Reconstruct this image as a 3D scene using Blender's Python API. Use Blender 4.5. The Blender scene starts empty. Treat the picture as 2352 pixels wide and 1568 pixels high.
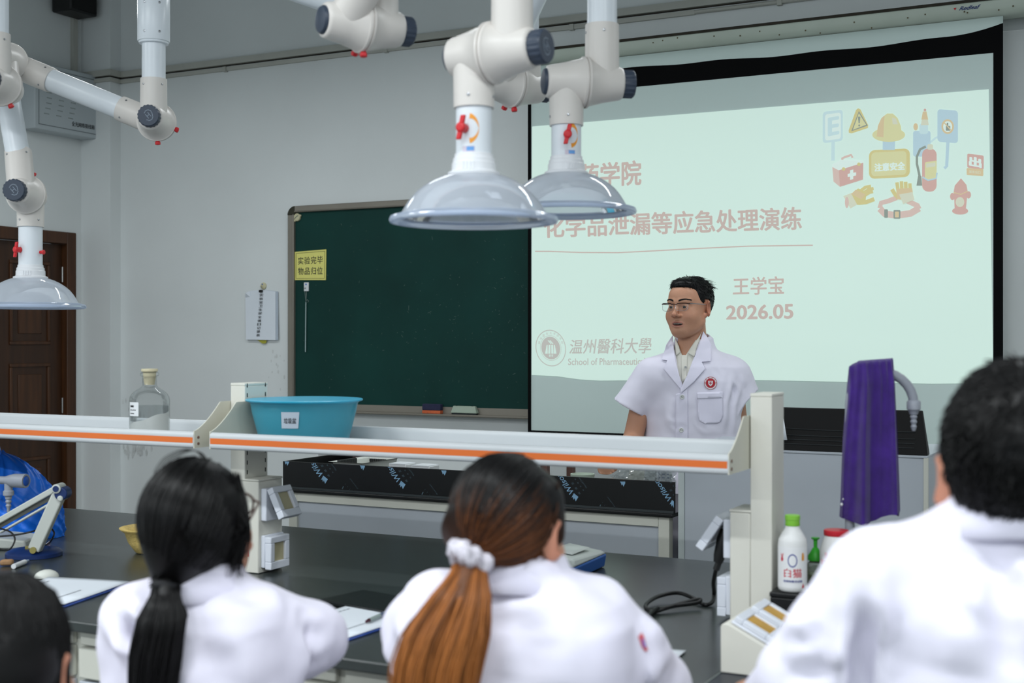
import bpy, bmesh, math, random
import numpy as np
from mathutils import Vector, Matrix
from mathutils.bvhtree import BVHTree

scene = bpy.context.scene
COL = scene.collection
rnd = random.Random(7)

# ------------------------------------------------------------------ camera
F_PX = 2950.0                       # focal length in pixels of the 2352 x 1568 frame
YAW = math.radians(27.1)            # the camera looks left of the front wall's normal
CAM_H = 1.48
HORIZON = 777.0
cam_data = bpy.data.cameras.new('camera')
cam_data.sensor_width = 36.0
cam_data.lens = F_PX / 2352.0 * 36.0
cam_data.shift_y = -(784.0 - HORIZON) / 2352.0
cam_data.clip_start = 0.05
cam_data.clip_end = 60
cam_data.dof.use_dof = True
cam_data.dof.focus_distance = 5.3
cam_data.dof.aperture_fstop = 4.0
cam = bpy.data.objects.new('camera', cam_data)
cam.location = (0, 0, CAM_H)
cam.rotation_euler = (math.pi / 2, 0, YAW)
COL.objects.link(cam)
scene.camera = cam

# ------------------------------------------------------------------ light and exposure
scene.view_settings.view_transform = 'Standard'
scene.view_settings.look = 'None'
scene.view_settings.exposure = 0.0
scene.view_settings.gamma = 1.0
scene.view_settings.use_curve_mapping = False
scene.cycles.max_bounces = 7
scene.cycles.diffuse_bounces = 3
scene.cycles.glossy_bounces = 3
scene.cycles.transmission_bounces = 6
scene.cycles.transparent_max_bounces = 12
scene.cycles.caustics_reflective = False
scene.cycles.caustics_refractive = False
scene.cycles.sample_clamp_indirect = 4.0

world = bpy.data.worlds.new('daylight')
scene.world = world
world.use_nodes = True
world.node_tree.nodes['Background'].inputs['Color'].default_value = (0.80, 0.92, 1.0, 1)
world.node_tree.nodes['Background'].inputs['Strength'].default_value = 0.80


def lamp(name, loc, sx, sy, power, col=(0.93, 0.98, 1.0), rot=(0, 0, 0), spread=180):
    d = bpy.data.lights.new(name, 'AREA')
    d.shape = 'RECTANGLE'
    d.size, d.size_y = sx, sy
    d.energy = power
    d.color = col
    d.spread = math.radians(spread)
    o = bpy.data.objects.new(name, d)
    o.location = loc
    o.rotation_euler = rot
    COL.objects.link(o)
    return o


# fluorescent tubes hung under the ceiling, in rows along the benches
for ly, pw in ((-1.6, 46), (0.9, 33), (4.55, 15)):
    for lx in (-4.9, -2.9, -0.9, 1.1):
        lamp('fluorescent_tube', (lx, ly, 3.25), 1.2, 0.10, pw)


# ------------------------------------------------------------------ picture geometry
FW = Vector((-math.sin(YAW), math.cos(YAW), 0))
RT = Vector((math.cos(YAW), math.sin(YAW), 0))
UP = Vector((0, 0, 1))
EYE = Vector((0, 0, CAM_H))


def ray(px, py):
    return FW + RT * ((px - 1176.0) / F_PX) + UP * ((HORIZON - py) / F_PX)


def aD(px, py, d):                  # point at depth d along the lens axis
    return EYE + ray(px, py) * d


def aY(px, py, y):                  # point on the plane y = const
    r = ray(px, py)
    return EYE + r * (y / r.y)


def aX(px, py, x):
    r = ray(px, py)
    return EYE + r * (x / r.x)


def aZ(px, py, z):
    r = ray(px, py)
    return EYE + r * ((z - CAM_H) / r.z)


# ------------------------------------------------------------------ materials
def lin(c):
    out = []
    for v in c[:3]:
        v = v / 255.0
        out.append(v / 12.92 if v <= 0.04045 else ((v + 0.055) / 1.055) ** 2.4)
    return tuple(out) + (1.0,)


MATS = {}


def mat(name, rgb, rough=0.5, metal=0.0, spec=0.5, var=0.06, vscale=6.0, bump=0.0, bscale=60.0,
        emit=None, estr=0.0, trans=0.0, ior=1.45, sheen=0.0, sss=0.0, stretch=None, coat=0.0):
    if name in MATS:
        return MATS[name]
    m = bpy.data.materials.new(name)
    m.use_nodes = True
    nt = m.node_tree
    b = nt.nodes['Principled BSDF']
    c = lin(rgb)
    tc = nt.nodes.new('ShaderNodeTexCoord')
    src = tc.outputs['Object']
    if stretch:
        mp = nt.nodes.new('ShaderNodeMapping')
        mp.inputs['Scale'].default_value = stretch
        nt.links.new(src, mp.inputs['Vector'])
        src = mp.outputs['Vector']
    if var > 0:
        n = nt.nodes.new('ShaderNodeTexNoise')
        n.inputs['Scale'].default_value = vscale
        n.inputs['Detail'].default_value = 4
        nt.links.new(src, n.inputs['Vector'])
        r = nt.nodes.new('ShaderNodeValToRGB')
        r.color_ramp.elements[0].position = 0.3
        r.color_ramp.elements[1].position = 0.7
        r.color_ramp.elements[0].color = tuple(max(0, x * (1 - var)) for x in c[:3]) + (1,)
        r.color_ramp.elements[1].color = tuple(min(1, x * (1 + var)) for x in c[:3]) + (1,)
        nt.links.new(n.outputs['Fac'], r.inputs['Fac'])
        nt.links.new(r.outputs['Color'], b.inputs['Base Color'])
    else:
        b.inputs['Base Color'].default_value = c
    if bump > 0:
        n2 = nt.nodes.new('ShaderNodeTexNoise')
        n2.inputs['Scale'].default_value = bscale
        n2.inputs['Detail'].default_value = 5
        nt.links.new(src, n2.inputs['Vector'])
        bp = nt.nodes.new('ShaderNodeBump')
        bp.inputs['Strength'].default_value = bump
        bp.inputs['Distance'].default_value = 0.01
        nt.links.new(n2.outputs['Fac'], bp.inputs['Height'])
        nt.links.new(bp.outputs['Normal'], b.inputs['Normal'])
    b.inputs['Roughness'].default_value = rough
    b.inputs['Metallic'].default_value = metal
    b.inputs['Specular IOR Level'].default_value = spec
    b.inputs['IOR'].default_value = ior
    b.inputs['Transmission Weight'].default_value = trans
    b.inputs['Sheen Weight'].default_value = sheen
    b.inputs['Coat Weight'].default_value = coat
    if sss > 0:
        b.inputs['Subsurface Weight'].default_value = sss
        b.inputs['Subsurface Radius'].default_value = (0.012, 0.005, 0.003)
    if emit:
        b.inputs['Emission Color'].default_value = lin(emit)
        b.inputs['Emission Strength'].default_value = estr
    MATS[name] = m
    return m


def glass(name, rgb, opacity=0.2, rough=0.05, gloss=1.0, translucent=0.5, edge=0.45, tint=0.35):
    """thin clear plastic or glass sheet: mostly see-through, some body colour, a sharp gloss"""
    if name in MATS:
        return MATS[name]
    m = bpy.data.materials.new(name)
    m.use_nodes = True
    nt = m.node_tree
    nt.nodes.clear()
    out = nt.nodes.new('ShaderNodeOutputMaterial')
    tr = nt.nodes.new('ShaderNodeBsdfTransparent')
    c = lin(rgb)
    tr.inputs['Color'].default_value = tuple(1 - (1 - x) * tint for x in c[:3]) + (1,)
    df = nt.nodes.new('ShaderNodeBsdfDiffuse')
    df.inputs['Color'].default_value = c
    tl = nt.nodes.new('ShaderNodeBsdfTranslucent')
    tl.inputs['Color'].default_value = c
    body = nt.nodes.new('ShaderNodeMixShader')
    body.inputs[0].default_value = translucent
    nt.links.new(df.outputs[0], body.inputs[1])
    nt.links.new(tl.outputs[0], body.inputs[2])
    mix = nt.nodes.new('ShaderNodeMixShader')
    lw = nt.nodes.new('ShaderNodeLayerWeight')
    lw.inputs['Blend'].default_value = 0.25
    mr = nt.nodes.new('ShaderNodeMapRange')
    mr.inputs['To Min'].default_value = opacity
    mr.inputs['To Max'].default_value = min(1.0, opacity + edge)
    nt.links.new(lw.outputs['Facing'], mr.inputs['Value'])
    nt.links.new(mr.outputs[0], mix.inputs[0])
    nt.links.new(tr.outputs[0], mix.inputs[1])
    nt.links.new(body.outputs[0], mix.inputs[2])
    gl = nt.nodes.new('ShaderNodeBsdfGlossy')
    gl.inputs['Roughness'].default_value = rough
    fr = nt.nodes.new('ShaderNodeFresnel')
    fr.inputs['IOR'].default_value = 1.5
    mul = nt.nodes.new('ShaderNodeMath')
    mul.operation = 'MULTIPLY'
    mul.inputs[1].default_value = gloss
    nt.links.new(fr.outputs[0], mul.inputs[0])
    fin = nt.nodes.new('ShaderNodeMixShader')
    nt.links.new(mul.outputs[0], fin.inputs[0])
    nt.links.new(mix.outputs[0], fin.inputs[1])
    nt.links.new(gl.outputs[0], fin.inputs[2])
    nt.links.new(fin.outputs[0], out.inputs['Surface'])
    MATS[name] = m
    return m


def attr_mat(name, rough=0.5, spec=0.5, sss=0.0, bump=0.0, bscale=200, aniso=0.0, sheen=0.0):
    """base colour read from the mesh's colour attribute (dyed hair, skin and lips)"""
    if name in MATS:
        return MATS[name]
    m = bpy.data.materials.new(name)
    m.use_nodes = True
    nt = m.node_tree
    b = nt.nodes['Principled BSDF']
    a = nt.nodes.new('ShaderNodeVertexColor')
    a.layer_name = 'Col'
    nt.links.new(a.outputs['Color'], b.inputs['Base Color'])
    b.inputs['Roughness'].default_value = rough
    b.inputs['Specular IOR Level'].default_value = spec
    b.inputs['Anisotropic'].default_value = aniso
    b.inputs['Sheen Weight'].default_value = sheen
    if sss > 0:
        b.inputs['Subsurface Weight'].default_value = sss
        b.inputs['Subsurface Radius'].default_value = (0.010, 0.004, 0.002)
    if bump > 0:
        tc = nt.nodes.new('ShaderNodeTexCoord')
        n2 = nt.nodes.new('ShaderNodeTexNoise')
        n2.inputs['Scale'].default_value = bscale
        nt.links.new(tc.outputs['Object'], n2.inputs['Vector'])
        bp = nt.nodes.new('ShaderNodeBump')
        bp.inputs['Strength'].default_value = bump
        bp.inputs['Distance'].default_value = 0.004
        nt.links.new(n2.outputs['Fac'], bp.inputs['Height'])
        nt.links.new(bp.outputs['Normal'], b.inputs['Normal'])
    MATS[name] = m
    return m


# ------------------------------------------------------------------ objects
def tag(o, label=None, cat=None, group=None, kind=None):
    if label:
        o['label'] = label
    if cat:
        o['category'] = cat
    if group:
        o['group'] = group
    if kind:
        o['kind'] = kind
    return o


def thing(name, loc, label, cat, group=None):
    o = bpy.data.objects.new(name, None)
    o.empty_display_size = 0.05
    o.location = loc
    COL.objects.link(o)
    return tag(o, label, cat, group)


def wloc(o):
    v = Vector(o.location)
    while o.parent:
        o = o.parent
        v += Vector(o.location)
    return v


def copy_tree(o, delta=(0, 0, 0), parent=None):
    c = o.copy()
    COL.objects.link(c)
    if parent:
        c.parent = parent
    else:
        c.location = Vector(o.location) + Vector(delta)
    for ch in list(o.children):
        copy_tree(ch, parent=c)
    return c


class MB:
    """collects shapes in world coordinates; build() links them as one mesh object"""

    def __init__(self):
        self.v, self.f, self.mi = [], [], []
        self.cur = 0

    def add(self, vs, fs):
        o = len(self.v)
        self.v += [tuple(p) for p in vs]
        self.f += [tuple(i + o for i in q) for q in fs]
        self.mi += [self.cur] * len(fs)
        return self

    def obox(self, c, ax, ay, az):
        """box centred at c with half-axis vectors"""
        c, ax, ay, az = Vector(c), Vector(ax), Vector(ay), Vector(az)
        vs = [c + ax * i + ay * j + az * k for k in (-1, 1) for j in (-1, 1) for i in (-1, 1)]
        fs = [(0, 2, 3, 1), (4, 5, 7, 6), (0, 1, 5, 4), (2, 6, 7, 3), (0, 4, 6, 2), (1, 3, 7, 5)]
        if ax.cross(ay).dot(az) < 0:
            fs = [tuple(reversed(q)) for q in fs]
        return self.add(vs, fs)

    def box(self, x0, x1, y0, y1, z0, z1):
        return self.obox(((x0 + x1) / 2, (y0 + y1) / 2, (z0 + z1) / 2), (abs(x1 - x0) / 2, 0, 0),
                         (0, abs(y1 - y0) / 2, 0), (0, 0, abs(z1 - z0) / 2))

    def prism(self, pts, ext):
        pts = [Vector(p) for p in pts]
        ext = Vector(ext)
        n = len(pts)
        nrm = Vector((0, 0, 0))
        for i in range(n):
            nrm += pts[i].cross(pts[(i + 1) % n])
        if nrm.dot(ext) > 0:
            pts = pts[::-1]
        vs = pts + [p + ext for p in pts]
        fs = [tuple(range(n)), tuple(range(2 * n - 1, n - 1, -1))]
        fs += [(i, i + n, (i + 1) % n + n, (i + 1) % n) for i in range(n)]
        return self.add(vs, fs)

    def poly(self, pts):
        return self.add(pts, [tuple(range(len(pts)))])

    def tube(self, pts, rad, n=16, caps=True):
        pts = [Vector(p) for p in pts]
        if not hasattr(rad, '__len__'):
            rad = [rad] * len(pts)
        m = len(pts)
        tans = []
        for i in range(m):
            t = pts[min(i + 1, m - 1)] - pts[max(i - 1, 0)]
            if t.length < 1e-9:
                t = Vector((0, 0, 1))
            tans.append(t.normalized())
        t0 = tans[0]
        ref = Vector((0, 0, 1)) if abs(t0.z) < 0.9 else Vector((1, 0, 0))
        u = t0.cross(ref).normalized()
        vs, fs = [], []
        for i in range(m):
            t = tans[i]
            u = (u - t * u.dot(t))
            u = u.normalized() if u.length > 1e-6 else t.orthogonal().normalized()
            w = t.cross(u)
            for k in range(n):
                a = 2 * math.pi * k / n
                vs.append(pts[i] + (u * math.cos(a) + w * math.sin(a)) * rad[i])
        for i in range(m - 1):
            for k in range(n):
                k2 = (k + 1) % n
                fs.append((i * n + k, i * n + k2, (i + 1) * n + k2, (i + 1) * n + k))
        if caps:
            fs.append(tuple(range(n - 1, -1, -1)))
            fs.append(tuple((m - 1) * n + k for k in range(n)))
        return self.add(vs, fs)

    def lathe(self, prof, org, axis=(0, 0, 1), n=32, closed=False):
        """prof: (distance along axis, radius)"""
        org, axis = Vector(org), Vector(axis).normalized()
        u = axis.orthogonal().normalized()
        w = axis.cross(u)
        vs, fs = [], []
        m = len(prof)
        for h, r in prof:
            for k in range(n):
                a = 2 * math.pi * k / n
                vs.append(org + axis * h + (u * math.cos(a) + w * math.sin(a)) * max(r, 1e-5))
        for i in range(m if closed else m - 1):
            j = (i + 1) % m
            for k in range(n):
                k2 = (k + 1) % n
                fs.append((i * n + k, i * n + k2, j * n + k2, j * n + k))
        if not closed:
            if prof[0][1] > 1e-4:
                fs.append(tuple(range(n - 1, -1, -1)))
            if prof[-1][1] > 1e-4:
                fs.append(tuple((m - 1) * n + k for k in range(n)))
        return self.add(vs, fs)

    def ball(self, c, r, n=16, m=10, axes=None):
        c = Vector(c)
        r = r if hasattr(r, '__len__') else (r, r, r)
        ax = axes or (Vector((1, 0, 0)), Vector((0, 1, 0)), Vector((0, 0, 1)))
        vs, fs = [], []
        for i in range(m + 1):
            th = math.pi * i / m
            for k in range(n):
                a = 2 * math.pi * k / n
                vs.append(c + ax[0] * (r[0] * math.sin(th) * math.cos(a)) + ax[1] * (r[1] * math.sin(th) * math.sin(a))
                          + ax[2] * (r[2] * math.cos(th)))
        for i in range(m):
            for k in range(n):
                k2 = (k + 1) % n
                fs.append((i * n + k, (i + 1) * n + k, (i + 1) * n + k2, i * n + k2))
        return self.add(vs, fs)

    def build(self, name, mats, parent=None, bevel=0.0, smooth=True, seg=2, origin=None, flip=False, ang=38, solid=0.0,
              merge=True):
        if not isinstance(mats, (list, tuple)):
            mats = [mats]
        me = bpy.data.meshes.new(name)
        if parent is not None:
            off = wloc(parent)
        elif origin is not None:
            off = Vector(origin)
        else:
            zs = [p[2] for p in self.v]
            off = Vector((sum(p[0] for p in self.v) / len(self.v), sum(p[1] for p in self.v) / len(self.v), min(zs)))
        me.from_pydata([tuple(Vector(p) - off) for p in self.v], [], self.f)
        for m in mats:
            me.materials.append(m)
        for p, k in zip(me.polygons, self.mi):
            p.material_index = min(k, len(mats) - 1)
        bm = bmesh.new()
        bm.from_mesh(me)
        if merge and bevel == 0:
            bmesh.ops.remove_doubles(bm, verts=bm.verts, dist=1e-5)
        for f in bm.faces:
            f.smooth = smooth
        if smooth:
            lim = math.radians(ang)
            for e in bm.edges:
                if len(e.link_faces) == 2:
                    e.smooth = e.calc_face_angle(0) < lim
        bm.to_mesh(me)
        bm.free()
        o = bpy.data.objects.new(name, me)
        COL.objects.link(o)
        if parent is not None:
            o.parent = parent
        else:
            o.location = off
        if solid:
            md = o.modifiers.new('thickness', 'SOLIDIFY')
            md.thickness = solid
            md.offset = 0
        if bevel > 0:
            md = o.modifiers.new('bevel', 'BEVEL')
            md.width = bevel
            md.segments = seg
            md.limit_method = 'ANGLE'
            md.angle_limit = math.radians(40)
            md.harden_normals = False
        return o


def structure(o, label=None):
    o['kind'] = 'structure'
    if label:
        o['label'] = label
    return o


# ------------------------------------------------------------------ lettering (the built-in font, made into flat meshes)
_TXT = {}


def text_polys(s, bold=0.0, shear=0.0, spacing=1.0):
    key = (s, bold, shear, spacing)
    if key in _TXT:
        return _TXT[key]
    cu = bpy.data.curves.new('lettering', 'FONT')
    cu.body = s
    cu.size = 1.0
    cu.shear = shear
    cu.space_character = spacing
    cu.resolution_u = 3
    o = bpy.data.objects.new('lettering', cu)
    COL.objects.link(o)
    dg = bpy.context.evaluated_depsgraph_get()
    me = bpy.data.meshes.new_from_object(o.evaluated_get(dg))
    vs = [(v.co.x, v.co.y) for v in me.vertices]
    fs = [tuple(p.vertices) for p in me.polygons]
    bpy.data.objects.remove(o)
    bpy.data.curves.remove(cu)
    bpy.data.meshes.remove(me)
    if vs:
        x0, x1 = min(v[0] for v in vs), max(v[0] for v in vs)
        y0, y1 = min(v[1] for v in vs), max(v[1] for v in vs)
        if bold > 0:                 # a bolder face: the letters laid over themselves, a little shifted
            n0, v0, f0 = len(vs), list(vs), list(fs)
            for k, (dx, dy) in enumerate(((1, 0), (-1, 0), (0, .7), (0, -.7), (.7, .5), (-.7, .5), (.7, -.5), (-.7, -.5))):
                vs += [(x + dx * bold, y + dy * bold) for x, y in v0]
                fs += [tuple(i + n0 * (k + 1) for i in q) for q in f0]
        vs = [((x - x0) / max(x1 - x0, 1e-6), (y - y0) / max(y1 - y0, 1e-6)) for x, y in vs]
    _TXT[key] = (vs, fs)
    return vs, fs


def add_text(mb, s, fn, bold=0.0, shear=0.0, spacing=1.0):
    """fn(u, v) -> point; u to the right, v up, both 0..1 over the lettering's box"""
    vs, fs = text_polys(s, bold, shear, spacing)
    n = len(vs) // 9 if bold > 0 else max(1, len(vs))
    c = Vector(fn(.5, .5))
    nr = (Vector(fn(.52, .5)) - c).cross(Vector(fn(.5, .52)) - c)
    nr = nr.normalized() if nr.length > 0 else Vector((0, 0, 0))
    if nr.dot(EYE - c) < 0:
        nr = -nr
    mb.add([Vector(fn(u, v)) + nr * (4e-5 * (i // n)) for i, (u, v) in enumerate(vs)], fs)


def quad_fn(tl, tr, br, bl, to3d):
    def fn(u, v):
        top = (tl[0] + (tr[0] - tl[0]) * u, tl[1] + (tr[1] - tl[1]) * u)
        bot = (bl[0] + (br[0] - bl[0]) * u, bl[1] + (br[1] - bl[1]) * u)
        return to3d(bot[0] + (top[0] - bot[0]) * v, bot[1] + (top[1] - bot[1]) * v)
    return fn


def plane_fn(o, ux, uy):
    o, ux, uy = Vector(o), Vector(ux), Vector(uy)
    return lambda u, v: o + ux * u + uy * v

# ================================================================== the room
XL, YF, ZC, XR, YB = -6.447, 6.40, 3.90, 2.60, -4.2
M_wall = mat('wall_paint', (228, 232, 232), 0.85, spec=0.2, var=0.035, vscale=1.3, bump=0.06, bscale=35)
M_ceil = mat('ceiling_paint', (200, 205, 205), 0.9, var=0.03)
M_floor = mat('floor_tiles', (120, 122, 120), 0.45, var=0.08, vscale=3)
M_trunk = mat('trunking_plastic', (186, 186, 178), 0.5, var=0.05)
M_dark_strip = mat('dark_strip', (52, 48, 40), 0.9, var=0.2, vscale=30)  # dark tone of the trunking's painted shade line and the housing's top strip
M_wood = mat('dark_door_wood', (72, 42, 20), 0.45, var=0.28, vscale=5, stretch=(6, 6, 0.5))
M_wood2 = mat('darker_door_panel', (58, 33, 15), 0.45, var=0.28, vscale=5, stretch=(6, 6, 0.5))
M_steel = mat('steel', (190, 190, 188), 0.3, metal=1.0, var=0.03)

structure(MB().box(XL - 0.15, XR + 0.15, YB, YF + 0.15, -0.12, 0).build('floor', M_floor))
structure(MB().box(XL - 0.15, XR + 0.15, YB, YF + 0.15, ZC, ZC + 0.12).build('ceiling', M_ceil))
structure(MB().box(XL - 0.15, XR + 0.15, YF, YF + 0.15, 0, ZC).build('wall_front', M_wall))
structure(MB().box(XR, XR + 0.15, YB, YF, 0, ZC).build('wall_right', M_wall))
structure(MB().box(XL, -6.19, 6.305, YF, 0, ZC).build('trim_1', M_wall), 'narrow white pilaster in the corner beside the door')
D0, D1, DT = 5.13, 6.248, 2.177     # door opening on the left wall
wl = MB()
wl.box(XL - 0.15, XL, YB, D0, 0, ZC)
wl.box(XL - 0.15, XL, D1, YF, 0, ZC)
wl.box(XL - 0.15, XL, D0, D1, DT, ZC)
structure(wl.build('wall_left', M_wall))

# door
door = thing('door_1', (XL - 0.02, (D0 + D1) / 2, 0), 'dark brown panelled wooden door at the far left', 'door')
structure(door)
fr = MB()
fr.box(XL - 0.14, XL + 0.015, D1 - 0.078, D1, 0, DT)
fr.box(XL - 0.14, XL + 0.015, D0, D0 + 0.078, 0, DT)
fr.box(XL - 0.14, XL + 0.015, D0 + 0.078, D1 - 0.078, DT - 0.078, DT)
fr.build('door_frame', M_wood, door, bevel=0.006)
L0, L1, LT = D0 + 0.082, D1 - 0.082, DT - 0.082
lf = MB().box(XL - 0.075, XL - 0.035, L0, L1, 0.01, LT)
leaf = lf.build('door_leaf', M_wood2, door)
ym = (L0 + L1) / 2
for (y0, y1) in ((L0 + 0.10, ym - 0.05), (ym + 0.05, L1 - 0.10)):
    for (z0, z1) in ((0.15, 0.72), (0.86, 1.32), (1.44, LT - 0.12)):
        p = MB()
        xa = XL - 0.035
        for (a0, a1, b0, b1) in ((y0, y1, z0, z0 + 0.022), (y0, y1, z1 - 0.022, z1), (y0, y0 + 0.022, z0 + 0.022, z1 - 0.022),
                                 (y1 - 0.022, y1, z0 + 0.022, z1 - 0.022)):
            p.box(xa - 0.005, xa + 0.010, a0, a1, b0, b1)
        p.box(xa - 0.005, xa + 0.006, y0 + 0.07, y1 - 0.07, z0 + 0.07, z1 - 0.07)
        p.build('door_panel', M_wood, door, bevel=0.004)
for hz in (0.30, 1.04, 1.90):
    MB().tube([(XL - 0.028, L1 + 0.002, hz - 0.05), (XL - 0.028, L1 + 0.002, hz + 0.05)], 0.006, 10).build('hinge', M_steel, door)

# trunking along the front wall and round the pilaster
tk = MB()
tk.box(-6.19, XR, YF - 0.028, YF, 3.203, 3.242)
tk.box(XL, -6.162, 6.277, 6.305, 3.203, 3.242)
tk.box(-6.19, -6.162, 6.305, YF, 3.203, 3.242)
structure(tk.build('trim_2', M_trunk), 'flat white cable trunking running along the front wall')
gr = MB()  # dark strip standing in for the shadow line below the trunking
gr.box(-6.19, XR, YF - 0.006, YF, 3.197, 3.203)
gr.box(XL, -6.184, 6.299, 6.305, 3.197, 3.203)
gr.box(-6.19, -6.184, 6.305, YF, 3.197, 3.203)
structure(gr.build('trunking_shade_strip', M_dark_strip), 'dark strip painting the shade line under the trunking')
tk = MB()
tk.box(-6.19, -2.2, YF - 0.018, YF, 3.166, 3.190)
tk.box(XL, -6.174, 6.287, 6.305, 3.166, 3.190)
tk.box(-6.19, -6.172, 6.305, YF, 3.166, 3.190)
tk.tube([(-2.2, YF - 0.012, 3.178), (XR, YF - 0.012, 3.178)], 0.011, 10)
for x in (-5.3, -4.1, -2.9, -1.75):
    tk.box(x - 0.012, x + 0.012, YF - 0.026, YF, 3.160, 3.192)
structure(tk.build('trim_4', M_trunk), 'thin conduit below the trunking')
vt = MB().box(XL, XL + 0.028, 6.21, 6.25, 3.20, ZC)
structure(vt.build('trim_5', M_trunk), 'upright cable trunking in the corner under the speaker')
# pale edge of the pilaster right of the screen
structure(MB().box(-0.545, XR, 6.33, 6.40, 0, ZC).build('trim_6', M_wall), 'white wall pilaster right of the screen')

# grime at the foot of the corner
M_grime = mat('wall_grime', (212, 215, 214), 0.95, var=0.15, vscale=25)
gm = MB()
for k in range(110):
    x = rnd.gauss(-6.08, 0.06)
    z = 0.72 + abs(rnd.gauss(0, 0.17))
    if x < -6.18:
        continue
    r = 0.003 + rnd.random() * 0.008
    h = r * (1.2 + 3.2 * rnd.random())
    gm.poly([(x + r * math.cos(a) * (0.7 + 0.5 * rnd.random()), YF - 0.0004 - 3e-5 * k, z + h * math.sin(a)) for a in
             [2 * math.pi * i / 9 for i in range(9)]])
o = tag(gm.build('wall_scuffs', M_grime, smooth=False), 'grey scuff marks at the foot of the front wall by the corner', 'stain', kind='stuff')
gm = MB()
for k in range(16):
    px, py = rnd.gauss(640, 11), rnd.gauss(838, 22)
    c = aY(px, py, YF - 0.0006)
    if c.x > -4.82:
        continue
    r = 0.002 + rnd.random() * 0.006
    gm.poly([(c.x + r * math.cos(a), c.y - 3e-5 * k, c.z + 2 * r * math.sin(a)) for a in [2 * math.pi * i / 7 for i in range(7)]])
tag(gm.build('wall_smudges', M_grime, smooth=False), 'small grey smudges on the white wall left of the chalkboard', 'stain', kind='stuff')

# ------------------------------------------------------------------ speaker and network box on the left
M_black = mat('black_plastic', (16, 16, 17), 0.5, var=0.1)
sp = thing('wall_speaker', (XL + 0.10, 6.12, 3.62), 'small black speaker high in the corner above the network box', 'speaker')
MB().box(XL + 0.02, XL + 0.19, 6.03, 6.26, 3.585, 3.95 - 0.06).build('cabinet', M_black, sp, bevel=0.012)
MB().box(XL + 0.19, XL + 0.196, 6.045, 6.245, 3.60, 3.88).build('grille', mat('speaker_cloth', (22, 22, 22), 0.95, var=0.2, vscale=400), sp)
MB().box(XL, XL + 0.02, 6.10, 6.19, 3.65, 3.80).build('bracket', M_black, sp)

M_netbox = mat('grey_white_steel', (186, 194, 198), 0.45, var=0.02)
A = aX(233, 322, XL + 0.13)
B = aX(80, 293, XL + 0.13)
y0, y1 = B.y, A.y
zb = 0.5 * (A.z + B.z)
zt = aX(233, 177, XL + 0.13).z
nb = thing('network_box', (XL, (y0 + y1) / 2, zb), 'grey steel network junction box on the wall above the door', 'junction box')
MB().box(XL, XL + 0.13, y0, y1, zb, zt).build('body', M_netbox, nb, bevel=0.006)
p = MB()
for (a0, a1, b0, b1) in ((y0 + .03, y1 - .03, zb + .028, zb + .033), (y0 + .03, y1 - .03, zt - .033, zt - .028),
                         (y0 + .03, y0 + .035, zb + .03, zt - .03), (y1 - .035, y1 - .03, zb + .03, zt - .03)):
    p.box(XL + 0.1295, XL + 0.1312, a0, a1, b0, b1)
p.build('door_seam', mat('seam_grey', (120, 128, 132), 0.6), nb)
p = MB()
for i in range(9):
    for j in range(3):
        ys = y0 + 0.075 + 0.10 * j + 0.022 * math.sin(i * 0.5)
        zz = zb + 0.10 + 0.034 * i
        for k in range(4):
            p.box(XL + 0.1298, XL + 0.1306, ys + k * 0.011, ys + k * 0.011 + 0.007, zz, zz + 0.006)
p.build('vent_slots', mat('slot_grey', (128, 136, 134), 0.7), nb)
p = MB()
add_text(p, '全光网络接线箱', quad_fn((165, 278), (217, 288), (217, 298), (165, 289), lambda x, y: aX(x, y, XL + 0.1315)), 0.012)
p.build('lettering', mat('ink_black', (30, 32, 36), 0.7, var=0), nb, smooth=False)

# ------------------------------------------------------------------ chalkboard
BX0, BX1, BZ0, BZ1 = -4.792, -1.25, 1.062, 2.286
M_frame = mat('board_frame', (138, 132, 122), 0.45, metal=0.3, var=0.05)
cb = thing('chalkboard', ((BX0 + BX1) / 2, YF, BZ0), 'dark green chalkboard with grey metal frame on the front wall', 'chalkboard')
M_green = mat('board_green', (13, 57, 52), 0.65, spec=0.25, var=0.18, vscale=2.2)
MB().box(BX0 + 0.02, BX1 - 0.02, YF - 0.03, YF, BZ0 + 0.01, BZ1 - 0.02).build('writing_surface', M_green, cb)
fr = MB()
fr.box(BX0 + 0.05, BX1 - 0.05, YF - 0.045, YF, BZ1 - 0.036, BZ1)
fr.box(BX0 + 0.05, BX1 - 0.05, YF - 0.050, YF, BZ1 - 0.040, BZ1 - 0.030)
fr.box(BX0, BX0 + 0.045, YF - 0.045, YF, BZ0 + 0.05, BZ1 - 0.05)
fr.box(BX0 + 0.037, BX0 + 0.049, YF - 0.050, YF, BZ0 + 0.05, BZ1 - 0.05)
fr.box(BX1 - 0.045, BX1, YF - 0.045, YF, BZ0 + 0.05, BZ1 - 0.05)
fr.build('frame', M_frame, cb, bevel=0.005)
cm = mat('corner_olive', (46, 44, 28), 0.5)
for sx, x in ((1, BX0), (-1, BX1)):
    pts = [(x + sx * 0.055, YF, BZ1 - 0.055)]
    pts += [(x + sx * (0.055 - 0.055 * math.cos(a)), YF, BZ1 - 0.055 + 0.055 * math.sin(a)) for a in
            [i * math.pi / 16 for i in range(9)]]
    MB().prism(pts, (0, -0.048, 0)).build('corner_cap', cm, cb, bevel=0.004)
ty = MB()
prof = [(YF, 1.045), (YF - 0.075, 1.036), (YF - 0.082, 1.040), (YF - 0.082, 1.050), (YF - 0.074, 1.050), (YF - 0.070, 1.046), (YF - 0.035, 1.050),
        (YF - 0.033, 1.088), (YF, 1.088)]
ty.prism([(BX0 + 0.01, y, z) for y, z in prof], (BX1 - BX0 - 0.02, 0, 0))
ty.build('chalk_tray', M_frame, cb, bevel=0.002)
dust = MB()
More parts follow.
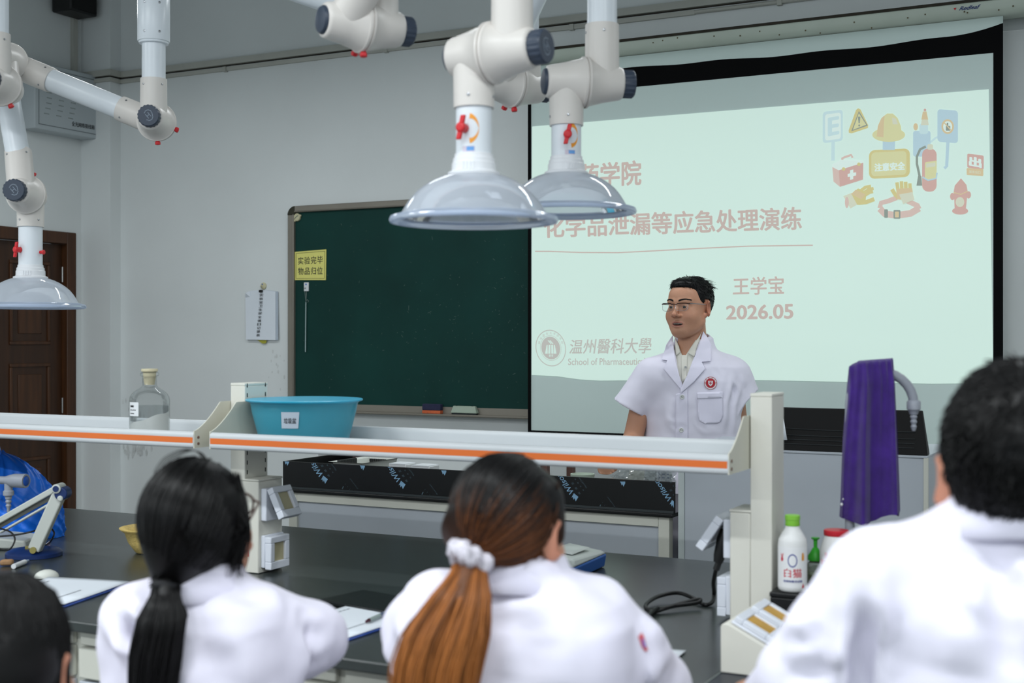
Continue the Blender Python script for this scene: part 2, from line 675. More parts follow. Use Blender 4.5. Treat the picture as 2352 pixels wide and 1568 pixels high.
for k in range(420):
    x, z = BX0 + 0.08 + rnd.random() * 2.2, 1.12 + rnd.random() ** 1.2 * 1.08
    if rnd.random() < 0.5:
        x, z = rnd.gauss(-3.4, 0.45), rnd.gauss(1.62, 0.22)
    if not (BX0 + .06 < x < -2.9 + .8 and 1.1 < z < 2.22):
        continue
    r = 0.0009 + 0.0016 * rnd.random() ** 2
    a0 = rnd.random() * 3.14
    L = r * (1 + 5 * rnd.random() ** 4)
    c, s = math.cos(a0), math.sin(a0)
    dust.poly([(x + L * c - r * s * .5, YF - 0.0304 - 1e-5 * (k % 60), z + L * s + r * c * .5), (x - L * c - r * s * .5, YF - 0.0304 - 1e-5 * (k % 60), z - L * s + r * c * .5),
               (x - L * c + r * s * .5, YF - 0.0304 - 1e-5 * (k % 60), z - L * s - r * c * .5), (x + L * c + r * s * .5, YF - 0.0304 - 1e-5 * (k % 60), z + L * s - r * c * .5)])
d = dust.build('chalk_specks', mat('chalk_dust', (88, 108, 102), 0.95, var=0.3, vscale=40), cb, smooth=False)
d['kind'] = 'stuff'

# erasers on the tray
def tray_pt(px, py):
    return aY(px, py, YF - 0.05)

e0, e1 = tray_pt(973, 950), tray_pt(1015, 950)
er = thing('board_eraser', ((e0.x + e1.x) / 2, YF - 0.055, 1.0495), 'navy and orange felt eraser on the chalk tray', 'eraser')
ya, yb = YF - 0.069, YF - 0.0365
MB().box(e0.x, e1.x, ya, yb, 1.0495, 1.068).build('felt', mat('orange_felt', (206, 104, 66), 0.95, var=0.15, vscale=60), er, bevel=0.003)
MB().box(e0.x, e1.x, ya, yb, 1.068, 1.105).build('grip', mat('navy_plush', (44, 46, 74), 0.9, var=0.12, vscale=60), er, bevel=0.005)
e0, e1 = tray_pt(1038, 950), tray_pt(1098, 950)
er = thing('board_eraser', ((e0.x + e1.x) / 2, YF - 0.055, 1.0495), 'pale green plastic eraser case on the chalk tray', 'eraser')
MB().box(e0.x + .006, e1.x - .006, ya + .002, yb - .002, 1.0495, 1.058).build('felt', mat('dark_felt', (34, 40, 44), 0.95), er, bevel=0.002)
m = MB()
bz, tz = 1.058, 1.098
vb = [(e0.x, ya, bz), (e1.x, ya, bz), (e1.x, yb, bz), (e0.x, yb, bz)]
vt_ = [(e0.x + .014, ya + .008, tz), (e1.x - .014, ya + .008, tz), (e1.x - .014, yb - .006, tz), (e0.x + .014, yb - .006, tz)]
m.add(vb + vt_, [(3, 2, 1, 0), (4, 5, 6, 7), (0, 1, 5, 4), (1, 2, 6, 5), (2, 3, 7, 6), (3, 0, 4, 7)])
m.build('case', mat('pale_green_plastic', (168, 182, 166), 0.5), er, bevel=0.003)
m = MB()
for x in (e0.x + .032, e1.x - .036):
    m.box(x, x + .006, ya + .009, yb - .012, tz - .001, tz + .0012)
m.build('slot', mat('slot_dark', (40, 46, 44), 0.7), er)

# ------------------------------------------------------------------ things pinned on the board and wall
PB = YF - 0.031
M_ink = mat('ink_black', (30, 32, 36))
sg = thing('notice_plate', aY(711, 643, PB), 'yellow notice plate with two lines of black writing on the chalkboard', 'sign')
m = MB()
cs = [(676.5, 578.5), (750, 572.5), (749, 643), (676, 643)]
m.prism([aY(x, y, PB - .0005) for x, y in cs], (0, -0.004, 0))
m.build('plate', mat('sign_yellow', (232, 226, 128), 0.55, var=0.04), sg)
f = quad_fn(cs[0], cs[1], cs[2], cs[3], lambda x, y: aY(x, y, PB - 0.0046))
m = MB()
def rect_line(mb, fn, u0, u1, v0, v1, tu, tv):
    for (a, b, c, d) in ((u0, u1, v0, v0 + tv), (u0, u1, v1 - tv, v1), (u0, u0 + tu, v0 + tv, v1 - tv), (u1 - tu, u1, v0 + tv, v1 - tv)):
        mb.poly([fn(a, c), fn(b, c), fn(b, d), fn(a, d)])
rect_line(m, f, 0.045, 0.955, 0.05, 0.95, 0.012, 0.014)
m.build('border_line', mat('olive_line', (70, 66, 20), 0.7), sg, smooth=False)
for s, v0, v1 in (('实验完毕', 0.545, 0.80), ('物品归位', 0.185, 0.435)):
    m = MB()
    add_text(m, s, lambda u, v, v0=v0, v1=v1: f(0.115 + 0.77 * u, v0 + (v1 - v0) * v), 0.012, spacing=1.15)
    m.build('lettering', M_ink, sg, smooth=False)

mg = thing('magnet_hook', aY(684, 510, PB), 'round cream magnetic hook in the top left corner of the chalkboard', 'hook')
c = aY(684, 499, PB)
M_cream = mat('cream_plastic', (206, 200, 164), 0.5)
MB().lathe([(0, 0.024), (0.010, 0.024), (0.014, 0.020), (0.014, 0.0)], c, (0, -1, 0), 24).build('disc', M_cream, mg)
m = MB()
m.ball(c + Vector((0.024, -0.007, 0.008)), 0.0075)
m.ball(c + Vector((-0.017, -0.007, -0.021)), 0.0075)
m.build('lug', M_cream, mg)
m = MB()
m.obox(c + Vector((-0.008, -0.0145, -0.004)), (0.006, 0, 0.006), (0, 0.0006, 0), (-0.0015, 0, 0.0015))
m.obox(c + Vector((0.006, -0.0145, 0.006)), (0.007, 0, 0.003), (0, 0.0006, 0), (-0.0008, 0, 0.002))
m.build('mark', mat('faded_ink', (96, 110, 100), 0.7), mg, smooth=False)

# white hook with a glass rod on a string
hk = thing('adhesive_hook', aY(704, 669, PB), 'small white hook with blue dot under the yellow notice', 'hook')
c = aY(704.5, 658.5, PB)
M_white = mat('white_plastic', (226, 228, 230), 0.4, var=0.02)
MB().box(c.x - .018, c.x + .018, PB - .006, PB, c.z - .027, c.z + .027).build('plate', M_white, hk, bevel=0.003)
MB().lathe([(0, .005), (.001, .005)], c + Vector((-.001, -.006, .015)), (0, -1, 0), 16).build('dot', mat('blue_ink', (52, 98, 190), 0.6), hk)
MB().tube([c + Vector((-.004, -.006, -.004)), c + Vector((-.004, -.014, -.012)), c + Vector((-.004, -.016, -.006))], .0016, 8).build('peg', M_steel, hk)
rod = thing('glass_rod', aY(702, 808, PB - .01), 'thin glass rod hung by a string below the white hook', 'rod')
a, b = aY(702.6, 694, PB - .01), aY(701.6, 808, PB - .01)
MB().tube([a, b], .0032, 10).build('shaft', mat('rod_glass', (176, 196, 196), 0.15, var=0), rod)
m = MB()
for dx in (-2, 2):
    m.tube([aY(702 + dx, 668, PB - .01), aY(702.5 + dx * .6, 680, PB - .011), aY(702.6, 690, PB - .01), aY(702.5, 698, PB - .012)], .0011, 6)
m.tube([aY(703, 690, PB - .012), aY(706, 688, PB - .016), aY(709, 691, PB - .014), aY(707, 694, PB - .013)], .0011, 6)
m.build('string', mat('cotton_string', (150, 160, 156), 0.9), rod)

# sheaf of paper on a hook left of the board
PW = YF - 0.001
hk = thing('adhesive_hook', aY(606, 664, PW), 'round cream hook with blue dot above the clipped papers', 'hook')
c = aY(606, 656.5, PW)
MB().lathe([(0, .021), (.006, .021), (.009, .016), (.009, 0)], c, (0, -1, 0), 24).build('disc', M_cream, hk)
MB().lathe([(0, .0045), (.001, .0045)], c + Vector((-.004, -.009, .010)), (0, -1, 0), 12).build('dot', MATS['blue_ink'], hk)
pp = thing('paper_sheaf', aY(600, 781, PW), 'sheaf of white papers clipped to the wall left of the chalkboard', 'paper')
M_paper = mat('white_paper', (230, 236, 244), 0.8, var=0.02, bump=0.05, bscale=12)
M_paper2 = mat('paper_edges', (190, 200, 212), 0.8, var=0.03)
yq = PW - .004
# back sheets, bowed out from the wall
for k, (dx, dy) in enumerate(((6, .001), (3.5, .003), (0, .006))):
    m = MB()
    rows, cols = 9, 7
    vs = []
    for j in range(rows):
        v = j / (rows - 1)
        for i in range(cols):
            u = i / (cols - 1)
            x = 563.5 + 69.5 * u + dx * (1 if u > 0.02 else .2) * (0.5 + .5 * u) + 1.6 * v * (1 - u)
            y = (669.5 - 3.5 * math.sin(u * 3.1)) * (1 - v) + (779.5 + 1.2 * u) * v
            bow = dy + 0.010 * v * v + .004 * math.sin(3 * v) * (u - .5)
            if j == 0 and i == 0:
                bow += 0.02
                y += 3
            vs.append(aY(x, y, yq - bow))
    fs = [(j * cols + i, (j + 1) * cols + i, (j + 1) * cols + i + 1, j * cols + i + 1) for j in range(rows - 1) for i in range(cols - 1)]
    m.add(vs, fs)
    m.build('sheet', M_paper if k == 2 else M_paper2, pp, solid=0.0008, smooth=False)
m = MB()
chars = '实验室卫生安全值日记录表'
for i, ch in enumerate(chars):
    t = i / (len(chars) - 1)
    cx, cy = 600.3 - 7.6 * t ** 1.2, 677.5 + 92 * t
    v = (cy - 667) / 113
    yy = yq - (.006 + 0.010 * v * v) - .004
    add_text(m, ch, quad_fn((cx - 4.2, cy - 2.8), (cx + 4.2, cy - 3.2), (cx + 3.9, cy + 2.8), (cx - 4.4, cy + 3.2), lambda x, y, yy=yy: aY(x, y, yy)), 0.006)
m.build('lettering', M_ink, pp, smooth=False)
cl = MB()
c = aY(599, 668.5, yq - .014)
cl.obox(c, (.0105, 0, 0), (0, .008, 0), (0, 0, .0075))
cl.build('binder_clip', M_black, pp, bevel=.001)
m = MB()
m.tube([aY(595, 666, yq - .016), aY(596.5, 658, yq - .012), aY(601, 658, yq - .012), aY(603, 666, yq - .016)], .0012, 6)
m.build('clip_wire', M_steel, pp)
m = MB()
m.poly([aY(589, 779, yq - .008), aY(613, 779, yq - .008), aY(611, 788, yq - .008), aY(603, 789, yq - .008)])
m.build('yellow_tab', mat('tab_yellow', (172, 168, 60), 0.7), pp, smooth=False, solid=.0008)

# ================================================================== projection screen
SY = 6.22
SX0, SX1, SZ0, SZ1 = -3.086, -0.673, 0.941, 2.947
M_hous = mat('housing_cream', (186, 196, 184), 0.45, var=0.04)
hs = thing('screen_housing', (-1.8, 6.3, 2.948), 'long cream roller housing above the projection screen', 'screen housing')
m = MB()
prof = [(6.19, 2.985), (6.19, 3.016), (6.20, 3.020), (6.30, 3.020), (6.30, 2.948), (6.225, 2.948), (6.203, 2.962)]
m.prism([(-3.14, y, z) for y, z in prof], (2.75, 0, 0))
m.build('case', M_hous, hs, bevel=0.003)
MB().box(-3.13, -0.40, 6.20, 6.30, 3.0201, 3.034).build('top_strip', M_dark_strip, hs)  # dark strip along the top of the housing
MB().box(-3.14, -0.55, 6.30, 6.40, 2.97, 3.0).build('wall_bracket', M_hous, hs)
m = MB()
for px, py in ((1500, 98), (1522, 93), (1556, 87), (1640, 83), (1700, 82), (1745, 72), (1790, 80), (1850, 70), (1884, 76), (1962, 51), (2002, 64), (2085, 41),
               (2125, 33), (2215, 27), (2222, 29), (2294, 23), (2327, 14)):
    c = aY(px, py, 6.189)
    m.poly([(c.x + .004 * math.cos(a), c.y, c.z + .004 * math.sin(a)) for a in [i * math.pi / 4 for i in range(8)]])
m.build('dust_spot', mat('spot_brown', (96, 88, 66), 0.9), hs, smooth=False)['kind'] = 'stuff'
m = MB()
add_text(m, 'Redleaf', quad_fn((2206, 15), (2252, 10), (2250, 19.5), (2203, 24), lambda x, y: aY(x, y, 6.188)), 0.02, 0.25)
m.build('lettering', mat('logo_navy', (26, 48, 110), 0.6), hs, smooth=False)
m = MB()
hp = [(2190.5, 18.6), (2192, 17.6), (2193.5, 19.2), (2195, 17.2), (2196.5, 18), (2196, 20.2), (2193.4, 23.4), (2191, 20.8)]
m.poly([aY(x, y, 6.188) for x, y in hp])
m.build('heart_mark', mat('logo_red', (190, 34, 40), 0.6), hs, smooth=False)

sc = thing('projection_screen', ((SX0 + SX1) / 2, SY, SZ0), 'white pull-down projection screen with black border showing a slide', 'projection screen')
M_cloth = mat('screen_cloth', (206, 222, 218), 0.9, spec=0.1, var=0.015, vscale=1.5)
M_border = mat('screen_black', (13, 13, 14), 0.9, spec=0.1)


def sq(mb, x0, x1, z0, z1, y=SY):
    n = max(1, int((x1 - x0) / 0.05))
    mm = max(1, int((z1 - z0) / 0.05))
    vs = [(x0 + (x1 - x0) * i / n, y, z0 + (z1 - z0) * j / mm) for j in range(mm + 1) for i in range(n + 1)]
    fs = [(j * (n + 1) + i, j * (n + 1) + i + 1, (j + 1) * (n + 1) + i + 1, (j + 1) * (n + 1) + i) for j in range(mm) for i in range(n)]
    mb.add(vs, fs)


m = MB()
sq(m, SX0, SX1, SZ0, SZ1)
m.build('cloth', M_cloth, sc, solid=0.0008)
TI, BI, LI, RI = 2.783, 0.985, SX0 + .020, SX1 - .042
m = MB()
e = SY - .001
m.poly([(SX0, e, SZ0), (SX1, e, SZ0), (SX1, e, BI), (SX0, e, BI)])
m.poly([(SX0, e, BI), (LI, e, BI), (LI, e, TI), (SX0, e, TI)])
m.poly([(RI, e, BI), (SX1, e, BI), (SX1, e, TI), (RI, e, TI)])
# upper edge of the black band is ragged and wavy
tops = []
N = 60
for i in range(N + 1):
    u = i / N
    z = 2.876 + .008 * math.sin(u * 7) + .004 * math.sin(u * 31) + (.035 * max(0, (u - .9) / .1) ** 1.5)
    tops.append((SX0 + (SX1 - SX0) * u, e, z))
m.poly([(SX0, e, TI), (SX1, e, TI)] + tops[::-1])
m.build('black_border', M_border, sc, smooth=False)
MB().tube([(SX0, SY, SZ0 + .004), (SX1, SY, SZ0 + .004)], .010, 10).build('weight_bar', M_border, sc)

E = SY - .003


def S(px, py, d=0.0):
    return aY(px, py, E - d)


# lit rectangle of the slide: what the projector throws on the cloth
corner = [(1220.5, 290.5), (2271, 205), (2281.5, 879)]
bot = [(2240, 880), (2140, 881), (1950, 877), (1760, 873), (1600, 871), (1470, 873), (1378, 874), (1330, 871), (1280, 864), (1221, 861)]
top = [(1222 + (2271 - 1222) * t, 290.5 + (205 - 290.5) * t) for t in [i / 8 for i in range(9)]]
EM = 0.57


def slide_mat(name, rgb, k=1.0):
    return mat(name, tuple(v * 0.80 for v in rgb), 0.9, spec=0.1, var=0, emit=rgb, estr=EM * k)


M_slide = slide_mat('slide_light', (214, 238, 228))
m = MB()
m.poly([S(x, y) for x, y in top + corner[1:] + bot][::-1])
slide = m.build('slide', M_slide, sc, smooth=False)
M_rose = slide_mat('slide_rose', (208, 190, 182), .88)
M_rose2 = slide_mat('slide_rose_grey', (200, 198, 192), .88)


def line_text(name, s, tl, tr, br, bl, m_=None, bold=0.02, shear=0, d=.001, parent=None):
    m = MB()
    add_text(m, s, quad_fn(tl, tr, br, bl, lambda x, y: S(x, y, d)), bold, shear)
    return m.build(name, m_ or M_rose, parent or slide, smooth=False)


line_text('school_title', '药学院', (1331, 378), (1472, 368), (1472, 424), (1331, 430), bold=.03)
line_text('main_title', '化学品泄漏等应急处理演练', (1249, 497), (1840, 475), (1841, 527), (1250, 546), bold=.026)
line_text('presenter_line', '王学宝', (1684, 638), (1800, 634), (1800, 675), (1684, 677), bold=.02)
line_text('date_line', '2026.05', (1669, 702), (1821, 698), (1821, 731), (1669, 733), bold=.03)
m = MB()
pts = [(1229, 577), (1262, 577), (1330, 579.5), (1420, 580), (1500, 576), (1600, 570.5), (1720, 565), (1867, 563)]
for (a, b) in zip(pts, pts[1:]):
    m.poly([S(a[0], a[1] - 1.3, .001), S(b[0], b[1] - 1.3, .001), S(b[0], b[1] + 1.3, .001), S(a[0], a[1] + 1.3, .001)])
m.build('rule_line', M_rose, slide, smooth=False)
line_text('university_name', '温州醫科大學', (1308, 780), (1496, 775), (1496, 811), (1308, 812), M_rose2, .012, .15)
line_text('english_name', 'School of Pharmaceutical Sciences', (1305, 823), (1547, 821), (1547, 837), (1305, 838), M_rose2, .012)
# round seal
cx, cy = 1265, 799


def ring(mb, r0, r1, d, sx=.93, sy=1.0, n=40, c=(cx, cy)):
    sk = .07
    P = lambda r, a: S(c[0] + r * sx * math.cos(a) + sk * r * math.sin(a), c[1] + r * sy * math.sin(a), d)
    for i in range(n):
        a, b = 2 * math.pi * i / n, 2 * math.pi * (i + 1) / n
        if r0 < 1e-6:
            mb.poly([P(0, 0), P(r1, a), P(r1, b)])
        else:
            mb.poly([P(r0, a), P(r1, a), P(r1, b), P(r0, b)])


m = MB()
ring(m, 40, 42, .001, .83)
ring(m, 28.2, 29, .001, .83)
ring(m, 0, 26, .001, .83)
for i, ch in enumerate('温州医科大学药学院'):
    a = math.pi * (1.12 + .76 * i / 8)
    x, y = cx + 34.5 * .83 * math.cos(a), cy + 34.5 * math.sin(a)
    add_text(m, ch, quad_fn((x - 2.4, y - 3), (x + 2.4, y - 3), (x + 2.4, y + 3), (x - 2.4, y + 3), lambda p, q: S(p, q, .001)), .0)
seal = m.build('seal', M_rose2, slide, smooth=False)
m = MB()
for px, w0, w1 in ((1256, 1.0, 3.2), (1262, 2, 2.4), (1268.5, 2, 2.4), (1274, 1.0, 3.2)):
    lean = (px - 1265) * .22
    m.poly([S(px - w0 - lean * .3, 792, .002), S(px + w0 - lean * .3, 792, .002), S(px + w1 + lean * .5, 812, .002), S(px - w1 + lean * .5, 812, .002)])
for px in (1262, 1265.5, 1269):
    m.poly([S(px - .8, 814, .002), S(px + .8, 814, .002), S(px + .8, 819, .002), S(px - .8, 819, .002)])
for dx in (0, 4):
    m.poly([S(1258 + dx, 782, .002), S(1260 + dx, 781, .002), S(1267 + dx, 789, .002), S(1265 + dx, 790, .002)])
m.build('seal_emblem', M_slide, seal, smooth=False)

# safety pictures on the slide
C_yel = slide_mat('slide_yellow', (221, 221, 173), .9)
C_yel2 = slide_mat('slide_deep_yellow', (218, 209, 152), .88)
C_org = slide_mat('slide_orange', (222, 204, 166), .88)
C_red = slide_mat('slide_red', (218, 182, 173), .85)
C_red2 = slide_mat('slide_pale_red', (222, 199, 189), .88)
C_blu = slide_mat('slide_blue', (190, 217, 227), .9)
C_blu2 = slide_mat('slide_pale_blue', (201, 227, 229), .95)
C_gry = slide_mat('slide_grey', (162, 174, 165), .7)
C_wht = slide_mat('slide_white', (220, 238, 231))
C_crm = slide_mat('slide_cream', (217, 221, 200), .92)
ZO = (1860.0, 230.0, 5.407)


def zp(x, y):                     # pixel of the enlarged crop of the slide pictures
    return (ZO[0] + x / ZO[2], ZO[1] + y / ZO[2])


def picture(name, layers):
    m = MB()
    mats = []
    for k, (pts, mt) in enumerate(layers):
        if mt not in mats:
            mats.append(mt)
        m.cur = mats.index(mt)
        d = .0012 + .0005 * k
        if callable(pts):
            pts(m, d)
        else:
            m.poly([S(*zp(*p), d) for p in pts][::-1])
    return m.build(name, mats, slide, smooth=False)


def rr(x0, y0, x1, y1, r, sl=0.0):     # rounded rectangle, sl = slope of its top and bottom
    out = []
    for cx_, cy_, a0 in ((x1 - r, y0 + r, -90), (x1 - r, y1 - r, 0), (x0 + r, y1 - r, 90), (x0 + r, y0 + r, 180)):
        for i in range(5):
            a = math.radians(a0 + 22.5 * i)
            x, y = cx_ + r * math.cos(a), cy_ + r * math.sin(a)
            out.append((x, y + sl * (x - (x0 + x1) / 2)))
    return out


def circ(x, y, r, ry=None, n=20):
    ry = ry or r
    return [(x + r * math.cos(2 * math.pi * i / n), y + ry * math.sin(2 * math.pi * i / n)) for i in range(n)]


def ztext(s, tl, tr, br, bl, bold):
    return lambda m, d: add_text(m, s, quad_fn(zp(*tl), zp(*tr), zp(*br), zp(*bl), lambda x, y: S(x, y, d)), bold)


def thick(pts, w):                 # a band along a line of pixels
    L, R = [], []
    for i, p in enumerate(pts):
        a, b = pts[max(0, i - 1)], pts[min(len(pts) - 1, i + 1)]
        dx, dy = b[0] - a[0], b[1] - a[1]
        q = math.hypot(dx, dy) or 1
        L.append((p[0] - dy / q * w, p[1] + dx / q * w))
        R.append((p[0] + dy / q * w, p[1] - dx / q * w))
    def fn(m, d):
        for i in range(len(pts) - 1):
            m.poly([S(*zp(*L[i]), d), S(*zp(*L[i + 1]), d), S(*zp(*R[i + 1]), d), S(*zp(*R[i]), d)])
    return fn


picture('sign_post_picture', [(thick([(290, 500), (288, 750)], 22), C_blu2), (rr(160, 130, 410, 520, 40, -.12), C_blu2), (rr(190, 165, 385, 490, 30, -.12), C_wht),
        (ztext('E', (235, 225), (355, 205), (355, 415), (235, 440), .04), C_blu2)])
picture('warning_triangle_picture', [([(575, 120), (600, 100), (630, 115), (725, 310), (722, 345), (520, 412), (485, 405), (482, 375)], C_yel2),
        ([(610, 135), (720, 315), (515, 385)], C_gry), ([(610, 160), (700, 305), (535, 368)], C_yel),
        ([(598, 205), (628, 205), (620, 285), (606, 285)], C_gry), (circ(614, 314, 12), C_gry)])
picture('hard_hat_picture', [([(905, 500), (1060, 500), (1055, 620), (905, 620)], C_blu), 
        (circ(980, 430, 205, 88), C_yel), ([(830, 450), (845, 320), (890, 220), (960, 165), (1030, 165), (1090, 220), (1130, 320), (1145, 440), (1000, 470)], C_yel),
        ([(830, 450), (845, 320), (890, 220), (930, 190), (920, 300), (915, 462)], C_org), ([(1020, 215), (1070, 230), (1095, 300), (1030, 300)], C_crm)])
picture('attention_board_picture', [(rr(735, 610, 1243, 965, 70, -.05), C_yel2), (rr(765, 640, 1200, 935, 45, -.05), C_yel),
        (ztext('注意安全', (805, 790), (1180, 765), (1180, 862), (805, 885), .05), C_wht)])
picture('first_aid_box_picture', [(thick([(400, 770), (405, 720), (440, 705), (515, 680), (530, 715)], 14), C_red2),
        ([(275, 800), (380, 740), (665, 750), (665, 800), (360, 880), (280, 840)], C_wht),
        ([(280, 830), (360, 870), (665, 775), (660, 985), (375, 1075), (295, 1010)], C_red), ([(280, 830), (360, 870), (375, 1075), (295, 1010)], C_red2),
        ([(500, 870), (540, 860), (540, 900), (575, 895), (575, 935), (540, 942), (540, 980), (500, 990), (500, 950), (470, 955), (470, 915), (500, 908)], C_wht),
        (circ(420, 855, 22), C_yel2), (circ(610, 795, 22), C_yel2)])
picture('bollard_picture', [(rr(1283, 380, 1500, 700, 30), C_blu), (rr(1360, 290, 1470, 420, 30), C_blu2), (circ(1315, 330, 28, 45), C_org),
        ([(1398, 200), (1460, 200), (1478, 310), (1380, 310)], C_crm), ([(1405, 140), (1450, 140), (1470, 240), (1385, 240)], C_org), (circ(1430, 122, 16), C_red)])
picture('no_smoking_picture', [(thick([(1715, 520), (1700, 820), (1670, 845)], 20), C_blu), (rr(1585, 120, 1840, 525, 40, .08), C_blu),
        (circ(1712, 328, 78, 92), C_org), (circ(1712, 328, 56, 68), C_wht), (rr(1690, 320, 1745, 378, 6), C_gry), (rr(1700, 280, 1720, 325, 4), C_gry),
        (thick([(1670, 280), (1752, 372)], 7), C_org)])
picture('fire_extinguisher_picture', [(thick([(1470, 545), (1560, 470), (1600, 450)], 12), C_blu2), (thick([(1440, 575), (1370, 610), (1330, 700), (1330, 790), (1355, 900), (1365, 960)], 15), C_gry),
        (rr(1395, 600, 1575, 1135, 75), C_red), (rr(1460, 545, 1530, 615, 20), C_crm), ([(1345, 940), (1385, 940), (1395, 1060), (1325, 1060)], C_gry),
        (rr(1430, 760, 1575, 980, 14, -.15), C_yel), (rr(1445, 780, 1560, 830, 5, -.15), C_crm),
        (thick([(1400, 955), (1470, 995), (1570, 970), (1580, 900)], 10), C_blu)])
picture('exit_plate_picture', [(rr(1955, 675, 2160, 850, 18, .12), C_red), (ztext('出', (1985, 695), (2125, 725), (2125, 838), (1985, 815), .06), C_wht),
        (rr(1948, 848, 2155, 935, 12, .06), C_org), (ztext('紧急出口', (1980, 870), (2120, 880), (2120, 915), (1980, 905), .02), C_crm)])
picture('glove_picture', [([(415, 1190), (520, 1150), (600, 1290), (505, 1345)], C_crm), (thick([(600, 1150), (690, 1080), (760, 1068)], 20), C_yel2), (thick([(620, 1180), (730, 1110), (792, 1095)], 20), C_yel2), (thick([(640, 1210), (740, 1145), (785, 1135)], 20), C_yel2), (thick([(600, 1275), (700, 1265), (800, 1228)], 26), C_yel2), ([(515, 1160), (600, 1095), (660, 1120), (700, 1180), (690, 1270), (590, 1300)], C_yel2),
        ([(515, 1165), (570, 1110), (690, 1170), (640, 1230)], C_org), (circ(460, 1268, 24, 70), C_red2)])
picture('glove_and_belt_picture', [(thick([(1080, 1210), (980, 1250), (885, 1275), (870, 1340)], 30), C_red2), (thick([(1210, 1250), (1340, 1310), (1355, 1350)], 32), C_red2),
        (thick([(870, 1345), (930, 1410), (1080, 1430), (1250, 1405), (1358, 1340)], 42), C_red2),
        (rr(925, 1355, 970, 1460, 10), C_gry), (rr(1040, 1362, 1125, 1472, 14), C_gry), (rr(1058, 1382, 1107, 1455, 8), C_org),
        (thick([(1020, 1105), (1060, 1170), (1100, 1215)], 24), C_yel2), (thick([(1082, 1020), (1100, 1150)], 22), C_yel2), (thick([(1138, 1006), (1145, 1150)], 22), C_yel2), (thick([(1190, 1012), (1195, 1150)], 22), C_yel2), (thick([(1242, 1032), (1248, 1150)], 21), C_yel2), ([(1080, 1100), (1270, 1090), (1280, 1150), (1150, 1235), (1080, 1230)], C_org),
        ([(1110, 1170), (1275, 1140), (1300, 1235), (1160, 1290)], C_crm)])
picture('hydrant_picture', [(circ(1772, 1195, 30, 45), C_red), (circ(1972, 1175, 30, 45), C_red), ([(1790, 1140), (1960, 1140), (1935, 1385), (1800, 1385)], C_red), (circ(1867, 1375, 100, 45), C_red),
        ([(1785, 1150), (1800, 1060), (1878, 970), (1945, 1050), (1962, 1140), (1875, 1175)], C_red), (thick([(1785, 1145), (1875, 1170), (1962, 1130)], 6), C_org), (circ(1865, 1265, 54, 62), C_crm)])

# ================================================================== front (teaching) bench
M_wtop = mat('black_worktop', (48, 54, 54), 0.28, spec=0.8, var=0.08, vscale=30)
M_wedge = mat('black_laminate', (15, 16, 17), 0.38, spec=0.4, var=0.1, vscale=25)
M_cream_m = mat('cream_steel', (206, 206, 196), 0.5, var=0.03)
M_greyp = mat('grey_panel', (178, 184, 192), 0.5, var=0.02)
M_film = mat('film_print_blue', (128, 166, 196), 0.7, var=0.15, vscale=60)
M_film2 = mat('film_print_dim', (70, 88, 98), 0.7, var=0.15, vscale=60)

TX0, TX1, TY0, TY1 = -3.243, -1.545, 4.27, 4.82
TB = thing('teaching_bench', ((TX0 + TX1) / 2, (TY0 + TY1) / 2, 0), 'teaching bench with raised black sides and cream legs in front of the lecturer', 'bench')
MB().box(TX0 - .004, TX1, TY0 - .018, TY1, 0.852, 0.866).build('worktop', M_wedge, TB, bevel=0.004)
ap = MB()
ap.box(TX0, TX1, TY0, TY0 + .012, 0.866, 0.976)
apron = ap.build('front_panel', M_wedge, TB, bevel=0.001)
MB().box(TX0, TX0 + .012, TY0 + .0125, TY1, 0.8665, 0.976).build('side_panel', M_wedge, TB, bevel=0.001)
MB().box(TX0 + .002, TX1 - .002, TY0 - .004, TY0 - .0002, 0.8661, 0.874).build('panel_strip', mat('dull_strip', (48, 54, 56), 0.5), TB)
m = MB()
m.box(TX0 + .0705, TX1 - .0605, TY0 + .0, TY0 + .03, 0.815, 0.8515)
m.box(TX0 + .0705, TX1 - .0605, TY1 - .05, TY1 - .02, 0.815, 0.8515)
m.build('rail', M_cream_m, TB, bevel=0.002)
for x in (TX0 + .03, TX1 - .06):
    for y in (TY0, TY1 - .06):
        MB().box(x, x + .04, y, y + .04, 0, 0.8515).build('leg', M_cream_m, TB, bevel=0.002)
MB().box(TX0 + .07, TX1 - .06, TY0 + .012, TY0 + .022, 0.12, 0.8145).build('modesty_panel', M_greyp, TB)
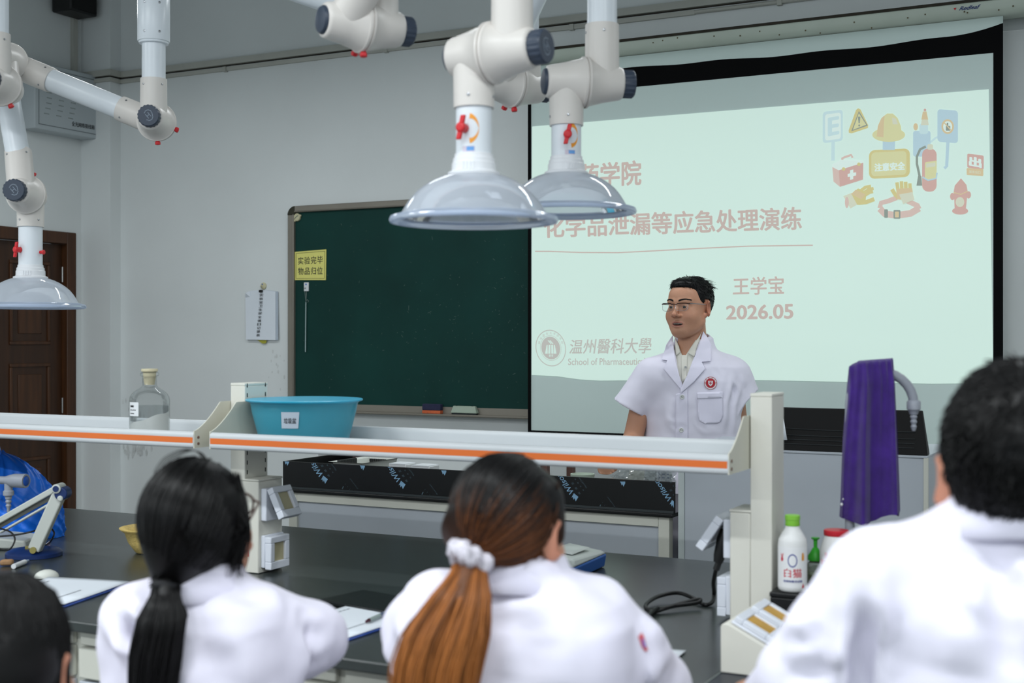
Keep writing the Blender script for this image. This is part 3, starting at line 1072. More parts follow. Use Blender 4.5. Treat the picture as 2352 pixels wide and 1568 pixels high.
# printed protective film still on the black front panel
fy = TY0 - .0006
def film(px0, py0, mats_parent):
    """one repeat of the slanted film print; (px0, py0) = foot of the mark in the photograph"""
    def P(dx, dy):
        return aY(px0 + dx * 1.22, py0 + dy * 1.22, fy)
    m = MB()
    # brand word runs up to the left, letters upside down along the slope
    ux, uy = (-30.0, -40.5), (12.0, -5.5)        # word direction reversed: from the mark up-left
    o = (-8.0, -11.0)
    add_text(m, 'Wilson', lambda u, v: P(o[0] + ux[0] * u * .92 + uy[0] * (1 - v) * .78 - 2, o[1] + ux[1] * u * .92 + uy[1] * (1 - v) * .78 - 1), .01)
    m.poly([P(-2, -15), P(6.5, -8), P(1.5, 0.5), P(-1, -6), P(-2.5, -2.5), P(-4, -8), P(-6.5, -6.5)])
    m.build('film_lettering', M_film, mats_parent, smooth=False)
    m = MB()
    for k in range(3):
        x, y = 8 - 6.2 * k, -14 - 9.2 * k
        add_text(m, '威盛亚'[k], lambda u, v, x=x, y=y: P(x - 2.6 * u * 1.1 + 3.4 * (1 - v), y - 3.6 * u * 1.1 - 1.6 * (1 - v) + 2), .008)
    for k in range(5):
        x, y = 15.5 - 5.0 * k, -19 - 6.8 * k
        add_text(m, '抗倍特板膜'[k], lambda u, v, x=x, y=y: P(x - 1.8 * u + 2.4 * (1 - v), y - 2.5 * u - 1.2 * (1 - v)), .008)
    add_text(m, 'Wilsonart® Chemsurf', lambda u, v: P(21 - 17 * u + 2.6 * (1 - v), -23.5 - 22.5 * u - 1.6 * (1 - v)), .0)
    m.build('film_small_print', M_film2, mats_parent, smooth=False)


def clip_below(o, zmax, zmin=0.8665):
    me = o.data
    off = wloc(o.parent)
    bm = bmesh.new()
    bm.from_mesh(me)
    xm = TX1 - .002 - off.x
    for co, no in (((0, 0, zmax - off.z), (0, 0, 1)), ((0, 0, zmin - off.z), (0, 0, -1)), ((xm, 0, 0), (1, 0, 0))):
        bmesh.ops.bisect_plane(bm, geom=bm.verts[:] + bm.edges[:] + bm.faces[:], plane_co=co, plane_no=no, clear_outer=True)
    bm.to_mesh(me)
    bm.free()


n_before = set(bpy.data.objects)
for (x, y) in ((745, 1110), (923.5, 1122), (1107, 1135), (1320.5, 1150.5), (1546, 1166)):
    film(x, y, apron)
for (x, y) in ((660, 1069.5), (834, 1080), (1021, 1092), (1432, 1117.5), (1222, 1105)):
    m = MB()
    m.poly([aY(x - 8, y - 12, fy), aY(x + 4, y - 12, fy), aY(x + 4, y - 8, fy), aY(x, y, fy), aY(x - 2, y - 6, fy), aY(x - 4, y - 3, fy), aY(x - 6, y - 9, fy)])
    m.build('film_mark', M_film, apron, smooth=False)
for (x, y) in ((786, 1124), (969, 1137), (1377, 1166), (1168, 1152)):
    m = MB()
    m.poly([aY(x - 1, y - 2, fy), aY(x + 2, y - 8, fy), aY(x + 4, y - 7, fy), aY(x + 1, y - 1, fy)])
    for k in range(3):
        add_text(m, '特耐磨'[k], lambda u, v, k=k: aY(x + 6 - 1.8 * u + 2 + k * 5.2, y - 13 + k * 6 + 2.4 * u - 1.4 * v, fy), .01)
    add_text(m, 'Chemical Resistant HPL', lambda u, v: aY(x + 19 + 18 * u - 2.4 * v, y - 26 + 24 * u + 1.2 * v, fy), 0)
    m.build('film_small_print', M_film2, apron, smooth=False)
for o in set(bpy.data.objects) - n_before:
    clip_below(o, 0.9755, 0.8745)

# things on the teaching bench
def TZ(px, py, z=0.866):
    return aZ(px, py, z)

bk = thing('plastic_basket', (-2.74, 4.52, 0.866), 'white slotted plastic basket on the teaching bench', 'basket')
M_bask = mat('basket_white', (216, 218, 212), 0.45, var=0.03)
a, b, c = aY(755, 1062, 4.36), aY(838, 1047, 4.60), aY(925, 1056, 4.60)
ztop = 0.974
x0, x1, y0, y1 = a.x + .0, aY(870, 1075, 4.36).x, 4.36, 4.66
x1 = aY(922, 1056, 4.66).x
m = MB()
ins = .018
def ringpts(d, z):
    return [(x0 + d, y0 + d, z), (x1 - d, y0 + d, z), (x1 - d, y1 - d, z), (x0 + d, y1 - d, z)]
P0, P1, P2, P3, P4 = ringpts(ins + .012, .868), ringpts(.012, ztop - .004), ringpts(-.004, ztop), ringpts(.016, ztop - .004), ringpts(ins + .016, .872)
vs = P0 + P1 + P2 + P3 + P4
fs = [(3, 2, 1, 0)]
for k in range(4):
    for i in range(4):
        j = (i + 1) % 4
        fs.append((k * 4 + i, k * 4 + j, (k + 1) * 4 + j, (k + 1) * 4 + i))
fs.append((16, 17, 18, 19))
m.add(vs, fs)
m.build('tub', M_bask, bk, bevel=.002)
m = MB()
n = 16
for i in range(n):
    t = .06 + .42 * i / (n - 1)
    yy = y0 + (y1 - y0) * t
    m.obox((x0 + .0225, yy + .02, .962), (.0045, 0, -.0012), (0, .003, 0), (0, 0, .014))
for i in range(10):
    xx = x0 + (x1 - x0) * (.08 + .5 * i / 9)
    m.obox((xx, y1 - .0225, .950), (.003, 0, 0), (0, .004, 0), (0, 0, .014))
m.build('slot', mat('slot_shadow', (40, 42, 42), 0.8), bk)['kind'] = 'stuff'

for (p0, p1, lab) in (((893, 1064), (932, 1068), 'flat white carton on the teaching bench, nearest the slotted basket'),
                      ((945, 1068.5), (986, 1072), 'flat white carton on the teaching bench, right beside a twin carton')):
    a, b = aY(p0[0], p0[1], 4.42), aY(p1[0], p1[1], 4.42)
    cx_ = (a.x + b.x) / 2
    t = thing('carton', (cx_, 4.46, .866), lab, 'box', 'white cartons on the teaching bench')
    MB().box(a.x, b.x, 4.42, 4.50, .8665, .5 * (a.z + b.z)).build('body', M_white, t, bevel=.002)
    MB().box(a.x + .003, b.x - .003, 4.418, 4.502, .5 * (a.z + b.z) - .0005, .5 * (a.z + b.z) + .003).build('lid', mat('carton_lid', (232, 236, 240), 0.5), t)

wb = thing('document_holder', (-2.92, 4.70, 0.866), 'white upright holder in the left corner of the teaching bench', 'holder')
a = aY(748, 1040, 4.70)
MB().box(a.x, a.x + .016, 4.62, 4.79, .867, 1.02).build('side_panel', M_white, wb, bevel=.002)
MB().box(a.x + .016, a.x + .22, 4.775, 4.79, .8665, 1.02).build('back_panel', M_greyp, wb)
MB().box(a.x + .06, a.x + .135, 4.66, 4.76, .97, .995).build('inner_tray', M_cream, wb, bevel=.004)
MB().box(a.x + .15, a.x + .26, 4.69, 4.76, .867, 1.0).build('dark_folder', mat('maroon_card', (48, 20, 24), 0.7), wb)

gl_ = thing('petri_dish', TZ(1338, 1095, .965), 'pale green round dish lid behind the front panel of the teaching bench', 'dish')
c = aY(1338, 1096, 4.45)
MB().lathe([(-.09, .030), (-.008, .044), (0, .046), (.006, .046), (.007, .040), (.0, .036), (-.05, .03)], (c.x, c.y, .962), (0, 0, 1), 28).build('rim', mat('pale_green_plastic', (168, 182, 166)), gl_)

# clear bag with papers and a printed form
bg = thing('plastic_bag', aY(1475, 1112, 4.5), 'clear crinkled plastic bag of papers on the teaching bench', 'bag')
M_clear = glass('clear_film', (225, 232, 232), 0.16, 0.08, 1.6)
def crinkle(px0, px1, py0, py1, y, seed, amp=.012, nx=26, nz=12, shape=None):
    r = random.Random(seed)
    ph = [(r.uniform(8, 60), r.uniform(-40, 40), r.random() * 6.3, r.uniform(.3, 1)) for _ in range(7)]
    m = MB()
    vs = []
    for j in range(nz):
        for i in range(nx):
            u, v = i / (nx - 1), j / (nz - 1)
            top_ = shape(u) if shape else 0
            x = px0 + (px1 - px0) * u
            yy = (py0 + top_) + (py1 - py0 - top_) * v
            p = aY(x, yy, y)
            d = sum(a * (abs(math.sin(fx * u * .5 + fy_ * v * .25 + q)) - .5) for fx, fy_, q, a in ph)
            p.y += amp * d
            vs.append(p)
    fs = [(j * nx + i, (j + 1) * nx + i, (j + 1) * nx + i + 1, j * nx + i + 1) for j in range(nz - 1) for i in range(nx - 1)]
    m.add(vs, fs)
    return m
sh = lambda u: 26 * max(0, (.25 - u) / .25) ** 1.5 + 4 * math.sin(u * 9)
crinkle(1402, 1550, 1068, 1121, 4.40, 3, shape=sh).build('front_film', M_clear, bg, ang=25)
crinkle(1408, 1550, 1066, 1119, 4.50, 5, shape=sh).build('back_film', M_clear, bg, ang=25)
for (q, nm, mt) in ((((1448, 1072), (1482, 1066), (1478, 1119), (1436, 1119)), 'paper_bundle', mat('cream_paper', (206, 208, 198), .8)),
                    (((1484, 1070), (1508, 1068), (1508, 1119), (1478, 1119)), 'folded_paper', mat('grey_paper', (188, 196, 198), .8)),
                    (((1505, 1066), (1544, 1068), (1544, 1119), (1505, 1119)), 'printed_form', M_paper)):
    m = MB()
    m.poly([aY(x, y, 4.45) for x, y in q][::-1])
    o = m.build(nm, mt, bg, smooth=False, solid=.002)
    if nm == 'printed_form':
        m = MB()
        f = quad_fn(q[0], q[1], q[2], q[3], lambda x, y: aY(x, y, 4.447))
        for x in (.18, .36, .62, .9):
            m.poly([f(x, .3), f(x + .012, .3), f(x + .012, 1), f(x, 1)])
        for i in range(4):
            for x, w in ((.40, .16), (.68, .14), (.22, .05)):
                m.poly([f(x, .40 + .15 * i), f(x + w, .40 + .15 * i), f(x + w, .46 + .15 * i), f(x, .46 + .15 * i)])
        m.build('form_print', mat('print_blue_grey', (120, 134, 168), .8), o, smooth=False)

ch = thing('wooden_stool', aY(1294, 1090, 5.7), 'dark wooden post standing behind the teaching bench', 'stool')
a, b = aY(1281, 1000, 5.75), aY(1303, 1000, 5.75)
M_br = mat('brown_wood', (92, 62, 54), .5, var=.2, stretch=(6, 6, .6))
for y in (5.55, 5.85):
    MB().box(a.x, a.x + .036, y, y + .036, 0, .98).build('leg', M_br, ch, bevel=.003)
MB().box(a.x - .01, a.x + .046, 5.53, 5.90, .98, 1.0).build('top_rail', M_br, ch, bevel=.003)

# ------------------------------------------------------------------ multimedia podium
PX0, PX1, PY0, PY1, PZ = -1.531, -0.690, 4.27, 4.79, 1.102
pd = thing('podium', ((PX0 + PX1) / 2, 4.5, 0), 'tall grey teaching podium right of the lecturer', 'podium')
MB().box(PX0 + .022, PX1 - .012, PY0 + .004, PY1, 0.0, PZ - .006).build('cabinet', M_greyp, pd)
MB().box(PX1 - .0115, PX1, PY0 + .0125, PY1, 0.0, PZ - .006).build('side_board', M_greyp, pd)
MB().box(PX0, PX0 + .0215, PY0, PY1, 0, PZ - .006).build('side_board', mat('pale_grey_edge', (188, 196, 196), .5), pd)
MB().box(PX1 - .0115, PX1 + .002, PY0 - .001, PY0 + .012, 0, PZ - .006).build('cream_edge', M_cream_m, pd)
MB().box(PX0, PX1, PY0 - .002, PY1, PZ - .0055, PZ).build('top_board', M_greyp, pd)
mn = thing('monitor', (-1.08, 4.45, PZ), 'black tilted touch monitor seen from behind on the grey podium', 'monitor')
M_mon = mat('monitor_black', (9, 9, 10), 0.5, spec=.2, var=.1)
a0, a1 = aY(1804, 1033, PY0 + .02), aY(2131, 1043, PY0 + .02)
b1 = aY(2119, 943, PY0 + .10)
xL = -1.215
m = MB()
pf = [(PY0 + .015, PZ + .001), (PY0 + .10, b1.z), (PY0 + .112, b1.z), (PY0 + .06, PZ + .012), (PY0 + .055, PZ + .001)]
n = len(pf)
xr = [a1.x, b1.x, b1.x, a1.x, a1.x]
vs = [(xL, y, z) for y, z in pf] + [(x, y, z) for (y, z), x in zip(pf, xr)]
m.add(vs, [tuple(range(n - 1, -1, -1)), tuple(range(n, 2 * n))] + [(i, (i + 1) % n, (i + 1) % n + n, i + n) for i in range(n)])
m.build('housing', M_mon, mn, bevel=.003)
m = MB()
for t0, dip in ((.52, .010), (.36, .008), (.26, .006), (.16, .004)):
    pts = []
    for i in range(17):
        u = i / 16
        x = xL + .02 + (b1.x - .035 - xL) * u
        t = t0 - dip * 4 * (u * (1 - u)) * (3 if t0 > .5 else 1.2)
        pts.append((x, PY0 + .015 + .085 * t - .001, PZ + (b1.z - PZ) * t))
    m.tube(pts, .0012, 6)
m.build('groove', mat('groove_grey', (34, 38, 40), .4), mn)
nt_ = thing('paper_note', aY(1800, 1010, PY0 + .03), 'white paper slip hanging on the left end of the podium monitor', 'paper')
m = MB()
m.poly([aY(1786, 960, PY0 + .008), aY(1800, 962, PY0 + .008), aY(1808, 1010, PY0 + .006), aY(1786, 1010, PY0 + .006)][::-1])
m.build('slip', M_paper, nt_, solid=.001)

# ================================================================== students' bench
WX0, WX1, WY0, WY1, WZ = -4.75, 1.3, 2.27, 3.775, 0.80
SEAM = -0.814
LB = thing('laboratory_bench', ((WX0 + WX1) / 2, 3.02, 0), 'long black-topped laboratory bench with cream cabinets', 'bench')
MB().box(WX0, SEAM - .0012, WY0, WY1, WZ - .026, WZ).build('worktop', M_wtop, LB, bevel=.004)
MB().box(SEAM + .0012, WX1, WY0, WY1, WZ - .026, WZ).build('sink_worktop', mat('blue_black_worktop', (44, 48, 56), 0.42, spec=.45, var=.06, vscale=30), LB, bevel=.004)
MB().box(SEAM - .0012, SEAM + .0012, WY0 + .002, WY1 - .002, WZ - .02, WZ + .0004).build('joint_strip', mat('sealant', (120, 128, 128), .6), LB)
MB().box(WX0 + .02, WX1 - .02, WY0 + .05, WY1 - .05, 0.08, WZ - .028).build('carcass', M_cream_m, LB)
MB().box(WX0 + .04, WX1 - .04, WY0 + .09, WY1 - .09, 0, 0.08).build('plinth', mat('plinth_dark', (52, 52, 52), .6), LB)
x = WX0 + .05
ux = .776
while x + ux < WX1:
    a, b = x + .012, x + ux - .012
    MB().box(a, b, WY0 + .034, WY0 + .0495, .735, .770).build('rail', M_cream_m, LB, bevel=.003)
    d = MB().box(a, b, WY0 + .028, WY0 + .0495, .655, .730).build('drawer', M_cream_m, LB, bevel=.004)
    MB().box((a + b) / 2 - .07, (a + b) / 2 + .07, WY0 + .022, WY0 + .028, .69, .708).build('drawer_pull', mat('pull_grey', (120, 122, 116), .5), d, bevel=.003)
    for (c0, c1) in ((a, (a + b) / 2 - .003), ((a + b) / 2 + .003, b)):
        MB().box(c0, c1, WY0 + .030, WY0 + .0495, .10, .648).build('door', M_greyp, LB, bevel=.003)
    x += ux

# ------------------------------------------------------------------ service posts with sockets
M_post = mat('post_cream', (224, 222, 212), 0.5, var=.02)
M_sock = mat('socket_white', (222, 226, 236), 0.4, var=.02)
M_win = mat('socket_window', (180, 172, 138), 0.35, var=.1)
M_win2 = mat('socket_window_amber', (196, 150, 50), 0.35, var=.15, vscale=30)


def socket(root, c, n, up, w=.090, h=.094, opened=0.0, win=None, t=None, lt=.022):
    """weatherproof socket on a face: back box, and a lid (sub-part) hinged along its top"""
    c, n, up = Vector(c), Vector(n).normalized(), Vector(up).normalized()
    s = up.cross(n)
    m = MB()
    t = t or (.020 if opened else .014)
    m.obox(c + n * (t / 2), s * (w / 2), up * (h / 2), n * (t / 2))
    base = m.build('socket', M_sock, root, bevel=.003)
    hinge = c + n * t + up * (h / 2 - .004)
    ca, sa = math.cos(opened), math.sin(opened)
    d = (-up) * ca + n * sa               # direction the lid hangs in
    ln = n * ca + up * sa                 # lid's own outward normal
    e = .018
    m = MB()
    L, W = h, w * .97
    def bar(s0, s1, d0, d1, t0=0.0, t1=lt):
        m.obox(hinge + s * ((s0 + s1) / 2) + d * ((d0 + d1) / 2) + ln * ((t0 + t1) / 2), s * abs(s1 - s0) / 2, d * abs(d1 - d0) / 2, ln * abs(t1 - t0) / 2)
    bar(-W / 2, W / 2, 0, e)
    bar(-W / 2, W / 2, L - e - .004, L)
    bar(-W / 2, -W / 2 + e, e, L - e - .004)
    bar(W / 2 - e, W / 2, e, L - e - .004)
    lid = m.build('socket_cover', M_sock, base, bevel=.002)
    m = MB()
    m.obox(hinge + d * (L / 2) + ln * (lt * .55), s * (W / 2 - e), d * (L / 2 - e), ln * .002)
    m.build('window', win or M_win, lid)
    if opened:
        m = MB()
        for q in (-.016, .016):
            m.obox(c + n * (t + .001) + s * q * .7 - up * .01, s * .002, up * .006, n * .001)
        m.build('socket_slots', M_black, base)
    return base


def service_post(cx, label, right, label_cat='service post'):
    r = thing('service_post', (cx, 3.02, WZ), label, label_cat)
    z1 = 1.346
    MB().box(cx - .026, cx + .026, 2.967, 3.073, WZ, z1 - .004).build('post', M_post, r, bevel=.002)
    MB().box(cx - .0265, cx + .0265, 2.9665, 3.0735, z1 - .004, z1 + .004).build('post_cap', M_post, r, bevel=.002)
    m = MB()
    for k in range(10):
        zz = 1.085 + .028 * k
        for sgn in ((-1, 1) if right > 0 else (-1,)):
            for y in (2.978, 3.062):
                m.box(cx + sgn * .026 - .0006, cx + sgn * .026 + .0006, y - .002, y + .002, zz, zz + .012)
    m.build('bracket_slots', mat('slot_shadow', (40, 42, 42), .8), r)['kind'] = 'stuff'
    MB().box(cx - .076, cx + right, 2.9665, 3.078, WZ + .001, 1.066).build('socket_box', M_post, r, bevel=.003)
    MB().box(cx - .078, cx + right + .002, 2.9645, 3.080, 1.066, 1.0725).build('box_lid', M_post, r, bevel=.003)
    return r


M_red = mat('sticker_red', (196, 40, 60), .6)
p1 = service_post(-2.416, 'cream service post between the two shelf spans, red sticker on its box', .076)
socket(p1, (-2.34, 3.022, .999), (1, 0, 0), (0, 0, 1), opened=math.radians(27))
socket(p1, (-2.34, 3.022, .863), (1, 0, 0), (0, 0, 1))
m = MB()
m.poly([aY(548, 1253, 2.9655), aY(572, 1255, 2.9655), aY(572, 1278, 2.9655), aY(548, 1276, 2.9655)][::-1])
stk = m.build('red_sticker', M_red, p1, smooth=False)
m = MB()
add_text(m, '☆', quad_fn((560, 1256), (569, 1257), (569, 1268), (560, 1267), lambda x, y: aY(x, y, 2.9652)), .03)
add_text(m, '021', quad_fn((551, 1270), (568, 1271.5), (568, 1275.5), (551, 1274), lambda x, y: aY(x, y, 2.9652)), .02)
m.build('sticker_print', M_white, stk, smooth=False)
p2 = service_post(-0.858, 'cream service post right of the lecturer, at the end of the middle shelf', -.0262)
socket(p2, (-0.934, 3.022, .999), (-1, 0, 0), (0, 0, 1), opened=math.radians(34))
socket(p2, (-0.934, 3.022, .863), (-1, 0, 0), (0, 0, 1))

# power lead
M_cord = mat('black_rubber', (14, 14, 15), .45, var=.1)
pl = thing('power_cord', aZ(1540, 1400, WZ), 'black power lead plugged into the post and coiled on the bench', 'cord')
q0 = Vector((-.962, 3.02, 1.015))
q1 = Vector((-.978, 3.012, .935))
MB().tube([q0, q0.lerp(q1, .3), q0.lerp(q1, .8), q1], [.012, .016, .0145, .011], 14).build('plug', M_cord, pl)
MB().tube([q1 + Vector((.004, 0, .006)), q1 + Vector((-.004, -.002, -.018))], .008, 10).build('strain_relief', M_cord, pl)


def smooth_path(pts, n=8):
    out = []
    P = [Vector(p) for p in pts]
    for i in range(len(P) - 1):
        a, b, c, d = P[max(i - 1, 0)], P[i], P[i + 1], P[min(i + 2, len(P) - 1)]
        for k in range(n):
            t = k / n
            out.append(.5 * ((2 * b) + (c - a) * t + (2 * a - 5 * b + 4 * c - d) * t * t + (3 * b - a - 3 * c + d) * t ** 3))
    out.append(P[-1])
    return out


zc = WZ + .005
pts = [q1 + Vector((-.004, -.002, -.016)), q1.lerp(aZ(1636, 1380, zc), .5) + Vector((-.004, 0, 0)), aZ(1640, 1362, zc + .02)]
pts += [aZ(x, y, zc + h) for x, y, h in ((1636, 1382, .004), (1618, 1388, 0), (1590, 1372, .006), (1555, 1361, .014), (1510, 1370, .010), (1484, 1388, .004), (1490, 1400, 0),
                                       (1520, 1398, .004), (1570, 1384, .010), (1606, 1376, .014), (1600, 1384, .008), (1545, 1392, .006), (1505, 1404, .001), (1470, 1409, 0), (1400, 1405, 0), (1330, 1400, 0))]
MB().tube(smooth_path(pts), .0052, 10).build('cable', M_cord, pl)
m = MB()
m.tube(smooth_path([aZ(1497, 1402, zc), aZ(1488, 1415, zc), aZ(1500, 1404, zc + .004), aZ(1512, 1396, zc + .008)]), .005, 8)
m.build('cable_tail', M_cord, pl)

# ------------------------------------------------------------------ shelves over the bench
M_alu = mat('white_coated_shelf', (206, 210, 213), 0.32, spec=.5, var=.015)
M_orange = mat('orange_strip', (224, 112, 46), .45, var=.04, vscale=3)
M_brk = mat('bracket_cream', (216, 214, 200), .5, var=.02)
ZS0, ZST = 1.171, 1.2175
YA, YBk = 2.81, 3.232


def shelf(x0, x1, label):
    r = thing('bench_shelf', ((x0 + x1) / 2, 3.02, ZS0), label, 'shelf', 'orange-edged shelves over the bench')
    MB().box(x0 + .004, x1 - .004, YA + .012, YBk - .012, 1.176, 1.182).build('shelf_plate', M_alu, r)
    for s, y in ((1, YA), (-1, YBk)):
        pf = [(0.004, ZS0), (0, ZS0 + .005), (-.001, ZS0 + .013), (-.0005, ZS0 + .014), (-.0005, ZS0 + .031), (-.001, ZS0 + .032),
              (0, ZST - .007), (.004, ZST - .001), (.009, ZST), (.013, ZST - .004), (.014, ZST - .014), (.012, ZST - .026), (.014, 1.179), (.014, ZS0)]
        m = MB()
        m.prism([(x0 + .002, y + s * d, z) for d, z in pf], (x1 - x0 - .004, 0, 0))
        rail = m.build('edge_rail', M_alu, r, ang=60)
        m = MB()
        m.box(x0 + .004, x1 - .004, y - s * .0012, y - s * .0004, ZS0 + .0145, ZS0 + .0305)
        m.build('orange_strip', M_orange, rail)
    for sx, xe in ((1, x0), (-1, x1)):
        pr = [(YA + .001, ZS0)]
        c_ = []
        for i in range(13):            # the ogee of the bracket's shoulder
            t = i / 12
            y = YA + .001 + .112 * t
            z = ZST + .002 + (1.2965 - ZST - .002) * (t ** 1.45)
            c_.append((y, z))
        pr += [(YA + .001, ZS0 + .036)] + c_ + [(2.93, 1.2975)]
        mir = [(6.042 - y, z) for y, z in pr][::-1]
        m = MB()
        m.prism([(xe, y, z) for y, z in pr + mir], (sx * .003, 0, 0))
        b = m.build('bracket', M_brk, r)
        m = MB()
        for z in (ZS0 + .012, ZS0 + .030):
            m.lathe([(0, .0042), (.0015, .0042), (.002, .0025)], (xe - sx * .0, YA + .018, z), (-sx, 0, 0), 12)
        m.build('bracket_screws', mat('rusty_screw', (120, 92, 80), .5), b)
    return r


shelf(-4.02, -2.4435, 'orange-edged white shelf span at the left, holding the glass bottle')
shelf(-2.3885, -0.8865, 'orange-edged white shelf span in the middle, holding the blue basin')

# glass reagent bottle on the left shelf
c = aY(343.5, 985, 3.0)
bx, by, bz = c.x, 3.0, 1.182
gb = thing('reagent_bottle', (bx, by, bz), 'clear glass reagent bottle with white powder under water on the left shelf', 'bottle')
M_gls = glass('bottle_glass', (206, 218, 216), .0, .03, .6, .5, .16, .10)
R = .0605
outer = [(0, .052), (.002, .058), (.008, R), (.106, R), (.118, .0585), (.128, .053), (.137, .043), (.144, .032), (.149, .0245), (.154, .0215), (.181, .0215), (.183, .027), (.188, .0285), (.193, .027), (.195, .022)]
MB().lathe(outer, (bx, by, bz + .0005), (0, 0, 1), 40).build('glass', M_gls, gb)
M_liq = glass('clear_water', (150, 166, 170), .0, .02, .5, .6, .14, .22)
MB().lathe([(.046, R - .004), (.091, R - .004), (.0915, R - .006), (.0915, 0)], (bx, by, bz), (0, 0, 1), 36).build('water', M_liq, gb)
m = MB()
nn, mm = 28, 6
vs = []
Rp = R - .0035
for j in range(mm + 1):
    for k in range(nn):
        a = 2 * math.pi * k / nn
        rr_ = Rp * j / mm
        vs.append((bx + RT.x * rr_ * math.cos(a) - FW.x * rr_ * -math.sin(a), by + RT.y * rr_ * math.cos(a) + FW.y * rr_ * math.sin(a),
                   bz + .046 + .019 * rr_ / Rp * math.cos(a) + .008 * (rr_ / Rp) ** 2 + .002 * math.sin(5 * a)))
nb0 = len(vs)
for k in range(nn):
    a = 2 * math.pi * k / nn
    vs.append((vs[mm * nn + k][0], vs[mm * nn + k][1], bz + .004))
fs = []
for j in range(mm):
    for k in range(nn):
        k2 = (k + 1) % nn
        fs.append((j * nn + k, (j + 1) * nn + k, (j + 1) * nn + k2, j * nn + k2))
for k in range(nn):
    k2 = (k + 1) % nn
    fs.append((mm * nn + k, nb0 + k, nb0 + k2, mm * nn + k2))
m.add(vs, fs)
m.build('powder', mat('white_powder', (232, 234, 232), .95, var=.03, bump=.1), gb)
MB().lathe([(.156, .0150), (.180, .0190), (.1955, .0200), (.197, .0245), (.202, .0255), (.205, .0240), (.206, 0)], (bx, by, bz), (0, 0, 1), 28).build('stopper', mat('frosted_tan_glass', (206, 196, 164), .5, var=.08), gb)


def cyl_fn(cx_, cy_, R_, z0, z1, half, face=None, yaw=0.0):
    """maps u, v onto an upright cylinder facing the lens; half = half angle covered"""
    d = Vector((-cx_, -cy_, 0)).normalized()
    base = math.atan2(d.y, d.x) + yaw
    def fn(u, v):
        a = base + half * (2 * u - 1)
        return Vector((cx_ + R_ * math.cos(a), cy_ + R_ * math.sin(a), z0 + (z1 - z0) * v))
    return fn


def patch(mb, fn, n=10):
    vs = [fn(i / n, j) for j in (0, 1) for i in range(n + 1)]
    mb.add(vs, [(i, i + 1, n + 2 + i, n + 1 + i) for i in range(n)])


f = cyl_fn(bx, by, R + .0012, bz + .063, bz + .105, .33, yaw=-.88)
m = MB()
patch(m, f)
lb = m.build('paper_label', M_white, gb)
m = MB()
f2 = cyl_fn(bx, by, R + .0016, bz + .063, bz + .105, .33, yaw=-.88)
for v0, v1, u1 in ((.62, .78, .55), (.38, .48, .8), (.14, .22, .6)):
    for k in range(5):               # illegible handwriting
        u0_ = .15 + (u1 - .15) * k / 5
        m.poly([f2(u0_, v0 + .02 * (k % 2)), f2(u0_ + .09, v0 + .02), f2(u0_ + .09, v1), f2(u0_, v1 - .02 * (k % 3))])
m.build('label_writing', M_ink, lb, smooth=False)

# blue basin on the middle shelf
c = aY(699, 917, 3.02)
qx, qy = c.x, 3.02
bs = thing('basin', (qx, qy, 1.182), 'translucent blue plastic basin with a paper label on the shelf', 'basin')
M_basin = glass('blue_basin_plastic', (112, 220, 240), .80, .18, .5, .6, .15, .6)
Rb = .166
H0 = 1.1825
MB().lathe([(.0, 0), (.0, .118), (.003, .124), (.010, .128), (.085, .148), (.112, .153), (.1165, .158), (.119, .166), (.1215, .167), (.1235, .165), (.1235, .158), (.116, .150), (.085, .1455), (.010, .1255), (.004, .120), (.003, 0)],
           (qx, qy, H0), (0, 0, 1), 56).build('tub', M_basin, bs, ang=60)
MB().lathe([(.1165, .1585), (.1190, .1665), (.1225, .1680), (.1240, .1655), (.1240, .160)], (qx, qy, H0), (0, 0, 1), 56).build('rim', mat('basin_rim', (48, 176, 212), .3, var=.02), bs, ang=60)
d = Vector((-qx, -qy, 0)).normalized()
base = math.atan2(d.y, d.x)
def bas_fn(u, v):
    a = base - .46 + .34 * u + .03 * v
    z = .048 + (.094 - .048) * v - .004 * u * 0
    r = .128 + (.148 - .128) * (z - .010) / .075 + .0018
    return Vector((qx + r * math.cos(a), qy + r * math.sin(a), H0 + z))
m = MB()
patch(m, bas_fn)
lb = m.build('paper_label', mat('label_greyish', (186, 196, 208), .7), bs)
m = MB()
def bas_fn2(u, v):
    p = bas_fn(u, v)
    return p + Vector((p.x - qx, p.y - qy, 0)).normalized() * .0008
add_text(m, '垃圾盆', lambda u, v: bas_fn2(.16 + .70 * u, .30 + .34 * v), .012)
m.build('label_writing', M_ink, lb, smooth=False)

# ================================================================== smaller things on the bench
# angled socket console at the end of the dry bench
wc = thing('socket_console', (-.72, 2.645, WZ), 'cream wedge shaped socket console with two amber windows on the bench', 'socket console')
m = MB()
pf = [(-.813, WZ + .001), (-.813, .893), (-.8105, .8985), (-.804, .9015), (-.797, .9005), (-.790, .8975), (-.605, .806), (-.603, WZ + .001)]
m.prism([(x, 2.52, z) for x, z in pf], (0, .25, 0))
m.build('console_body', M_post, wc, bevel=.002)
sl = Vector((.185, 0, -.0915)).normalized()
sn = Vector((.0915, 0, .185)).normalized()
for k, y in enumerate((2.58, 2.695)):
    cpt = Vector((-.790, 0, .8975)) + sl * .040 + Vector((0, y, 0))
    socket(wc, cpt + sn * .0005, sn, -sl, w=.094, h=.094, win=M_win2, t=.006, lt=.012)

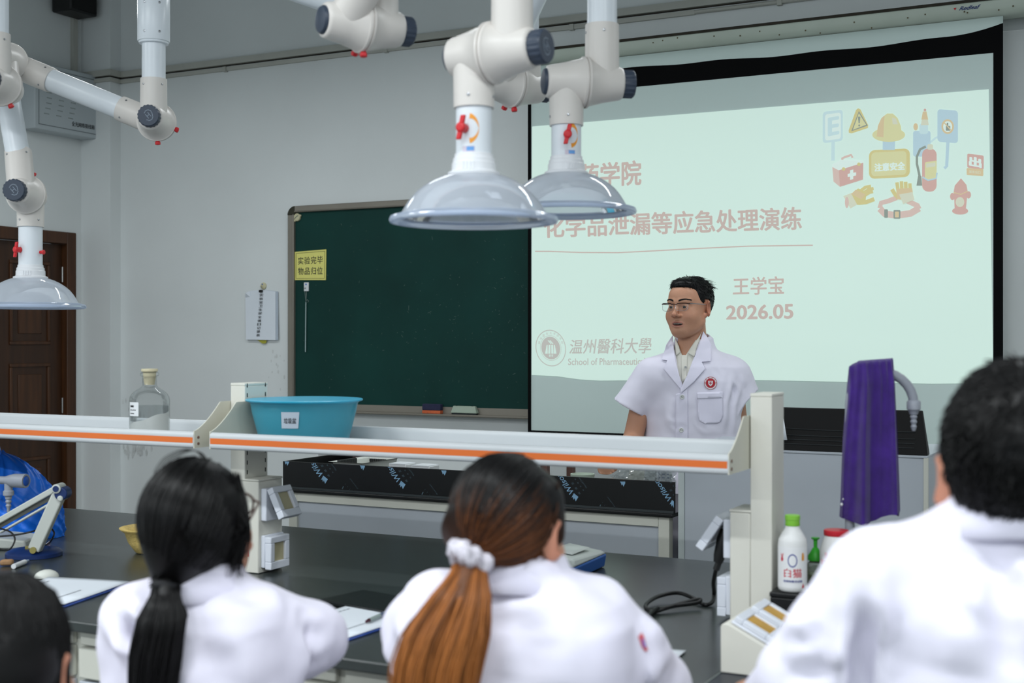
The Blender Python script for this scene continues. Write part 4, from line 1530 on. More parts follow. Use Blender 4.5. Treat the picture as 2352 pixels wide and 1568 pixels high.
# black ledge of the sink with the cleaning things
LX0, LX1, LY0, LY1, LZ = -.829, -.36, 2.94, 3.34, .89
lg = thing('sink_ledge', ((LX0 + LX1) / 2, (LY0 + LY1) / 2, WZ), 'black raised ledge of the bench sink carrying the cleaning bottles', 'sink ledge')
M_ledge = mat('black_resin', (22, 23, 25), .35, var=.1, vscale=25)
MB().box(LX0, LX1, LY0, LY1, WZ + .001, LZ - .012).build('body', M_ledge, lg, bevel=.003)
MB().box(LX0 - .001, LX1 + .002, LY0 - .003, LY1 + .002, LZ - .0118, LZ).build('rim', M_ledge, lg, bevel=.003)

# dish soap
c = aZ(1819, 1357, LZ)
dx, dy = c.x, c.y + .005
R = .0335
ds = thing('dish_soap_bottle', (dx, dy, LZ), 'white dish soap bottle with green cap and red lettering by the post', 'bottle')
M_bot = mat('bottle_white', (232, 232, 232), .35, var=.01)
MB().lathe([(.0005, .028), (.004, .032), (.010, R), (.108, R), (.116, .0325), (.122, .0318), (.136, .024), (.147, .0172), (.152, .0165), (.152, 0)], (dx, dy, LZ), (0, 0, 1), 36).build('body', M_bot, ds, ang=50)
MB().lathe([(.1525, .0165), (.154, .0170), (.166, .0165), (.167, .0178), (.176, .0175), (.1775, .0160), (.1775, 0)], (dx, dy, LZ), (0, 0, 1), 28).build('cap', mat('lime_green', (134, 200, 66), .4, var=.03), ds)
f = cyl_fn(dx, dy, R + .0006, LZ, LZ + .1, 1.15)
m = MB()
patch(m, lambda u, v: cyl_fn(dx, dy, R + .0004, LZ + .012, LZ + .106, 1.35)(u, v), 14)
lb = m.build('label', mat('label_white', (238, 238, 240), .5, var=.01), ds)
m = MB()
add_text(m, '白猫', lambda u, v: f(.24 + .54 * u, .365 + .205 * v), .012)
m.build('brand_lettering', mat('label_red', (206, 40, 62), .5, var=0), lb, smooth=False)
m = MB()
add_text(m, '经典除菌洗洁精', lambda u, v: f(.22 + .58 * u, .25 + .055 * v), .02)
m.build('product_lettering', mat('label_blue', (62, 72, 150), .5, var=0), lb, smooth=False)
m = MB()
for k in range(28):              # plain ring where the badge stands
    a, b = 2 * math.pi * k / 28, 2 * math.pi * (k + 1) / 28
    P = lambda r, t: f(.50 + r * .92 * math.cos(t), .755 + 1.0 * r * math.sin(t))
    m.poly([P(.125, a), P(.155, a), P(.155, b), P(.125, b)])
m.build('ring_mark', mat('label_blue', (62, 72, 150)), lb, smooth=False)
def shape(u0, v0, pts):
    return [f(u0 + x, v0 + y) for x, y in pts]
m = MB()
m.poly(shape(.165, .80, [(-.05, -.02), (-.035, -.07), (.02, -.075), (.05, -.03), (.03, .03), (.055, .12), (.02, .10), (0, .04), (-.03, .11), (-.05, .10), (-.025, .03)]))
m.poly(shape(.83, .17, [(-.04, -.05), (.05, -.05), (.04, 0), (.01, .06), (-.02, 0)]))
m.build('red_mark', MATS['label_red'], lb, smooth=False)
m = MB()
m.poly(shape(.83, .80, [(-.04, -.05), (.05, -.05), (.05, .05), (.03, .13), (-.03, .13), (-.045, .03)]))
m.build('orange_mark', mat('label_orange', (226, 150, 50), .5, var=0), lb, smooth=False)

# white jar with red lid
c = aZ(1922, 1352, LZ)
jx, jy = aD(1921, 1352, 3.06).x, aD(1921, 1352, 3.06).y
jr = thing('cleaner_jar', (jx, jy, LZ), 'white plastic jar with a red lid behind the right student', 'jar')
MB().lathe([(.0005, .034), (.006, .039), (.082, .039), (.095, .036), (.118, .0285), (.121, .0275), (.121, 0)], (jx, jy, LZ), (0, 0, 1), 32).build('body', M_bot, jr, ang=50)
MB().lathe([(.1212, .0285), (.123, .0295), (.133, .0295), (.1345, .028), (.1345, 0)], (jx, jy, LZ), (0, 0, 1), 32).build('lid', mat('lid_red', (206, 40, 54), .4, var=.03), jr)
f = cyl_fn(jx, jy, .0396, LZ, LZ + .09, 1.1)
m = MB()
m.add([f(i / 10, .60 + .14 * j) for j in (0, 1) for i in range(11)], [(i, i + 1, 12 + i, 11 + i) for i in range(10)])
lb = m.build('label_band', mat('label_pink', (226, 130, 136), .5, var=.1), jr)
m = MB()
for q in range(3):
    m.poly([f(.14 + .15 * q, .78), f(.26 + .15 * q, .78), f(.24 + .15 * q, .94), f(.17 + .15 * q, .94)])
m.build('label_lettering', mat('label_pink_pale', (232, 176, 180), .5), lb, smooth=False)

# pump bottle
c = aD(1873, 1352, 3.10)
gx, gy = c.x, c.y
gp = thing('pump_bottle', (gx, gy, LZ), 'small clear pump bottle with green pump between the white bottles', 'bottle')
M_grn = mat('pump_green', (48, 158, 40), .4, var=.05)
MB().lathe([(.0005, .020), (.004, .023), (.044, .023), (.052, .016), (.055, .011), (.055, 0)], (gx, gy, LZ), (0, 0, 1), 24).build('body', glass('clear_plastic', (196, 206, 190), .22, .08, 1.2), gp)
MB().lathe([(.0555, .0185), (.066, .0185), (.075, .012), (.085, .0065), (.086, .0045), (.104, .005), (.106, .009), (.110, .0105), (.110, 0)], (gx, gy, LZ), (0, 0, 1), 24).build('pump', M_grn, gp)
MB().lathe([(.002, .0195), (.022, .0205), (.0225, 0)], (gx, gy, LZ), (0, 0, 1), 24).build('soap', mat('soap_olive', (120, 136, 60), .3), gp)

# swan-neck tap on the ledge, towel over it
M_tap = mat('tap_grey', (150, 154, 164), .4, var=.03)
c = aD(1952, 1300, 3.118)
fx, fy = c.x, c.y
tp = thing('swan_neck_tap', (fx, fy, LZ), 'grey swan-neck laboratory tap under the purple towel', 'tap')
MB().lathe([(.0005, .026), (.008, .026), (.012, .018), (.05, .0165), (.052, .0135), (.056, .0135)], (fx, fy, LZ), (0, 0, 1), 24).build('base', M_tap, tp)
ra = .0775
zc_ = 1.32
pth = [Vector((fx, fy, LZ + .056 + (zc_ - LZ - .056) * t)) for t in (0, .25, .5, .75, 1)]
pth += [Vector((fx, fy, zc_)) + RT * (ra - ra * math.cos(a)) + UP * (ra * math.sin(a)) for a in [math.pi * i / 14 for i in range(1, 15)]]
MB().tube(pth, .0118, 16).build('swan_neck', M_tap, tp)
e = pth[-1]
MB().lathe([(0, .0135), (-.004, .0165), (-.022, .0165), (-.026, .012), (-.034, .0095), (-.035, .006), (-.040, .0085), (-.047, .0055), (-.052, .0080), (-.059, .0050), (-.064, .0072), (-.074, .0040), (-.074, 0)],
           e + Vector((0, 0, .010)), (0, 0, 1), 20).build('hose_nozzle', M_tap, tp)
hb = Vector((fx, fy, LZ + .035)) + RT * .036
m = MB()
m.tube([Vector((fx, fy, LZ + .035)), hb], .009, 12)
m.lathe([(-.02, .008), (-.018, .013), (.018, .013), (.022, .009)], hb, (0, 0, 1), 16)
m.build('valve', M_tap, tp)

tw = thing('towel', Vector((fx, fy, .99)) + RT * .045, 'purple towel draped over the grey swan-neck tap', 'towel')
NV, NU = 44, 90
def towel_pt(a, v):
    """a: angle round the folded towel's closed outline; v: 0 top .. 1 bottom"""
    cu, su = math.cos(a), math.sin(a)
    xl = (1950 - 1985) * (1 - v) + (1929 - 1985) * v - 4 * math.sin(v * 5) * v
    xr_ = (2051 - 1985) * (1 - v) ** 1.2 + (2066 - 1985) * (1 - (1 - v) ** 1.2)
    hw = (xr_ - xl) / 2
    mid = (xr_ + xl) / 2
    k = 2.6
    ex = math.copysign(abs(cu) ** (2 / k), cu)
    px = mid + hw * ex
    X = (px + 33) * 3.118 / F_PX
    fold = .017 * math.sin(ex * 6.0 + 1.0) * (0.1 + .9 * v) + .006 * min(1, v * 5) * math.sin(ex * 11 + 2 + v * 1.2) + .003 * math.sin(ex * 21 + v * 3)
    dep = .030 + .006 * v
    sg = math.copysign(abs(su) ** .55, su)
    Y = -dep * sg + fold * (1 if su > 0 else .8) * (1 if abs(su) > .15 else .4)
    Y += -.012 * (1 if su > 0 else -1) * min(1, abs(su) * 3) * max(0, .12 - v) / .12 * -1
    ztop = 1.4225 - .012 * max(0, (-ex - .55)) / .45 + .004 * ex
    zbot = 1.040 + (.012 * (ex > 0) * ex + .018 * max(0, ex - .2) * (1 if su > 0 else 0) + .006 * math.sin(ex * 4))
    return Vector((fx, fy, 0)) + RT * X + FW * Y + UP * (ztop + (zbot - ztop) * v)
vs = [towel_pt(2 * math.pi * i / NU, j / (NV - 1)) for j in range(NV) for i in range(NU)]
# close the top gently over the pipe
fs = [(j * NU + i, (j + 1) * NU + i, (j + 1) * NU + (i + 1) % NU, j * NU + (i + 1) % NU) for j in range(NV - 1) for i in range(NU)]
top_c = [vs[i] for i in range(NU)]
cen = len(vs)
for i in range(NU):
    a = 2 * math.pi * i / NU
    p = top_c[i]
    q = top_c[(NU - i) % NU]
    vs.append(p.lerp(q, .5) + UP * .006)
fs += [(i, (i + 1) % NU, cen + (i + 1) % NU, cen + i) for i in range(NU)]
m = MB()
m.add(vs, fs)
m.build('cloth', mat('purple_terry', (62, 30, 124), .95, var=.22, vscale=26, sheen=.25, bump=.5, bscale=500), tw, ang=180)
m = MB()
for px, py, r in ((1933, 1158, 3.2), (1936.5, 1146, 1.8)):
    c = aD(px, py, 3.118 - .036)
    m.ball(c, (r * .001, .002, r * .0012), 10, 6)
m.build('white_spot', M_white, tw)

# ------------------------------------------------------------------ left end of the bench
# blue bag
bb = thing('refuse_bag', aZ(60, 1225, WZ), 'bright blue plastic bag slumped on the left end of the bench', 'bag')
M_bag = mat('blue_bag_film', (22, 112, 226), .38, var=.2, vscale=9, bump=.25, bscale=26)
c0 = aD(25, 1150, 4.42)
r_ = random.Random(5)
wv = [(r_.uniform(2, 7), r_.uniform(-6, 6), r_.uniform(2, 9), r_.random() * 6.3) for _ in range(9)]
vs, fs = [], []
NA, NB = 150, 76
for j in range(NB + 1):
    v = j / NB
    for i in range(NA):
        a = 2 * math.pi * i / NA
        z = (WZ + .001) + (1.089 - WZ) * v
        prof = (1 - v ** 2.6) ** .55 * (1 - .10 * (1 - v) ** 2) if v < 1 else 0
        q = sum(abs(math.sin(fx_ * a * .5 * 2 / 2 + fz * v + p)) * .5 ** (k * .35) for k, (fx_, fz, _, p) in enumerate(wv)) / 4.0
        q2 = abs(math.sin(7 * a + 11 * v + 2 * math.sin(5 * v + a))) + .7 * abs(math.sin(13 * a - 9 * v + 1.5 * math.sin(4 * a)))
        rr_ = prof * (.190 + .035 * (q - .6) - .014 * q2 * (.4 + v) + .02 * math.cos(3 * a + 2 * v))
        pk = .05 * v ** 3
        vs.append(Vector((c0.x, c0.y, 0)) + RT * (rr_ * math.cos(a) - .03 * v - pk * .3) + FW * (rr_ * .72 * math.sin(a)) + UP * z)
for j in range(NB):
    for i in range(NA):
        k = (i + 1) % NA
        fs.append((j * NA + i, j * NA + k, (j + 1) * NA + k, (j + 1) * NA + i))
m = MB()
m.add(vs, fs)
tipc = Vector((c0.x, c0.y, 0)) - RT * .045
for k in range(5):
    a = k * 1.256 + .4
    d_ = RT * math.cos(a) + FW * math.sin(a)
    m.add([tipc + UP * 1.075 + d_ * .035, tipc + UP * 1.075 + d_.cross(UP) * .022, tipc + UP * (1.098 + .004 * k) + d_ * .016, tipc + UP * 1.07 - d_.cross(UP) * .02],
          [(0, 1, 2), (0, 2, 3), (1, 3, 2)])
m.build('film', M_bag, bb, ang=60)

# grey bench tap with a blue end
M_tapl = mat('tap_grey', (150, 154, 164))
c = aD(50, 1104, 4.02)
bt = thing('water_tap', (c.x - .02, c.y, WZ), 'grey wall-style water tap with blue end cap on the left of the bench', 'tap')
ax = (RT * .97 - FW * .26).normalized()
base_p = c - ax * .16
MB().tube([base_p - UP * .02 + UP * 0, base_p - UP * .02], .001, 6)
MB().lathe([(-.20, .0125), (-.06, .0125), (-.055, .014), (-.028, .0215), (.014, .0225), (.016, .0215), (.016, .016), (.012, .0155), (.012, 0)], c, ax, 28).build('barrel', M_tapl, bt)
MB().lathe([(.0122, .0152), (.0165, .015), (.018, .013), (.018, .0)], c, ax, 24).build('end_cap', mat('cap_blue', (30, 84, 176), .35, var=.05), bt)
n0 = c - ax * .048
MB().lathe([(0, .0125), (.030, .0125), (.034, .0165), (.046, .0165), (.050, .010), (.058, .0095), (.060, .0065), (.066, .0095), (.074, .0058), (.079, .0085), (.088, .0048), (.098, .0052), (.100, .003), (.100, 0)],
           n0, (0, 0, -1), 20).build('hose_nozzle', M_tapl, bt)
pb = c - ax * .19
MB().tube([(pb.x, pb.y, WZ + .001), (pb.x, pb.y, c.z + .012)], .015, 16).build('pillar', M_tapl, bt)
MB().lathe([(0.001, .028), (.006, .028), (.010, .018)], (pb.x, pb.y, WZ), (0, 0, 1), 20).build('flange', M_tapl, bt)

# electrode arm on a blue base (pH meter stand)
pm = thing('electrode_stand', aZ(85, 1285, WZ), 'white jointed electrode arm on a dark blue base at the left', 'stand')
M_arm = mat('arm_offwhite', (198, 202, 196), .45, var=.03)
M_nav = mat('navy_plastic', (22, 46, 98), .4, var=.06)
DZ = 3.96
b0, piv = aD(80, 1262, DZ), aD(137, 1134, DZ)
far = aD(-12, 1213, DZ)
cb_ = aZ(78, 1276, WZ)
MB().lathe([(.001, .085), (.012, .085), (.020, .076), (.024, .05), (.024, 0)], (cb_.x, cb_.y, WZ), (0, 0, 1), 40).build('base', M_nav, pm)


def beam(mb, a, b, w, d, side):
    a, b = Vector(a), Vector(b)
    t = (b - a).normalized()
    s = side - t * side.dot(t)
    s.normalize()
    n = t.cross(s)
    mb.obox((a + b) / 2, t * ((b - a).length / 2), s * w, n * d)


sd = FW
m = MB()
beam(m, b0 - FW * .0, piv, .016, .019, sd)
la = m.build('lower_arm', M_arm, pm, bevel=.004)
m = MB()
u1, u2 = aD(128, 1122, DZ), aD(-14, 1203, DZ)
beam(m, u1, u2, .017, .009, sd)
l1, l2 = aD(134, 1146, DZ), aD(2, 1222, DZ)
beam(m, l1, l2, .013, .0035, sd)
m.build('upper_arm', M_arm, pm, bevel=.003)
m = MB()
beam(m, aD(124, 1139, DZ + .004), aD(-6, 1211, DZ + .004), .008, .006, sd)
m.build('spring', mat('dull_grey_steel', (96, 98, 92), .5), pm)  # grey bar between the two rails of the upper arm
MB().lathe([(-.024, .020), (.024, .020)], aD(145, 1132, DZ), FW, 24).build('joint_plate', M_nav, pm, bevel=.003)
for (x, y, r) in ((136, 1120, .014), (145, 1142, .0085)):
    MB().lathe([(-.030, r * .7), (-.028, r), (.024, r), (.026, r * .7)], aD(x, y, DZ), FW, 20).build('joint_cap', M_arm, pm)
MB().lathe([(-.0312, .0095), (-.0302, .0095)], aD(136, 1120, DZ), FW, 20).build('blue_disc', M_nav, pm)
MB().lathe([(-.022, .010), (.022, .010)], aD(81, 1261, DZ), FW, 16).build('base_joint', mat('brass_dull', (150, 140, 80), .45), pm)
m = MB()
m.obox((cb_.x, cb_.y, WZ + .027), RT * .022, FW * .02, UP * .006)
m.build('foot_block', mat('brass_dull', (150, 140, 80)), pm, bevel=.003)
# white meter body at the frame's edge
mb_ = thing('bench_meter', aZ(10, 1275, WZ + .002), 'off-white bench meter cut by the left edge of the picture', 'meter')
c = aZ(5, 1262, WZ) + FW * .06
m = MB()
m.prism([c - RT * .13 + UP * .003 - FW * .07, c + RT * .085 + UP * .003 - FW * .07, c + RT * .075 + UP * .030 - FW * .07, c - RT * .13 + UP * .05 - FW * .07], FW * .15)
m.build('case', M_arm, mb_, bevel=.006)
m = MB()
m.tube(smooth_path([aD(-8, 1258, 3.93), aD(20, 1262, 3.91), aD(34, 1240, 3.92), aD(25, 1222, 3.93), aD(0, 1213, 3.93)]), .0028, 8)
m.tube(smooth_path([aD(-8, 1232, 3.96), aD(36, 1228, 3.96), aD(75, 1220, 3.97), aD(108, 1209, 4.04), aD(124, 1222, 4.06), aD(118, 1240, 4.03), aZ(104, 1252, WZ + .003), aZ(88, 1256, WZ + .003)]), .0028, 8)
m.build('leads', M_cord, mb_)['kind'] = 'stuff'
pn = thing('pen', aZ(104, 1257, WZ), 'pink and black pen lying on the bench right of the blue base', 'pen')
a, b, c = aZ(88, 1260, WZ + .024), aZ(112, 1254.5, WZ + .010), aZ(132, 1257.5, WZ + .004)
MB().tube([aZ(90, 1261.5, WZ + .0045), aZ(114, 1255, WZ + .0045)], .0042, 10).build('barrel', mat('pink_plastic', (214, 96, 176), .4), pn)
MB().tube([aZ(114.2, 1255, WZ + .0045), aZ(131, 1256.5, WZ + .0045)], [.0042, .003], 10).build('cap', M_black, pn)
cl = thing('plastic_strip', aZ(102, 1249, WZ), 'thin white bent plastic strip behind the pink pen', 'strip')
MB().tube([aZ(90, 1248.5, WZ + .003), aZ(105, 1250.5, WZ + .003), aZ(116, 1242.5, WZ + .004)], .0026, 8).build('strip', M_white, cl)

# tube and tan block left of the papers
tb = thing('marker_pen', aZ(47, 1296, WZ), 'short white marker pen lying below the blue stand', 'pen')
MB().tube([aZ(31, 1300.5, WZ + .008), aZ(57, 1290, WZ + .008)], .0075, 14).build('barrel', M_white, tb)
MB().tube([aZ(57.3, 1289.9, WZ + .008), aZ(65, 1286.5, WZ + .008)], [.0055, .003], 14).build('tip', mat('pale_blue_tip', (170, 186, 214), .4), tb)
bl = thing('cork_block', aZ(16, 1296, WZ), 'small tan block lying left of the white marker pen', 'block')
c = aZ(16, 1299, WZ)
m = MB()
m.obox(c + UP * .0105, RT * .017 + FW * .004, FW * .012, UP * .009)
m.build('block', mat('cork_tan', (158, 122, 88), .8, var=.2, vscale=60), bl, bevel=.006)

# yellow strainer bowl
c = aZ(348, 1268, WZ)
yb_ = thing('strainer_bowl', (c.x, c.y, WZ), 'yellow mesh plastic bowl left of the black haired student', 'bowl')
M_yb = mat('yellow_mesh_plastic', (242, 212, 130), .5, var=.10, vscale=90, bump=.35, bscale=260)
MB().lathe([(.001, 0), (.001, .045), (.004, .050), (.035, .072), (.066, .083), (.072, .092), (.078, .099), (.080, .0995), (.081, .097), (.075, .090), (.068, .080), (.036, .069), (.006, .048), (.005, 0)], (c.x, c.y, WZ), (0, 0, 1), 44).build('bowl', M_yb, yb_, ang=60)

# balance / stirrer, blue and white
p0 = aZ(1318, 1338, WZ)
pl_, pr_ = aZ(1226, 1316, WZ), aZ(1394, 1302, WZ)
el, er_ = (pl_ - p0), (pr_ - p0)
bs_ = thing('hotplate_stirrer', p0 + (el + er_) / 2, 'blue and white bench instrument seen from its back by the brown haired student', 'instrument')
M_ib = mat('instrument_blue', (24, 92, 176), .4, var=.03)
M_iw = mat('instrument_white', (206, 212, 208), .4, var=.03)
def slab(z0, z1, i0=0.0, i1=0.0, tilt=0.0):
    def ring_(i, z, tl):
        return [p0 + el * i + er_ * i + UP * (z - 0), p0 + el * i + er_ * (1 - i) + UP * (z + tl), p0 + el * (1 - i) + er_ * (1 - i) + UP * (z + tl), p0 + el * (1 - i) + er_ * i + UP * z]
    m = MB()
    vs = ring_(i0, z0, 0) + ring_(i1, z1, tilt)
    fs = [(3, 2, 1, 0), (4, 5, 6, 7)] + [(i, (i + 1) % 4, (i + 1) % 4 + 4, i + 4) for i in range(4)]
    if el.cross(er_).z > 0:
        fs = [tuple(reversed(q)) for q in fs]
    return m.add(vs, fs)
slab(.002, .040, .03, 0).build('base', M_ib, bs_, bevel=.005)
slab(.0402, .062, .0, .06, -.012).build('top_shell', M_iw, bs_, bevel=.007)
slab(.0622, .070, .22, .28, -.006).build('plate', M_iw, bs_, bevel=.003)
eln, ern = el.normalized(), er_.normalized()
nrm = -ern
m = MB()
for t, w, h in ((.36, .020, .010),):
    m.obox(p0 + el * t + UP * .020 + nrm * .001, eln * w, UP * h, nrm * .004)
m.build('mains_inlet', M_black, bs_, bevel=.003)
for t in (.60, .78):
    MB().obox(p0 + el * t + UP * .021 + nrm * .001, eln * .008, UP * .009, nrm * .003).build('switch', M_black, bs_, bevel=.002)

# papers, clip boards, pens
M_clipb = mat('clipboard_blue', (44, 74, 150), .45, var=.04)
def sheet_on_bench(name, o, d1, d2, w, h, label, cat, board=None, lines=0, curl=0.0, z=WZ + .006):
    r = thing(name, o + d1 * (w / 2) + d2 * (h / 2) - UP * (o.z - WZ), label, cat)
    if board:
        m = MB()
        c_ = o + d1 * (w / 2) + d2 * (h / 2)
        m.obox((c_.x, c_.y, WZ + .0025), d1 * (w / 2 + .004), d2 * (h / 2 + .006), UP * .002)
        m.build('clipboard', board, r, bevel=.001)
    m = MB()
    n1, n2 = 12, 10
    vs = []
    for j in range(n2 + 1):
        for i in range(n1 + 1):
            u, v = i / n1, j / n2
            p = o + d1 * (w * u) + d2 * (h * v)
            p.z = z + curl * (u ** 3 * .6 + (1 - u) ** 3 * .5) * (.4 + .6 * v) + curl * .3 * v ** 2 * math.sin(u * 5)
            vs.append(p)
    m.add(vs, [(j * (n1 + 1) + i, j * (n1 + 1) + i + 1, (j + 1) * (n1 + 1) + i + 1, (j + 1) * (n1 + 1) + i) for j in range(n2) for i in range(n1)])
    sh_ = m.build('sheet', M_paper, r, solid=.0012)
    if lines:
        m = MB()
        for k in range(lines):
            v = .86 - .62 * k / max(1, lines - 1)
            def fn(u, w_, v=v):
                p = o + d1 * (w * (.12 + .74 * u * (1 if k % 2 == 0 else .6))) + d2 * (h * (v + .028 * w_))
                q = (p - o)
                uu, vv = q.dot(d1) / w, q.dot(d2) / h
                p.z = z + .0012 + curl * (uu ** 3 * .6 + (1 - uu) ** 3 * .5) * (.4 + .6 * vv) + curl * .3 * vv ** 2 * math.sin(uu * 5)
                return p
            for q in range(14):
                m.poly([fn(q / 14, 0), fn(q / 14 + .055, 0), fn(q / 14 + .055, .8), fn(q / 14, .8)])
        m.build('print', mat('print_grey', (150, 156, 164), .8), sh_, smooth=False)
    return r

c1, c2, c3 = aZ(148, 1389, WZ + .006), aZ(297, 1337, WZ + .006), aZ(143, 1318, WZ + .006)
d1 = (c2 - c1)
w1 = d1.length
d1.normalize()
d2 = UP.cross(d1)
h1 = (c3 - c2).length
sheet_on_bench('clipboard_papers', c1, d1, d2, w1, max(.21, (c3 - c1).dot(d2)), 'white papers on a blue clipboard left of the yellow bowl', 'paper', M_clipb, 2, .012)
c1, c2 = aZ(799, 1465, WZ + .006), aZ(888, 1435, WZ + .006)
d1 = (c2 - c1).normalized()
d2 = UP.cross(d1)
sheet_on_bench('clipboard_papers', c1, d1, d2, .297, .21, 'white paper on a blue clipboard between the two ponytailed students', 'paper', M_clipb, 2, .004)
pn = thing('pen', aZ(862, 1418, WZ), 'grey pen with dark tip on the paper between the two students', 'pen')
q0_, q1_, q2_, q3_ = aZ(841, 1427, WZ + .014), aZ(848, 1424, WZ + .014), aZ(872, 1413.5, WZ + .014), aZ(905, 1399, WZ + .014)
MB().tube([q0_, q1_], [.003, .0048], 12).build('tip', mat('pen_maroon', (70, 30, 44), .4), pn)
MB().tube([q1_, q2_], .0052, 12).build('barrel', mat('pen_grey', (150, 164, 162), .35), pn)
MB().tube([q2_, q3_], .0054, 12).build('cap', mat('pen_blue_grey', (84, 98, 124), .35), pn)
tbm = thing('black_folder', aZ(812, 1396, WZ), 'flat black folder lying behind the paper with the grey pen', 'folder')
a, b, c = aZ(733, 1386, WZ + .001), aZ(885, 1414, WZ + .001), aZ(772, 1377, WZ + .001)
u_ = (b - a)
v_ = UP.cross(u_.normalized()) * .16
m = MB()
m.prism([a, b, b + v_, a + v_], UP * .012)
m.build('cover', mat('folder_black', (14, 19, 21), .3, spec=.4), tbm, bevel=.003)
c1 = aZ(1546, 1516, WZ + .006)
c2 = aZ(1576, 1491, WZ + .006)
d2 = (c2 - c1).normalized()
d1 = -UP.cross(d2)
sheet_on_bench('note_paper', c2 + d1 * -.29 - d2 * .21, d1, d2, .29, .21, 'white paper under the right arm of the brown haired student', 'paper', None, 2, .003, WZ + .003)
cov = thing('mouse_cover', aZ(105, 1325, WZ), 'rounded white plastic cover behind the left clipboard', 'cover')
c = aZ(107, 1326, WZ)
m = MB()
m.ball((c.x, c.y, WZ + .001), (.034, .022, .022), 20, 12, (RT * .93 + FW * .37, FW * .93 - RT * .37, UP))
m2 = MB()
m2.add([p if p[2] > WZ + .001 else (p[0], p[1], WZ + .001) for p in m.v], m.f)
m2.build('cover', mat('cover_white', (216, 218, 210), .45), cov)

# ================================================================== exhaust arms with clear hoods
M_pvc = mat('pvc_white', (222, 228, 234), .28, spec=.5, var=.015)
M_abs = mat('joint_offwhite', (214, 209, 204), .38, spec=.5, var=.02)
M_knob = mat('knob_slate', (52, 62, 78), .45, var=.06)
M_redk = mat('knob_red', (206, 36, 44), .4, var=.04)
M_hood = glass('hood_clear_blue', (228, 236, 248), .58, .05, .8, .35, .30)
M_hrim = glass('hood_rim_blue', (214, 226, 244), .86, .12, .35, .5, .14)
M_screw = mat('screw_steel', (170, 172, 176), .3, metal=1.0)
RTU, RCO = .0385, .0435


def elbow(root, c, ax, dA, lA, dB, lB, capA='knob', capB='dome', red=(), down=None):
    """two half shells on a common axis ax (A on its + side), each with a branch; knob or dome caps; red set screws on the flange"""
    c, ax = Vector(c), Vector(ax).normalized()
    h = .047
    m = MB()
    m.lathe([(-.100, .034), (-.098, .040), (-.092, .0425), (-.052, .050), (-.010, .0610), (-.0075, .0655), (-.002, .0660), (-.0015, .0625),
             (.0015, .0625), (.002, .0660), (.0075, .0655), (.010, .0610), (.052, .050), (.092, .0425), (.098, .040), (.100, .034)], c, ax, 40)
    e = m.build('elbow_joint', M_abs, root, ang=50)
    for s, d, L in ((1, dA, lA), (-1, dB, lB)):
        d = Vector(d).normalized()
        o = c + ax * (s * h)
        m = MB()
        m.tube([o, o + d * (L * .5), o + d * L], [RCO + .001, RCO + .0006, RCO], 32)
        st = m.build('branch_collar', M_abs, e, ang=50)
        m = MB()
        sdv = ax.cross(d)
        for q in (-.75, .75):
            n_ = (sdv * math.sin(q) - EYE_DIR(o) * math.cos(q))
            n_ = (n_ - d * n_.dot(d)).normalized()
            m.lathe([(-.001, .0034), (.0012, .0034), (.0016, .002)], o + d * (L - .022) + n_ * (RCO + .0004), n_, 10)
        m.build('collar_screws', M_screw, st)
    for s, kind in ((1, capA), (-1, capB)):
        o, a = c + ax * (s * .100), ax * s
        m = MB()
        if kind == 'knob':
            n = 36
            prof = [(-.002, .034), (.002, .0365), (.026, .0365), (.030, .033), (.030, .0)]
            vs, fs = [], []
            u = a.orthogonal().normalized()
            w = a.cross(u)
            for k_, (hh, r) in enumerate(prof):
                for k in range(n * 2):
                    an = math.pi * k / n
                    rr2 = r - (.0016 if (k % 4 < 2 and k_ in (1, 2)) else 0)
                    vs.append(o + a * hh + (u * math.cos(an) + w * math.sin(an)) * max(rr2, 1e-5))
            nn_ = n * 2
            for i in range(len(prof) - 1):
                for k in range(nn_):
                    fs.append((i * nn_ + k, i * nn_ + (k + 1) % nn_, (i + 1) * nn_ + (k + 1) % nn_, (i + 1) * nn_ + k))
            m.add(vs, fs)
            kb = m.build('knob', M_knob, e, ang=30)
            m = MB()
            for t in range(11):          # the looped mark pressed in the knob
                q0, q1 = .5 + t * .42, .5 + (t + 1) * .42
                r0 = .016 + .002 * math.sin(t)
                m.poly([o + a * .0305 + (u * math.cos(q0) + w * math.sin(q0)) * (r0 - .0012), o + a * .0305 + (u * math.cos(q0) + w * math.sin(q0)) * (r0 + .0012),
                        o + a * .0305 + (u * math.cos(q1) + w * math.sin(q1)) * (r0 + .0012), o + a * .0305 + (u * math.cos(q1) + w * math.sin(q1)) * (r0 - .0012)])
            for q in (-.005, .005):
                m.obox(o + a * .0305 + u * q, u * .0011, w * .009, a * .0002)
            m.obox(o + a * .0305, u * .005, w * .0011, a * .0002)
            m.build('knob_mark', mat('knob_mark_grey', (120, 132, 146), .5), kb, smooth=False)
        else:
            m.lathe([(-.002, .0335), (.003, .0335), (.008, .030), (.011, .020), (.0125, 0)], o, a, 32)
            m.build('end_cap', M_knob, e)
    dn = Vector(down) if down else Vector((0, 0, -1))
    dn = (dn - ax * dn.dot(ax)).normalized()
    sd_ = ax.cross(dn)
    for ang in red:
        n_ = dn * math.cos(ang) + sd_ * math.sin(ang)
        m = MB()
        m.lathe([(-.004, .0075), (.004, .0075), (.005, .0095), (.012, .0095), (.014, .008), (.014, 0)], c + n_ * .0635, n_, 6)
        m.build('red_screw', M_redk, e, bevel=.001)
    return c + ax * h, c - ax * h


def EYE_DIR(p):
    return (Vector(p) - EYE).normalized()


def tube_part(root, a, b, r=RTU, name='pipe'):
    return MB().tube([Vector(a), Vector(a).lerp(Vector(b), .5), Vector(b)], r, 36).build(name, M_pvc, root)


